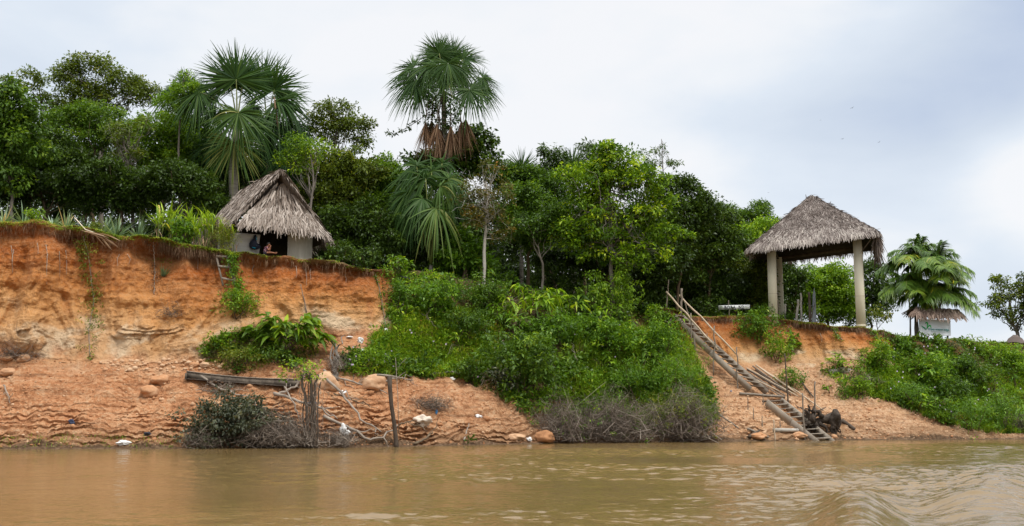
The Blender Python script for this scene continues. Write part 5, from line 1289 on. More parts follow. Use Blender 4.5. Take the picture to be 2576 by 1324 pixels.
# gable skirt facing the river
GT1, GT2 = P(700, 458, 59.25), P(717, 461, 59.45)
GB1, GB2 = P(598, 561, 57.3), P(818, 589, 60.2)
dn = lambda x, z: np.asarray(x) - Z3 * z
slab(rb, (apex - rdirv * 0.12, rear, FL, RL), 0.16, 0.12)
slab(rb, (apex - rdirv * 0.12, rear, FR, RR), 0.16, 0.12)
roof = rb.build('roof', THATCH, hut)
tb = MB()
thatch(tb, (apex - rdirv * 0.15 + Z3 * 0.05, rear + Z3 * 0.05, FL, RL), 40, 34, 0.36, 0.045, 0.06, 0.50, 0.16)
thatch(tb, (apex - rdirv * 0.15 + Z3 * 0.05, rear + Z3 * 0.05, FR, RR), 30, 20, 0.52, 0.055, 0.06, 0.48, 0.16)
# ragged rakes and ridge cap
for (p, q, n_) in ((apex, FL, 90), (apex, FR, 110)):
    t = RG.random(n_)[:, None]
    pos = p + (q - p) * t - rdirv * 0.12 + Z3 * 0.02
    tb.blades(pos, nrm(q - p) * 0.8 - rdirv * 0.45 - Z3 * 0.35 + RG.normal(size=(n_, 3)) * 0.25, 0.30, 0.06, 0.2, 2, [0.8, 1, 0.3], np.clip(0.42 + 0.2 * RG.normal(size=n_), 0, 1), roll=0.6)
t = RG.random(240)[:, None]
tb.blades(apex + RV * t + Z3 * 0.1, np.array([1, 0, 0]) * RG.choice([-1, 1], (240, 1)) * 0.8 - Z3 * 0.55 + RG.normal(size=(240, 3)) * 0.3, 0.5, 0.06, 0.3, 2, [0.8, 1, 0.3], np.clip(0.45 + 0.2 * RG.normal(size=240), 0, 1), roll=0.5)
tk = tb.build('thatch_strips', THATCH, hut); tk.parent = roof; tk.location = (0, 0, 0)
gb = MB()
slab(gb, (GT1, GT2, GB1, GB2), 0.12, 0.15)
thatch(gb, (GT1, GT2, GB1, GB2), 9, 22, 0.46, 0.085, 0.10, 0.46, 0.24, 0.0, 0.66, jit=0.2, sag=0.24, bj=0.14)
thatch(gb, (GT1, GT2, GB1, GB2), 10, 34, 0.34, 0.06, 0.14, 0.66, 0.16, 0.62, 0.98, jit=0.6, sag=0.35)
# the right end of the skirt hangs lower
t = RG.random(130)[:, None]
gb.blades(GB2 + (FR + rdirv * 0.4 - GB2) * t - Z3 * 0.02 + RG.normal(size=(130, 3)) * 0.08, np.array([0.3, -0.3, -1.0]) + RG.normal(size=(130, 3)) * 0.2, 0.5, 0.07, 0.1, 2, [0.8, 1, 0.3], np.clip(0.6 + 0.2 * RG.normal(size=130), 0, 1), roll=0.6)
gb.build('gable_thatch', THATCH, hut)
def wall_part(name, a0, a1, d, h, mat, lumpy=0.0, z0=-0.5):
    mb = MB()
    n = 14
    zs = np.linspace(z0, h, n)
    v = []
    for s in (-0.03, 0.03):
        for i, z in enumerate(zs):
            e = a1 + (lumpy * (0.5 * math.sin(i * 1.1) + 0.4 * RG.normal()) if lumpy else 0)
            v += [HL(a0, d + s, z), HL(e, d + s, z)]
    q = []
    for L in (0, 1):
        o = L * 2 * n
        q += [(o + 2 * i, o + 2 * i + 1, o + 2 * i + 3, o + 2 * i + 2) for i in range(n - 1)]
    for i in range(n - 1):
        q += [(2 * i, 2 * i + 2, 2 * n + 2 * i + 2, 2 * n + 2 * i), (2 * i + 1, 2 * n + 2 * i + 1, 2 * n + 2 * i + 3, 2 * i + 3)]
    q += [(2 * n - 2, 2 * n - 1, 4 * n - 1, 4 * n - 2), (0, 2 * n, 2 * n + 1, 1)]
    mb.add(v, q, a=0.5)
    return mb.build(name, mat, hut)
fx = lambda u: (u - 588) / (784 - 588) * hw
wall_part('wall', -0.9, fx(650), 0.0, 1.22, PLANKG, 0.05)['label'] = 'pale grey mud coated wall panel with a ragged edge'
wall_part('wall', fx(721), fx(784), -0.02, 1.75, BOARD)['label'] = 'cream plywood panel right of the doorway'
mb = MB()
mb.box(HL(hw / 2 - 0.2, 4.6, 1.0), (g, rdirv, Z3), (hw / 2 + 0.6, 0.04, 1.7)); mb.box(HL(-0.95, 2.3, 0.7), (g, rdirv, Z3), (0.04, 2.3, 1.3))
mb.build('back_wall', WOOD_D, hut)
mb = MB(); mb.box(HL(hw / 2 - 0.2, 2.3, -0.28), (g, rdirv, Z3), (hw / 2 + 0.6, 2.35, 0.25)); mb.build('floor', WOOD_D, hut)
for a, d in ((fx(786), 0.03), (-0.95, 0.05), (fx(786), 4.5), (fx(655), 0.1)):
    mb = MB(); mb.beam(HL(a, d, -0.6), HL(a, d, 1.9), 0.09, 0.09); mb.build('post', WOOD_D, hut)

# backpack hung on the left wall
bp0 = HL(fx(638), -0.12, 1.12)
bpk = thing('backpack', bp0, 'black backpack with turquoise trim hanging on the hut wall', 'backpack')
mb = MB()
mb.rock(HL(fx(633), -0.14, 0.62), (0.22, 0.12, 0.27), 0.5, 0.15, 2); mb.rock(HL(fx(640), -0.15, 0.52), (0.26, 0.11, 0.16), 0.5, 0.2, 2)
mb.build('bag_body', BAGB, bpk, True)
mb = MB()
mb.tube([HL(fx(637), -0.13, 0.85), HL(fx(637.5), -0.13, 1.0), HL(fx(638), -0.08, 1.15)], 0.065, 6); mb.tube([HL(fx(630), -0.12, 0.8), HL(fx(633), -0.13, 1.0), HL(fx(637), -0.08, 1.13)], 0.02, 5)
mb.build('strap', BAGB, bpk, True)
mb = MB()
mb.tube([HL(fx(639), -0.21, 1.05), HL(fx(639), -0.23, 0.85)], 0.022, 5); mb.tube([HL(fx(639.5), -0.27, 0.55), HL(fx(645.5), -0.22, 0.40)], 0.024, 5); mb.tube([HL(fx(629), -0.22, 0.44), HL(fx(637), -0.26, 0.40)], 0.026, 5)
mb.build('trim', BAGT, bpk, True)

# ---------------- the person sitting in the doorway
def person():
    s = 0.86
    hipc = P(666.5, 640.5, 58.35); hipc[2] = max(hipc[2], hz + 0.02)
    def L(x, y, z): return Vector((hipc[0] + x * s, hipc[1] + y * s, hipc[2] + z * s))
    J = {'pelvis': (L(0, 0, 0.10), 0.125), 'belly': (L(0.02, 0, 0.24), 0.125), 'chest': (L(0.08, 0, 0.40), 0.125), 'upchest': (L(0.13, 0, 0.48), 0.085), 'neck': (L(0.185, 0, 0.545), 0.042), 'jaw': (L(0.235, 0, 0.595), 0.065),
         'head': (L(0.235, 0, 0.665), 0.092), 'crown': (L(0.225, 0, 0.725), 0.062), 'nose': (L(0.325, 0, 0.64), 0.016)}
    E = [('pelvis', 'belly'), ('belly', 'chest'), ('chest', 'upchest'), ('upchest', 'neck'), ('neck', 'jaw'), ('jaw', 'head'), ('head', 'crown'), ('head', 'nose')]
    for sd, y in (('n', -1), ('f', 1)):
        J.update({'sh' + sd: (L(0.13, y * 0.14, 0.455), 0.055), 'el' + sd: (L(0.27, y * 0.15, 0.235), 0.038), 'wr' + sd: (L(0.335, y * 0.07, 0.50), 0.026), 'pa' + sd: (L(0.35, y * 0.045, 0.565), 0.026)})
        E += [('upchest', 'sh' + sd), ('sh' + sd, 'el' + sd), ('el' + sd, 'wr' + sd), ('wr' + sd, 'pa' + sd)]
        for i, (fx_, fz, ln) in enumerate([(0.018, 0.030, 0.9), (0.028, 0.020, 1.0), (0.032, 0.008, 0.95), (0.030, -0.006, 0.8)]):
            a, b = 'k%d%s' % (i, sd), 't%d%s' % (i, sd)
            J[a] = (L(0.35 + fx_ * ln, y * (0.045 - 0.012), 0.565 + fz + 0.008), 0.010)
            J[b] = (L(0.352 + fx_ * 0.55, y * 0.012, 0.572 + fz), 0.009)
            E += [('pa' + sd, a), (a, b)]
        J['th' + sd] = (L(0.335, y * 0.018, 0.553), 0.011); E.append(('pa' + sd, 'th' + sd))
        J.update({'hip' + sd: (L(0.05, y * 0.09, 0.09), 0.088), 'kn' + sd: (L(0.40, y * 0.12, 0.115), 0.056), 'an' + sd: (L(0.70, y * 0.09, 0.065), 0.036), 'to' + sd: (L(0.755, y * 0.10, 0.155), 0.026)})
        E += [('pelvis', 'hip' + sd), ('hip' + sd, 'kn' + sd), ('kn' + sd, 'an' + sd), ('an' + sd, 'to' + sd)]
    def skin(name, joints, edges, mat, root_joint, parent, grow=1.0):
        keys = list(joints)
        me = bpy.data.meshes.new(name)
        me.from_pydata([joints[k][0] - hv for k in keys], [(keys.index(a), keys.index(b)) for a, b in edges], [])
        ob = bpy.data.objects.new(name, me); COL.objects.link(ob); ob.parent = parent
        m = ob.modifiers.new('skin', 'SKIN'); m.use_smooth_shade = True
        for i, k in enumerate(keys):
            r = joints[k][1] * s * grow
            me.skin_vertices[0].data[i].radius = (r, r)
            me.skin_vertices[0].data[i].use_root = (k == root_joint)
        sbm = ob.modifiers.new('sub', 'SUBSURF'); sbm.levels = 1; sbm.render_levels = 2
        me.materials.append(mat)
        return ob
    root = thing('person', hipc, 'person in a flowered top sitting in the hut doorway, hands at mouth', 'person')
    hv = Vector(root.location)
    skin('body', J, E, SKIN, 'pelvis', root)
    top = {k: J[k] for k in ('pelvis', 'belly', 'chest', 'upchest')}
    te = [('pelvis', 'belly'), ('belly', 'chest'), ('chest', 'upchest')]
    for sd, y in (('n', -1), ('f', 1)):
        top['sh' + sd] = J['sh' + sd]; top['sl' + sd] = (J['sh' + sd][0].lerp(J['el' + sd][0], 0.5), 0.056)
        te += [('upchest', 'sh' + sd), ('sh' + sd, 'sl' + sd)]
    m, n, l, o = new_mat('flowered_cloth')
    tc = N(n, 'ShaderNodeTexCoord'); vo = N(n, 'ShaderNodeTexVoronoi', ins={'Scale': 19.0})
    l.new(tc.outputs['Object'], vo.inputs['Vector'])
    c = RAMP(n, l, vo.outputs['Distance'], [(0.30, (0.62, 0.45, 0.52)), (0.42, (0.16, 0.035, 0.075))])
    b = N(n, 'ShaderNodeBsdfPrincipled', ins={'Roughness': 0.85}); l.new(c, b.inputs[0]); l.new(b.outputs[0], o.inputs[0])
    skin('top', top, te, m, 'pelvis', root, 1.14)
    sh = {k: J[k] for k in ('pelvis', 'hipn', 'hipf')}
    sh['mn'] = (J['hipn'][0].lerp(J['knn'][0], 0.5), 0.078); sh['mf'] = (J['hipf'][0].lerp(J['knf'][0], 0.5), 0.078)
    skin('shorts', sh, [('pelvis', 'hipn'), ('pelvis', 'hipf'), ('hipn', 'mn'), ('hipf', 'mf')], flat_mat('dark_cloth', (0.05, 0.035, 0.05), 0.9), 'pelvis', root, 1.1)
    hh = MB()
    hh.rock(np.array(L(0.195, 0, 0.69)), (0.098 * s, 0.10 * s, 0.098 * s), 0.5, 0.05, 2); hh.rock(np.array(L(0.12, 0, 0.655)), (0.058 * s, 0.06 * s, 0.058 * s), 0.5, 0.08, 2)
    hh.rock(np.array(L(0.235, 0, 0.745)), (0.085 * s, 0.088 * s, 0.045 * s), 0.5, 0.05, 2)
    hh.build('hair', HAIR, root, True)
    fm = MB()
    for y in (-1, 1):
        fm.rock(np.array(L(0.316, y * 0.036, 0.672)), np.array([0.008, 0.013, 0.008]) * s, 0.5, 0, 1)
    fm.tube([np.array(L(0.312, -0.022, 0.606)), np.array(L(0.317, 0, 0.605)), np.array(L(0.312, 0.022, 0.606))], 0.006, 5)
    fm.build('eyes_and_mouth', HAIR, root)
    em = MB()
    for y in (-1, 1): em.rock(np.array(L(0.225, y * 0.093, 0.645)), np.array([0.022, 0.010, 0.032]) * s, 0.5, 0.05, 1)
    em.build('ear', SKIN, root, True)
person()

# ---------------- pavilion of four cream pillars under a thatched pyramid
pr, pl = P(2166, 821, 70.2), P(1946, 798, 72.0)
pz = gpt(2166, 70.6)[2]
px = nrm(np.array([pr[0] - pl[0], pr[1] - pl[1], 0])); py = np.array([-px[1], px[0], 0])
pw = np.linalg.norm((pr - pl)[:2])
pvc = np.array([(pr[0] + pl[0]) / 2, (pr[1] + pl[1]) / 2, pr[2]]) + py * 2.6
pav = thing('pavilion', pvc, 'tall open pavilion with cream pillars and a grey thatched pyramid roof', 'pavilion')
topz_r, topz_l = P(2160, 606, 70.2)[2], P(1940, 634, 72.0)[2]
def tilt(a): return topz_l + (topz_r - topz_l) * a      # the eaves are not level: lower at the left
for (a, d, w) in ((0, 0, 0.28), (1, 0, 0.28), (0, 5.2, 0.28), (1, 5.2, 0.28)):
    b = (pl if a == 0 else pr) + (py * d if d else 0)
    b = np.array([b[0], b[1], 0.0])
    b[2] = (pl if a == 0 else pr)[2]
    t_ = b.copy(); t_[2] = tilt(a) + 0.3
    mb = MB()
    mb.box((b + t_) / 2 - Z3 * 0.3, (px, py, Z3), (w, w, (t_[2] - b[2]) / 2 + 0.3)); mb.A[-1][0::2] = 0.22
    mid = b + Z3 * (t_[2] - b[2]) * 0.33
    mb.box(mid, (px, py, Z3), (w + 0.006, w + 0.006, 0.012), 0.1)
    mb.box(b + Z3 * 0.02, (px, py, Z3), (w + 0.02, w + 0.02, 0.06), 0.2)
    mb.build('pillar', CONC, pav)
ap = P(2041, 492, 73.4)
e0 = [np.array([pl[0], pl[1], 0]) - px * 1.38 - py * 1.4, np.array([pr[0], pr[1], 0]) + px * 1.25 - py * 1.4]
e0 += [e0[0] + py * 8.0, e0[1] + py * 8.0]
for i, a in enumerate((-0.27, 1.25, -0.27, 1.25)): e0[i][2] = tilt(a) + 0.22
cFL, cFR, cBL, cBR = e0
mb = MB()
for (p, q) in ((cFL, cFR), (cFR, cBR), (cBR, cBL), (cBL, cFL)): slab(mb, (ap, ap, p, q), 0.16, 0.1)
proof = mb.build('roof', THATCH2, pav)
mb = MB()
for (p, q, dn_) in ((cFL, cFR, 34), (cFR, cBR, 24), (cBR, cBL, 8), (cBL, cFL, 22)):
    thatch(mb, (ap, ap, p, q), 44, dn_ * 1.5, 0.34, 0.035, 0.05, 0.43, 0.19, 0.01, 0.93, jit=0.9)
    thatch(mb, (ap, ap, p, q), 5, dn_ * 1.7, 0.34, 0.05, 0.07, 0.68, 0.16, 0.90, 1.0, jit=0.45, sag=0.5)
    # hanging fringe under the eave
    n_ = int(dn_ * 14); t = RG.random(n_)[:, None]
    mb.blades(p + (q - p) * t + RG.normal(size=(n_, 3)) * 0.06 - Z3 * 0.02, np.array([0, 0, -1.0]) + RG.normal(size=(n_, 3)) * 0.22, 0.22 + 0.2 * fbm(t[:, 0] * 9, 0.5, 0, 2), 0.06, 0.0, 2, [0.8, 1, 0.3], np.clip(0.55 + 0.2 * RG.normal(size=n_), 0, 1), roll=0.5)
    # hips
    t = RG.random(150)[:, None]
    mb.blades(ap + (p - ap) * t + Z3 * 0.05, nrm(p - ap) + RG.normal(size=(150, 3)) * 0.4, 0.4, 0.05, 0.2, 2, [0.7, 1, 0.3], np.clip(0.42 + 0.2 * RG.normal(size=150), 0, 1), roll=0.8)
# right end hangs further down
t = RG.random(260)[:, None]
mb.blades(cFR + (cBR - cFR) * t, np.array([0.0, 0.0, -1.0]) + RG.normal(size=(260, 3)) * 0.2, 1.0 * np.clip(1 + 0.4 * RG.normal(size=260), 0.3, 1.8), 0.08, 0.0, 3, [0.8, 1, 0.8, 0.3], np.clip(0.3 + 0.15 * RG.normal(size=260), 0, 1), roll=0.5)
s_ = mb.build('thatch_strips', THATCH2, pav); s_.parent = proof; s_.location = (0, 0, 0)
for (a0, d0, a1, d1) in ((0, 0, 1, 0), (0, 5.2, 1, 5.2), (0, 0, 0, 5.2), (1, 0, 1, 5.2)):
    f = lambda a, d: np.array([pl[0], pl[1], 0]) + px * pw * a + py * d + Z3 * (tilt(a) + 0.25)
    mb = MB(); mb.beam(f(a0, d0), f(a1, d1), 0.16, 0.2); mb.build('beam', WOOD_D, pav)
for k in range(5):
    f = np.array([pl[0], pl[1], 0]) + px * pw * (0.1 + 0.2 * k) + py * 2.6
    mb = MB(); mb.tube([f - py * 3.6 + Z3 * (tilt(0.5) + 0.25), np.array([ap[0] + (k - 2) * 0.25, ap[1], ap[2] - 0.5])], 0.05, 5); mb.build('rafter', WOOD_D, pav)

# ---------------- sign boards
def font_text(txt, size, origin, ax, up, mat, parent, name='lettering', depth=0.004, shear=0.0, space=1.0, bold=0.0, width=0):
    cu = bpy.data.curves.new(name, 'FONT'); cu.body = txt; cu.size = size; cu.extrude = depth; cu.shear = shear; cu.space_character = space; cu.offset = bold
    cu.materials.append(mat)
    tmp = bpy.data.objects.new(name, cu); COL.objects.link(tmp)
    bpy.context.view_layer.update()
    me = bpy.data.meshes.new_from_object(tmp.evaluated_get(bpy.context.evaluated_depsgraph_get()))
    bpy.data.objects.remove(tmp); bpy.data.curves.remove(cu)
    if width:
        xs_ = [v.co.x for v in me.vertices]; f_ = width / (max(xs_) - min(xs_)); x0_ = min(xs_)
        for v in me.vertices: v.co.x = (v.co.x - x0_) * f_
    ob = bpy.data.objects.new(name, me); COL.objects.link(ob); ob.parent = parent
    ax, up = Vector(ax).normalized(), Vector(up).normalized(); nn = ax.cross(up).normalized(); up = nn.cross(ax)
    M = Matrix((ax, up, nn)).transposed().to_4x4(); M.translation = Vector(origin) - Vector(parent.location)
    ob.matrix_local = M
    return ob
bY = 72.0
TL, TR_, BR, BL = P(1808, 769, bY), P(1886, 767, bY), P(1886, 777.3, bY), P(1808, 779.6, bY)
bs = thing('name_board', (BL + BR) / 2, 'white board lettered BORA N2 propped on a wooden chair', 'sign')
ax = nrm(TR_ - TL); upv = nrm(TL - BL); nv = np.array([0, -1.0, 0])
W_, H_ = np.linalg.norm(TR_ - TL), np.linalg.norm(TL - BL)
mb = MB(); mb.box((TL + BR) / 2, (ax, nv, upv), (W_ / 2, 0.015, H_ / 2), 0.5); mb.build('board', WHITE, bs)
font_text('BORA  N2', H_ * 1.12, BL + ax * W_ * 0.19 + upv * H_ * 0.10 + nv * 0.02, ax, upv, BLACK, bs, space=1.12, bold=0.008, width=W_ * 0.62)
mb = MB()
for a, b, w in ((0.035, 0.6, 0.04), (0.06, 0.38, 0.03), (0.86, 0.45, 0.1), (0.1, 0.2, 0.05)): mb.box(TL + ax * W_ * a - upv * H_ * b + nv * 0.018, (ax, nv, upv), (W_ * w / 2, 0.002, 0.008))
mb.build('brush_marks', BLACK, bs)
# chair
cb = P(1848, 790.5, bY + 0.25); cb[2] = gpt(1848, bY + 0.25)[2]
ch = thing('wooden_chair', cb, 'small brown wooden chair behind the white name board', 'chair')
def cp_(x, y, z): return cb + np.array([x, y, z])
hw_ = 0.2
for x in (-hw_, hw_):
    mb = MB(); mb.beam(cp_(x, 0.4, -0.05), cp_(x, 0.46, 0.95), 0.045, 0.045); mb.build('back_post', WOOD_D, ch)
    mb = MB(); mb.beam(cp_(x, 0.0, -0.05), cp_(x, 0.0, 0.44), 0.045, 0.045); mb.build('leg', WOOD_D, ch)
mb = MB(); mb.box(cp_(0, 0.2, 0.45), np.eye(3), (hw_ + 0.03, 0.22, 0.018)); mb.build('seat', WOOD_D, ch)
for z in (0.78, 0.92): 
    mb = MB(); mb.beam(cp_(-hw_, 0.45, z), cp_(hw_, 0.45, z), 0.02, 0.05); mb.build('back_slat', WOOD_D, ch)
mb = MB(); mb.beam(cp_(-hw_, 0, 0.2), cp_(hw_, 0, 0.2), 0.02, 0.04); mb.build('stretcher', WOOD_D, ch)

sY = 78.6
TL, TR_, BR, BL = P(2312, 803, sY - 0.35), P(2390, 806.7, sY - 0.35), P(2391.5, 844.6, sY - 0.35), P(2312, 844, sY - 0.35)
ls = thing('lodge_sign', (BL + BR) / 2, 'white lodge sign with green leaf emblem under a small thatched roof', 'sign')
ax = nrm(TR_ - TL); upv = nrm(TL - BL); W_, H_ = np.linalg.norm(TR_ - TL), np.linalg.norm(TL - BL)
mb = MB()
gx, gz = np.meshgrid(np.linspace(0, 1, 30), np.linspace(0, 1, 16), indexing='ij')
pts_ = (TL * (1 - gx)[..., None] + TR_ * gx[..., None]) * (1 - gz)[..., None] + (BL * (1 - gx)[..., None] + BR * gx[..., None]) * gz[..., None]
pts_ = pts_ + nv * (0.02 * np.sin(gx * 5 + gz * 9) * (gz > 0.5) * (gz - 0.5) * 2)[..., None]
mb.add(pts_ + nv * 0.03, grid_quads(30, 16)); mb.add(pts_ - nv * 0.02, grid_quads(30, 16))
for p, q in ((TL, TR_), (BL, BR), (TL, BL), (TR_, BR)): mb.beam(p, q, 0.03, 0.03)
mb.build('panel', BANNER, ls)
def sp_(x, y): return TL + ax * W_ * x + (BL - TL) * y + nv * 0.055
font_text('tropay amazon lodge', H_ * 0.185, sp_(0.285, 0.635), ax, upv, TEAL, ls, space=0.95, bold=0.004, width=W_ * 0.675)
mb = MB(); mb.beam(sp_(0.29, 0.70), sp_(0.965, 0.73), 0.004, 0.012); mb.build('underline', TEAL, ls)
def emblem(pts, ws, mat):
    pts = np.array([sp_(*p) for p in pts]); t = np.linspace(0, len(pts) - 1, 14)
    q = np.stack([np.interp(t, range(len(pts)), pts[:, i]) for i in range(3)], 1)
    w = np.interp(t, range(len(ws)), ws)
    tan = nrm(np.gradient(q, axis=0)); s = nrm(np.cross(tan, nv))
    v = np.stack([q - s * w[:, None], q + s * w[:, None]], 1).reshape(-1, 3)
    mb = MB(); mb.add(v, [(2 * i, 2 * i + 1, 2 * i + 3, 2 * i + 2) for i in range(13)]); mb.build('emblem_leaf', mat, ls)
emblem([(0.225, 0.62), (0.26, 0.48), (0.27, 0.30), (0.25, 0.20), (0.215, 0.19), (0.19, 0.29)], [0.015, 0.03, 0.05, 0.055, 0.04, 0.01], GREEN1)
emblem([(0.235, 0.62), (0.28, 0.46), (0.32, 0.37), (0.35, 0.37), (0.375, 0.45), (0.385, 0.56)], [0.012, 0.03, 0.045, 0.05, 0.035, 0.008], GREEN1)
emblem([(0.22, 0.62), (0.16, 0.53), (0.11, 0.47), (0.06, 0.40)], [0.02, 0.05, 0.04, 0.008], GREEN2)
emblem([(0.23, 0.62), (0.20, 0.60), (0.165, 0.64)], [0.01, 0.03, 0.005], GREEN2)
for u, v0 in ((2384, 790), (2326, 790)):
    p = P(u, v0, sY - 0.24); q = P(u, 862, sY - 0.24)
    mb = MB(); mb.beam(p, q, 0.1, 0.1); mb.build('post', WOOD_D, ls)
r0, r1 = P(2301, 774, sY + 0.1), P(2409, 779, sY + 0.1)
f0, f1 = P(2296, 787, sY - 0.42), P(2420, 792, sY - 0.42)
b0_, b1_ = f0 + np.array([0, 1.5, 0]), f1 + np.array([0, 1.5, 0])
mb = MB()
slab(mb, (r0, r1, f0, f1), 0.05, 0.1); slab(mb, (r0, r1, b0_, b1_), 0.05, 0.1)
sroof = mb.build('thatch_roof', THATCH3, ls)
mb = MB()
thatch(mb, (r0, r1, f0, f1), 6, 20, 0.55, 0.10, 0.07, 0.55, 0.2, jit=0.5, sag=0.4); thatch(mb, (r0, r1, b0_, b1_), 4, 14, 0.5, 0.10, 0.07, 0.5, 0.2, jit=0.5)
t = RG.random(90)[:, None]
mb.blades(f0 + (f1 - f0) * t, np.array([0, 0, -1.0]) + RG.normal(size=(90, 3)) * 0.4, 0.26, 0.09, 0, 3, [0.6, 1, 0.7, 0.1], np.clip(0.5 + 0.2 * RG.normal(size=90), 0, 1), roll=0.7)
s_ = mb.build('thatch_strips', THATCH3, ls); s_.parent = sroof; s_.location = (0, 0, 0)

# far hut: only its conical roof shows over the bank
fb = gpt(2552, 92)
fh = thing('thatched_hut', fb, 'distant hut whose conical thatched roof peeks over the right bank', 'hut')
apx = P(2553, 843, 92); rad = 1.15
mb = MB()
ang = np.linspace(0, 2 * math.pi, 25)
for i in range(24):
    c = [apx + np.array([math.cos(a) * r, math.sin(a) * r, -h]) for a in (ang[i], ang[i + 1]) for r, h in ((0.12, 0.0), (0.55, 0.3), (rad, 1.25))]
    mb.add(c, [(0, 1, 4, 3), (1, 2, 5, 4)], a=0.3)
    thatch(mb, (c[0], c[3], c[2], c[5]), 9, 26, 0.3, 0.05, 0.04, 0.45, 0.2)
fr = mb.build('roof', THATCH2, fh)
mb = MB(); z_ = apx[2] - 1.2
mb.tube([np.array([fb[0], fb[1], fb[2] - 0.2]), np.array([apx[0], apx[1], z_])], 0.85, 14); mb.build('wall', WOOD, fh)

# ---------------- stairways down the bank
def stairs(label, TLp, TRp, BLp, BRp, n, board=0.38, th=0.055, sag=0.0, group=None):
    root = thing('wooden_stairway', (BLp + BRp) / 2, label, 'stairway', group)
    for (p, q) in ((TLp, BLp), (TRp, BRp)):
        mb = MB(); d = nrm(q - p)
        pm = (p + q) / 2 - Z3 * sag
        dn = -Z3 * board * 0.3
        mb.beam(p + dn, pm + dn, th, board, 0.78, jitter=0.006); mb.beam(pm + d * 0.004 + dn, q + dn, th * 1.05, board * 0.98, 0.7, jitter=0.006)
        mb.build('stringer', WOOD, root)
    for i in range(n):
        t = (i + 0.4) / n
        sg = -Z3 * sag * (1 - abs(2 * t - 1))
        a, b = TLp + (BLp - TLp) * t + sg, TRp + (BRp - TRp) * t + sg
        mb = MB(); w = nrm(b - a); fw = nrm(np.cross(w, Z3)); fw = fw if fw[1] < 0 else -fw
        mb.box((a + b) / 2 + Z3 * (0.02 + 0.015 * RG.normal()), (w, fw, Z3), (np.linalg.norm(b - a) / 2 - th / 2, 0.12, 0.022), 0.72 + 0.15 * RG.normal(), 0.006)
        mb.build('tread', WOOD, root)
    return root
u1TL, u1TR = P(1691, 789, 67.0), P(1716, 794, 67.6)
u1BL, u1BR = hit(1884, 986) + Z3 * 0.25 + np.array([0, -0.35, 0]), hit(1926, 994) + Z3 * 0.25 + np.array([0, -0.35, 0])
st1 = stairs('long wooden stairway climbing the bare bank with pole handrails', u1TL, u1TR, u1BL, u1BR, 17, sag=0.03)
# keep the ground clear: sign of each rail and post
def pole(root, name, p, q, r0, r1, mat, wob=0.006):
    mb = MB(); mb.tube(bent(p, q, 9, 0, wob), np.linspace(r0, r1, 9), 6, 0.5, rough=0.05); return mb.build(name, mat, root, smooth=True)
def along(p, q, t): return p + (q - p) * t
def lift_to(v, pt): 
    z = zof(v, pt[1]); return np.array([pt[0], pt[1], z])
YR = lambda u: np.interp(u, (1676, 1691, 1884, 1930), (67.0, 67.0, u1BL[1], u1BR[1]))
pole(st1, 'handrail', P(1675.8, 734, 67.0), P(1807, 881, YR(1800) - 0.1), 0.062, 0.052, WOOD_L)
pole(st1, 'handrail', P(1709, 743, 67.7), P(1852, 891, YR(1850) + 0.5), 0.062, 0.052, WOOD_L)
for (a, b, r, m, dy) in (((1682, 704), (1676, 776), 0.045, WOOD, 0), ((1715, 726), (1712, 790), 0.085, WOOD, 0.6), ((1738, 788), (1740, 884), 0.045, WOOD, -0.15), ((1797, 820), (1795, 940), 0.045, WOOD, -0.1), ((1853, 873), (1856, 990), 0.045, WOOD, -0.05),
                         ((1779, 838), (1780, 880), 0.03, WOOD, 0.5), ((1722, 758), (1734, 795), 0.04, WOOD, 0.6), ((1745, 835), (1748, 888), 0.08, WOOD, -0.05)):
    Yp = YR(a[0]) + dy
    pole(st1, 'post', P(*b, Yp) - Z3 * 0.1, P(*a, Yp), r, r * 0.8, m, 0.012)
l1 = stairs('short wooden stairway leading into the river', hit(1925, 1020) + Z3 * 0.3 + np.array([0, -0.3, 0]), hit(1961, 1016) + Z3 * 0.3 + np.array([0, -0.3, 0]), hit(2050, 1107) + np.array([0, -0.5, -0.12]), hit(2089, 1108) + np.array([0, -0.5, -0.12]), 10, 0.42)
def stick(name, label, cat, pts, r0, r1, mat, group=None, Y=None, dy=-0.05, wob=0.01, sides=6, sink=0.15):
    base = hit(*pts[0]) + np.array([0, dy, 0]) if Y is None else P(*pts[0], Y)
    q = [base - Z3 * sink] + [P(u, v, base[1] - 0.02 * i) for i, (u, v) in enumerate(pts[1:])]
    q = np.array(q); t = np.linspace(0, len(q) - 1, 10)
    q = np.stack([np.interp(t, range(len(q)), q[:, i]) for i in range(3)], 1); q[1:] += RG.normal(size=(9, 3)) * wob
    mb = MB(); mb.tube(q, np.linspace(r0, r1, 10), sides, 0.5, rough=0.07)
    return tag(mb.build(name, mat, None, True), label, cat, group)
stick('mooring_pole', 'tall reddish pole stuck in the bank beside the short stairway', 'pole', [(1983, 1021), (1979, 960), (1974, 890)], 0.05, 0.035, WOOD_D)
stick('mooring_pole', 'pole standing in front of the short stairway at the water', 'pole', [(2024, 1106), (2021, 1040), (2018, 988)], 0.05, 0.04, WOOD)
stick('mooring_pole', 'pole standing beside the blackened stump', 'pole', [(2050.5, 1079), (2050, 1010), (2049, 960)], 0.05, 0.04, WOOD)
stick('mooring_pole', 'short pale stake in front of the birch like log', 'pole', [(1949, 1104), (1948, 1080), (1946, 1056)], 0.045, 0.035, WOOD_L)
for u, a, b in ((1919, 990, 1018), (1881, 1000, 1028), (1895, 1026, 1050), (1917, 1045, 1070), (1962, 1060, 1072)):
    stick('small_stake', 'little wooden stake poking out of the sand by the stairways', 'stake', [(u, b), (u + 0.5, (a + b) / 2), (u, a)], 0.028, 0.022, WOOD, group='little stakes by the stairways')
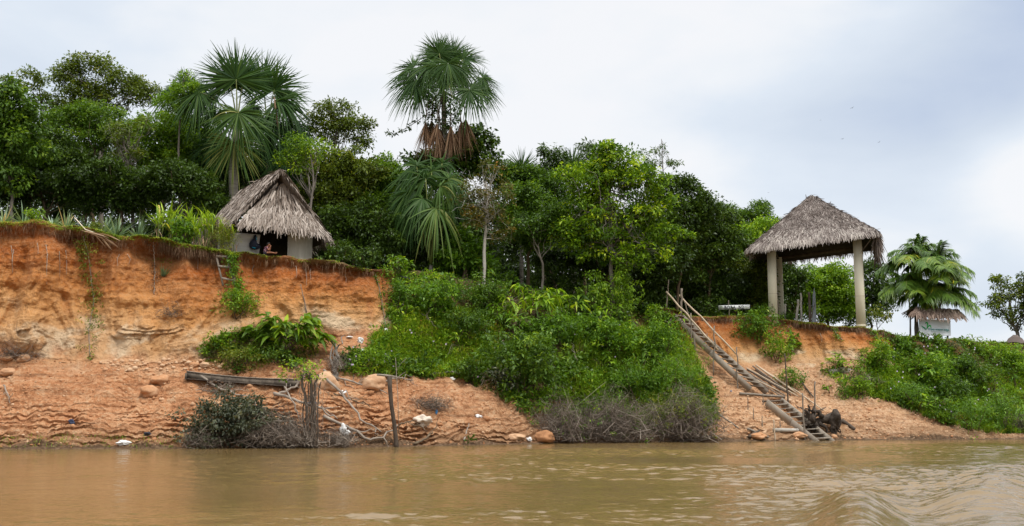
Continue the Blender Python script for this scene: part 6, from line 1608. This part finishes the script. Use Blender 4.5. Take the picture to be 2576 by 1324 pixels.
# bamboo poles lying down the slope
def lying(name, label, cat, p, q, r, mat, group=None, h=0.1, r1=None, sides=7, bend=0.0, rough=0.04):
    a, b = hit(*p) + Z3 * h, hit(*q) + Z3 * h
    path = bent(a, b, 8, bend, 0.004)
    mb = MB(); mb.tube(path, np.linspace(r, r1 or r * 0.8, 8), sides, 0.5, rough=rough)
    return tag(mb.build(name, mat, None, True), label, cat, group)
for i, (p, q, m, r) in enumerate([((1902, 929), (2003, 999), WOOD_L, 0.06), ((1894, 931), (1985, 996), WOOD, 0.055), ((1878, 934), (2008, 1006), WOOD_L, 0.05), ((1880, 940), (1980, 998), WOOD_D, 0.055), ((1884, 944), (1974, 1000), WOOD, 0.05),
                                  ((1896, 962), (1960, 994), WOOD_L, 0.045), ((1909, 934), (1996, 992), WOOD_L, 0.06), ((1988, 984), (2073, 1044), WOOD_L, 0.045), ((1900, 938), (1990, 1002), WOOD_D, 0.05), ((1870, 942), (1966, 1003), WOOD, 0.045)]):
    lying('bamboo_pole', 'long pole in the loose pile beside the long stairway', 'pole', p, q, r, m, 'poles piled beside the long stairway', 0.12 + 0.16 * RG.random())
lying('plank', 'flat grey plank across the foot of the long stairway', 'plank', (1861, 995), (1975, 1003), 0.09, WOOD, h=0.1, sides=4)
lying('plank', 'thin board half buried below the plank', 'plank', (1918, 1012), (1962, 1011), 0.06, WOOD_D, h=0.05, sides=4)
lying('log', 'mottled birch like log lying left of the short stairway', 'log', (1946, 1088), (2008, 1088), 0.13, BARK['pale'], h=0.12)
lying('log', 'dark grey log to the right of the blackened stump', 'log', (2118, 1062), (2150, 1084), 0.12, WOOD_D, h=0.1)
lying('plank', 'leaning plank end at the water left of the short stairway', 'plank', (1884, 1106), (1910, 1090), 0.1, WOOD_D, h=0.15, sides=4)
lying('plank', 'long plank sliding into the water left of the short stairway', 'plank', (1880, 1084), (1934, 1106), 0.08, WOOD, h=0.12, sides=4)
lying('plank', 'thin plank running down beside the dry twigs', 'plank', (1800, 1040), (1858, 1082), 0.05, WOOD, h=0.1, sides=5)
lying('plank', 'dark plank leaning from the bush to the bare soil', 'plank', (2015, 965), (2046, 1005), 0.06, WOOD_D, h=0.15, sides=4)
# blackened stump with its roots
sb_ = hit(2095, 1085); k = sb_[1] / FPX
stp = thing('tree_stump', sb_, 'blackened uprooted tree stump lying on the sand', 'tree stump')
mb = MB()
mb.rock(P(2100, 1056, sb_[1] - 0.1), (0.34, 0.4, 0.52), 0.5, 0.45, 3); mb.tube([P(2106, 1062, sb_[1]), P(2092, 1052, sb_[1]), P(2070, 1056, sb_[1]), P(2046, 1064, sb_[1]), P(2028, 1074, sb_[1])], [0.34, 0.36, 0.2, 0.24, 0.12], 10, 0.5, rough=0.16)
mb.build('trunk', CHARRED, stp, True)
mb = MB()
for pth in ([(2042, 1060), (2030, 1045), (2022, 1032)], [(2046, 1060), (2052, 1040), (2048, 1026)], [(2050, 1066), (2060, 1084), (2068, 1098)], [(2100, 1072), (2106, 1088), (2100, 1098)], [(2070, 1050), (2048, 1040), (2026, 1028)], [(2060, 1064), (2080, 1082), (2090, 1094)], [(2094, 1072), (2092, 1090), (2096, 1100)], [(2036, 1062), (2024, 1072), (2012, 1084)]):
    mb.tube(bent(P(*pth[0], sb_[1] - 0.2), P(*pth[2], sb_[1] - 0.3), 6, 0.1, 0.1), np.linspace(0.15, 0.03, 6), 6, 0.5, rough=0.1)
for i in range(26):
    c0 = P(2104 - 14 * RG.random(), 1064 + 8 * RG.random(), sb_[1] - 0.3 * RG.random()) if i < 14 else P(2030 + 34 * RG.random(), 1060 + 8 * RG.random(), sb_[1] - 0.25 * RG.random())
    mb.tube(bent(c0, c0 + np.array([RG.normal() * 0.25, -0.1, -0.35 - 0.5 * RG.random()]), 5, 0, 0.1), np.linspace(0.05, 0.012, 5), 5, 0.4, rough=0.1)
for i in range(8):
    c0 = P(2026 + 34 * RG.random(), 1050, sb_[1] - 0.1)
    mb.tube(bent(c0, c0 + np.array([RG.normal() * 0.6, 0.2 * RG.normal(), 0.3 + 0.5 * RG.random()]), 6, 0, 0.14), np.linspace(0.09, 0.02, 6), 6, 0.6, rough=0.1)
mb.build('roots', CHARRED, stp, True)

# ---------------- fence stakes and tin by the pavilion
G_K = 'stakes of the fence by the pavilion'
for (a, b, r, m, dd, lb) in [((2014.5, 737), (2015, 806), 0.075, BARK['pale'], 1.0, 'tallest crooked pale fence stake inside the pavilion'), ((2008, 754), (2002, 806), 0.10, BARK['pale'], 0.8, 'thick leaning pale fence stake inside the pavilion'), ((1975.5, 765), (1972.5, 800), 0.085, BARK['pale'], 0.8, 'short pale fence stake right of the left pillar'),
                               ((1957.5, 756), (1960, 796), 0.055, WOOD, 0.3, 'thin grey fence stake against the left pillar'), ((1943, 765), (1940, 795), 0.06, WOOD, -0.1, 'thin grey fence stake in front of the left pillar'), ((2036, 735), (2037.5, 815), 0.11, WOOD_D, 0.5, 'dark square fence post beside the tin sheet'), ((1832, 756), (1834, 795), 0.04, WOOD, 1.2, 'grey stake behind the painted name board')]:
    q = gpt(b[0], C_y(b[0]) + dd)
    stick('fence_stake', lb, 'stake', [b, ((a[0] + b[0]) / 2 + 1, (a[1] + b[1]) / 2), a], r, r * 0.8, m, G_K, Y=q[1], wob=0.015, sink=0.5)
q = gpt(2047, C_y(2047) + 0.35)
mb = MB(); n_ = 25
xs = np.linspace(0, 1, n_); bx0, bx1 = P(2042, 816, q[1]), P(2053.5, 816, q[1]); tx0, tx1 = P(2044.5, 742, q[1]), P(2050, 716, q[1])
wv_ = 0.03 * np.sin(xs * 18)
v = []
for k_ in range(2):
    for i in range(n_):
        v.append(bx0 + (bx1 - bx0) * xs[i] + np.array([0, wv_[i] + 0.004 * k_, -0.3])); v.append(tx0 + (tx1 - tx0) * (xs[i] ** 1.0) + np.array([0, wv_[i] + 0.004 * k_, (-0.45 if xs[i] > 0.8 else 0) + 0]))
qd = [(2 * i, 2 * i + 2, 2 * i + 3, 2 * i + 1) for i in range(n_ - 1)] + [(2 * n_ + 2 * i, 2 * n_ + 2 * i + 1, 2 * n_ + 2 * i + 3, 2 * n_ + 2 * i + 2) for i in range(n_ - 1)]
mb.add(v, qd); tag(mb.build('tin_sheet', TIN), 'upright corrugated tin sheet torn at its top under the pavilion', 'tin sheet')
stick('stick', 'brown stick leaning across the corrugated tin sheet', 'stick', [(2040, 800), (2045, 780), (2050, 765)], 0.03, 0.025, WOOD_D, Y=q[1] - 0.12)

# ---------------- ladder on the left cliff
la, lb_ = hit(552, 700), hit(582, 700)
Yl = min(la[1], lb_[1]) - 0.35
ld = thing('wooden_ladder', P(577, 728, Yl), 'short grey wooden ladder hanging at the top of the red cliff', 'ladder')
for p, q in (((544, 643), (561, 719)), ((570, 643), (594, 730))):
    mb = MB(); mb.beam(P(*p, Yl + 0.35), P(*q, Yl - 0.1), 0.09, 0.07, 0.45, jitter=0.006); mb.build('rail', WOOD, ld)
for p, q in (((543, 645), (571, 646)), ((548, 670), (579, 673)), ((557, 700), (588, 706))):
    f = (p[1] - 643) / 85
    mb = MB(); mb.beam(P(*p, Yl + 0.28 - 0.45 * f), P(*q, Yl + 0.28 - 0.45 * f), 0.06, 0.10, 0.6, jitter=0.006); mb.build('rung', WOOD, ld)

# ---------------- old boat hull, posts and driftwood on the mud
a, b = hit(468, 956) + Z3 * 0.02, hit(752, 978) + Z3 * 0.05
d_ = nrm(b - a); s_ = nrm(np.cross(d_, Z3)); L_ = np.linalg.norm(b - a)
mb = MB()
n_ = 9
for k in range(n_):
    for off, h0, th_, tn in ((0.0, 0.30, 0.05, 0.42), (0.34, 0.24, 0.05, 0.25)):
        p0, p1 = a + d_ * L_ * k / n_, a + d_ * L_ * (k + 1.0) / n_
        cv = lambda t: Z3 * (0.10 * (2 * t - 1) ** 2) + s_ * (-1) * off * (1 - 0.6 * max(0, 2 * t - 1) ** 2)
        sg = 1 if np.dot(s_, [0, 1, 0]) < 0 else -1
        q0, q1 = p0 + cv(k / n_) * np.array([sg, sg, 1]) + Z3 * h0 / 2, p1 + cv((k + 1) / n_) * np.array([sg, sg, 1]) + Z3 * h0 / 2
        mb.beam(q0, q1, th_, h0, tn + 0.06 * RG.normal())
        mb.beam(q0 + Z3 * (h0 / 2 + 0.022), q1 + Z3 * (h0 / 2 + 0.022), th_ + 0.07, 0.04, tn + 0.3)
mb.beam(a + Z3 * 0.03, b + Z3 * 0.03, 0.5, 0.05, 0.2)
mb.box(a + Z3 * 0.16 + d_ * 0.03, (d_, s_, Z3), (0.03, 0.22, 0.15), 0.3)
tag(mb.build('wooden_boat', WOOD), 'weathered grey hull of an old plank boat lying on the orange mud', 'boat')

pb = hit(997, 1124); Yp = pb[1] - 0.25
pst = thing('mooring_post', pb, 'crooked dark post at the waterline with a crosspiece on top', 'post')
mb = MB(); mb.tube(np.array([P(u, v, Yp) for u, v in ((998, 1140), (997, 1118), (992, 1070), (985, 1020), (981, 975), (980, 946))]), [0.105, 0.105, 0.1, 0.1, 0.105, 0.12], 9, 0.5, rough=0.07); mb.build('shaft', DARKPOST, pst, True)
mb = MB(); mb.tube(np.array([P(u, v, Yp) for u, v in ((948, 943), (970, 945), (999, 949))]), [0.05, 0.06, 0.05], 6, 0.6); mb.build('crosspiece', WOOD, pst, True)
mb = MB(); mb.tube(np.array([P(u, v, Yp - 0.1) for u, v in ((1003, 1090), (1001, 1000), (995, 900))]), [0.018, 0.015, 0.01], 4, 0.6); mb.tube(np.array([P(u, v, Yp - 0.1) for u, v in ((997, 935), (1008, 915), (1022, 902))]), [0.012, 0.01, 0.006], 4, 0.6); mb.build('twig', BARK['twig'], pst)

tb_ = hit(782, 1128); Yt = tb_[1] - 0.3
trk = thing('dead_tree', tb_, 'cluster of bare dark trunks rising out of the water', 'dead tree')
for pth, r in (([(776, 1136), (772, 1060), (768, 1000), (758, 944)], 0.10), ([(784, 1136), (786, 1060), (783, 990), (783, 942)], 0.11), ([(792, 1136), (792, 1040), (790, 985), (799, 942)], 0.09), ([(772, 1134), (764, 1080), (762, 1020), (770, 960)], 0.05), ([(798, 1134), (800, 1070), (798, 1010), (806, 960)], 0.05), ([(780, 1134), (778, 1040), (776, 960), (770, 930)], 0.04), ([(788, 1134), (795, 1080), (786, 1000), (778, 950)], 0.05)):
    mb = MB(); p_ = np.array([P(u, v, Yt + RG.normal() * 0.06) for u, v in pth]); t = np.linspace(0, 3, 12)
    p_ = np.stack([np.interp(t, range(4), p_[:, i]) for i in range(3)], 1); p_[1:] += RG.normal(size=(11, 3)) * 0.02
    mb.tube(p_, np.linspace(r, r * 0.75, 12) * 0.8, 7, 0.6, rough=0.12); mb.build('trunk', DARKPOST, trk)
mb = MB()
for i in range(150):
    a_ = P(752 + 56 * RG.random(), 1125 - 150 * RG.random() ** 1.5, Yt - 0.1 + 0.4 * RG.normal())
    e_ = a_ + np.array([RG.normal() * 0.25, RG.normal() * 0.15, 0.3 + 0.8 * RG.random()])
    mb.tube(bent(a_, e_, 5, 0, 0.08), np.linspace(0.012, 0.004, 5), 3, np.clip(0.4 + 0.2 * RG.normal(), 0, 1), cap=False)
mb.build('twigs', BARK['twig'], trk)
mb = MB()
c_ = np.array([P(700 + 110 * RG.random(), 905 + 50 * RG.random() ** 1.5, Yt + 0.4 * RG.normal()) for _ in range(40)])
clump_leaves(mb, c_, 0.2, 10, 0.15, 0.45, 0.6, np.clip(0.55 + 0.25 * RG.normal(size=40), 0, 1)); mb.build('foliage', LM['bright'], trk)
mb = MB()
for i in range(40): mb.tube(bent(P(776 + 8 * RG.normal(), 950, Yt), c_[i], 5, 0.03, 0.06), np.linspace(0.014, 0.004, 5), 3, 0.4, cap=False)
mb.build('branches', BARK['twig'], trk)
# drowned bush
gbh = shrub('shrub', 'half drowned bush with dusty grey leaves at the waterline', 'shrub', 585, 1122, 250, 135, 'grey', 0.155, dens=1.5, tone=0.35, tsp=0.26, depth=1.3, cr=0.24)
brush('brushwood', 'tangle of dead grey twigs between drowned bush and trunks', 690, 1126, 220, 115, 520, tone=0.42, r=0.016, group=G_B)
brush('brushwood', 'low grey twigs at the left side of the drowned bush', 515, 1126, 120, 78, 150, tone=0.45, r=0.012, leafy=60, group=G_B)
brush('brushwood', 'tangle of dead twigs right of the bare trunks', 850, 1124, 110, 60, 130, tone=0.45, r=0.013, group=G_B)
brush('brushwood', 'grey brush heap on the steps below the mooring post crosspiece', 1080, 1030, 130, 50, 130, tone=0.35, r=0.012, group=G_B)
brush('brushwood', 'grey twigs lying along the old boat hull', 560, 990, 140, 36, 70, tone=0.6, r=0.016, depth=0.6, group=G_B)
G_D = 'driftwood branches on the mud'
def drift(label, pts, r, mat='twig', forks=4, tone=0.6):
    q = np.array([hit(u, v) + np.array([0, -0.12, h]) for u, v, h in pts]); t = np.linspace(0, len(q) - 1, 14)
    q = np.stack([np.interp(t, range(len(q)), q[:, i]) for i in range(3)], 1); q[1:-1] += RG.normal(size=(12, 3)) * r * 0.5
    mb = MB(); mb.tube(q, np.linspace(r, r * 0.35, 14), 7, tone, rough=0.08)
    for _ in range(forks):
        j = RG.integers(3, 13); e = q[j] + nrm(q[-1] - q[0]) * (0.3 + 0.6 * RG.random()) + RG.normal(size=3) * np.array([0.3, 0.2, 0.35])
        mb.tube(bent(q[j], e, 5, 0, 0.1), np.linspace(r * 0.45, r * 0.12, 5), 5, tone, cap=False)
    return tag(mb.build('driftwood_branch', BARK[mat], None, True), label, 'driftwood', G_D)
drift('long pale driftwood branch curving left of the bare trunks', [(502, 950, 0.2), (540, 978, 0.15), (590, 1000, 0.15), (650, 1010, 0.2)], 0.065)
drift('short upright driftwood stub below the old boat hull', [(640, 1036, 0.0), (645, 1018, 0.3)], 0.06, forks=0)
drift('forked pale driftwood just below the old boat hull', [(690, 1000, 0.1), (745, 985, 0.25), (775, 960, 0.5)], 0.07, forks=7)
drift('driftwood branch hanging over the grey drowned bush', [(716, 1010, 0.7), (735, 1050, 0.8), (760, 1085, 0.4)], 0.05)
drift('thick pale driftwood stem crossing behind the bare trunks', [(690, 1000, 0.2), (745, 1020, 0.3), (810, 1045, 0.3), (850, 1065, 0.2)], 0.085)
drift('long driftwood branch sloping right from the bare trunks', [(822, 985, 0.6), (860, 1015, 0.5), (905, 1060, 0.2), (960, 1092, 0.1)], 0.08)
drift('second long driftwood branch sloping to the crooked post', [(815, 1068, 0.4), (870, 1090, 0.3), (925, 1115, 0.15), (960, 1112, 0.2), (1000, 1085, 0.3)], 0.085)
drift('dark arching driftwood branch on the mud', [(840, 1005, 0.3), (900, 1020, 0.2), (945, 1035, 0.15)], 0.04, 'brown')
drift('pale root snaking between the clay boulders', [(815, 938, 0.15), (860, 962, 0.1), (930, 975, 0.1), (975, 995, 0.1)], 0.07)
drift('dark driftwood branch right of the crooked post at the water', [(1042, 1122, 0.05), (1075, 1108, 0.15), (1088, 1100, 0.25)], 0.07, 'brown', 1)
drift('thin forked driftwood right of the crooked post', [(1005, 1085, 0.3), (1040, 1075, 0.35), (1075, 1095, 0.2)], 0.045, 'brown')
drift('pale driftwood stick leaning on the mud steps', [(1168, 1112, 0.05), (1180, 1080, 0.3)], 0.05, forks=0)
drift('crooked driftwood stick at the far left of the mud', [(12, 975, 0.1), (22, 1000, 0.1), (28, 1020, 0.1)], 0.045, forks=3)
drift('pale driftwood spread above the grey brush heap', [(950, 968, 0.1), (1010, 958, 0.15), (1040, 962, 0.1)], 0.06)
drift('dark log half buried left of the overgrown slope foot', [(1085, 945, 0.05), (1120, 943, 0.1), (1165, 942, 0.1)], 0.09, 'grey', 0)
drift('grey stump like driftwood at the foot of the broad leaved plant', [(846, 958, 0.1), (848, 920, 0.35), (842, 880, 0.5)], 0.14, 'grey', 5)
stick('stick', 'thin stick standing above the broad leaved plant', 'stick', [(772, 780), (764, 750), (756, 715)], 0.04, 0.02, BARK['twig'])

# ---------------- boulders, stones, litter
for (u, v, w, h, lb) in [(820, 972, 30, 26, 'large orange clay boulder behind the bare trunks'), (938, 975, 32, 26, 'large orange clay boulder left of the crooked post'), (403, 962, 24, 15, 'rounded pale clay boulder on the left mud'), (376, 992, 22, 16, 'flat yellowish clay boulder on the left mud'), (60, 906, 16, 12, 'small clay boulder near the left dead twigs'),
                         (18, 903, 18, 8, 'low clay boulder at the far left cliff foot'), (20, 940, 20, 10, 'low clay boulder at the far left of the mud'), (488, 920, 12, 8, 'whitish stone beside the olive mound'), (516, 922, 14, 7, 'second whitish stone beside the olive mound'), (1370, 1106, 26, 16, 'clay block at the water left of the twig thicket'), (1300, 1103, 20, 9, 'low clay block at the water beside the mud steps'), (2010, 1098, 18, 8, 'clay lump under the short stairway'), (1905, 1100, 20, 8, 'clay lump between the planks at the water')]:
    c = hit(u, v); k = c[1] / FPX
    mb = MB(); mb.rock(c + Z3 * h * k * 0.3, (w * k, w * k * 0.8, h * k), 0.35 + 0.5 * RG.random(), 0.26, 3); tag(mb.build('clay_boulder', CLAYROCK, None, False), lb, 'boulder', 'clay boulders on the bank')
mb = MB()
def mudpt(u, v): return v > B_v(u) and v < W_v(u) and not on_slope(u, v) and not on_right(u, v)
for p in cover_points(5200, -100, 1420, 900, 1126, mudpt): 
    r = 0.010 + 0.05 * RG.random() ** 7; mb.rock(p + Z3 * r * 0.2, (r * 1.3, r * 1.2, r), RG.random(), 0.3, 0)
for p in cover_points(4800, 1800, 2576, 940, 1108, lambda u, v: not on_right(u, v)):
    r = 0.012 + 0.06 * RG.random() ** 7; mb.rock(p + Z3 * r * 0.2, (r * 1.3, r * 1.2, r), 0.3 + 0.7 * RG.random(), 0.3, 0)
for p in cover_points(150, 250, 560, 905, 935):
    r = 0.03 + 0.11 * RG.random() ** 3; mb.rock(p + Z3 * r * 0.2, (r * 1.3, r * 1.2, r), 0.6 + 0.4 * RG.random(), 0.3, 0)
for p in cover_points(110, -100, 1420, 900, 1126, mudpt):
    r = 0.05 + 0.10 * RG.random() ** 2; mb.rock(p - Z3 * r * 0.1, (r * 1.4, r * 1.2, r), 0.2 + 0.6 * RG.random(), 0.6, 0)
for p in cover_points(120, 1800, 2576, 940, 1108, lambda u, v: not on_right(u, v)):
    r = 0.05 + 0.10 * RG.random() ** 2; mb.rock(p - Z3 * r * 0.1, (r * 1.4, r * 1.2, r), 0.4 + 0.6 * RG.random(), 0.6, 0)
tag(mb.build('gravel', CLAYROCK), 'clay crumbs and small stones scattered on the mud', 'gravel', kind='stuff')
def bag(label, u, v, w, h, mat, cat='litter', name='plastic_bag', lift=0.4, group=None):
    c = hit(u, v); k = c[1] / FPX
    mb = MB(); mb.rock(c + np.array([0, -0.08, h * k * lift]), (w * k / 2, w * k * 0.35, h * k / 2), 0.5, 0.75, 3)
    tag(mb.build(name, mat, None, False), label, cat, group or 'litter on the bank')
bag('white plastic bag lying at the waterline on the left', 310, 1119, 26, 13, PLASTIC); bag('big torn cream sack on the mud right of the crooked post', 1066, 1072, 38, 26, SACK, 'litter', 'torn_sack'); bag('white rag caught on the driftwood left of the crooked post', 868, 1108, 20, 24, PLASTIC, lift=0.9)
bag('white plastic scrap above the sloping driftwood', 862, 992, 15, 9, PLASTIC); bag('yellow plastic scrap in the grass below the cliff', 933, 922, 13, 10, YELLOWP); bag('white plastic scrap below the bare cliff corner', 908, 863, 12, 13, PLASTIC); bag('second white scrap hanging at the cliff corner', 972, 838, 8, 14, PLASTIC)
bag('small white scrap in the weeds left of the cliff corner', 912, 884, 9, 8, PLASTIC); bag('blue plastic scrap on the dead twigs', 785, 1020, 15, 6, BLUEP, lift=1.2); bag('pale scrap on the mud steps right of the torn sack', 1205, 1050, 16, 7, PLASTIC); bag('small white scrap at the water by the mud steps', 1332, 1108, 10, 8, PLASTIC)
bag('blue scrap lying near the torn sack', 1098, 1040, 5, 9, BLUEP); bag('dark blue scrap on the left mud', 182, 1066, 12, 12, flat_mat('dark_blue_plastic', (0.03, 0.04, 0.08)), lift=0.2); bag('black scrap on the left mud near the water', 372, 1093, 16, 7, flat_mat('black_plastic', (0.03, 0.035, 0.05)), lift=0.2); bag('white scrap at the foot of the wooden ladder', 596, 735, 9, 7, PLASTIC)
bag('white scrap beside the crosspiece of the crooked post', 1138, 956, 10, 7, PLASTIC); bag('blue scrap left of the long stairway', 1838, 985, 5, 3, BLUEP); bag('white sandal like scrap near the yellow plastic', 880, 850, 14, 5, PLASTIC); bag('dark bundle on the bare earth crest', 1020, 705, 20, 9, flat_mat('dark_rag', (0.02, 0.022, 0.03)))

# dry palm frond lying over the cliff edge
q0 = at_t(205, 1.99)
fr_ = thing('fallen_frond', q0, 'straw coloured fallen palm frond hanging over the left cliff edge', 'palm frond')
mb = MB()
st_ = np.array([P(205 + 60 * t, 580 + 10 * t, q0[1] - 0.3) for t in RG.random(16)])
en_ = np.array([P(255 + 75 * RG.random(), 592 + 36 * RG.random(), q0[1] - 0.5) for t in range(16)])
mb.blades(st_, en_ - st_, np.linalg.norm(en_ - st_, axis=1), 0.06, 0.08, 3, [0.6, 1, 0.8, 0.2], np.clip(0.85 + 0.1 * RG.normal(size=16), 0, 1), roll=0.6); mb.build('leaflets', LM['dry'], fr_)
mb = MB(); mb.tube([P(188, 548, q0[1] + 0.5), P(215, 578, q0[1] - 0.2), P(262, 594, q0[1] - 0.4)], [0.03, 0.03, 0.02], 5, 0.9); mb.build('rachis', WOOD_L, fr_)

# ---------------- birds soaring over the pavilion
for (u, v, sp_n, roll, lb) in [(2144, 272, 8, 0.5, 'black bird soaring highest above the pavilion'), (2064, 303, 4, 0.1, 'bird seen end on left of the highest one'), (2119.5, 350, 7, 0.35, 'bird gliding below the highest one'), (2211.5, 358, 6, 0.6, 'bird gliding furthest to the right'), (1933, 485, 4, 0.1, 'tiny bird low beside the pavilion roof')]:
    c = P(u, v, 260); s = sp_n * 260 / FPX / 2 * 1.35
    root = thing('bird', c, lb, 'bird', 'birds soaring above the pavilion')
    mb = MB(); mb.tube([c + np.array([-0.3, -0.1, -0.05]) * s, c, c + np.array([0.34, 0.1, 0.04]) * s], [0.03 * s, 0.1 * s, 0.04 * s], 6); mb.build('body', BLACK, root)
    for sd in (-1, 1):
        a_ = np.array([math.cos(roll), 0.35 * sd, math.sin(roll)]) * sd
        tp = c + np.array([math.cos(roll) * sd, 0.2, math.sin(roll) * sd + 0.28]) * s
        md = c + np.array([math.cos(roll) * sd * 0.5, 0.0, math.sin(roll) * sd * 0.5 + 0.26]) * s
        w1, w2 = np.array([0.0, 0.3, 0.14]) * s, np.array([0.05 * sd, 0.25, 0.12]) * s
        mb = MB(); mb.add([c - w1 * 0.5, c + w1, md + w2, md - w2 * 0.6, tp + w2 * 0.3, tp - w2 * 0.1] , [(0, 1, 2, 3), (3, 2, 4, 5)])
        mb.add(np.array([c - w1 * 0.5, c + w1, md + w2, md - w2 * 0.6, tp + w2 * 0.3, tp - w2 * 0.1]) - Z3 * 0.03 * s, [(3, 2, 1, 0), (5, 4, 2, 3)])
        mb.build('wing', BLACK, root)
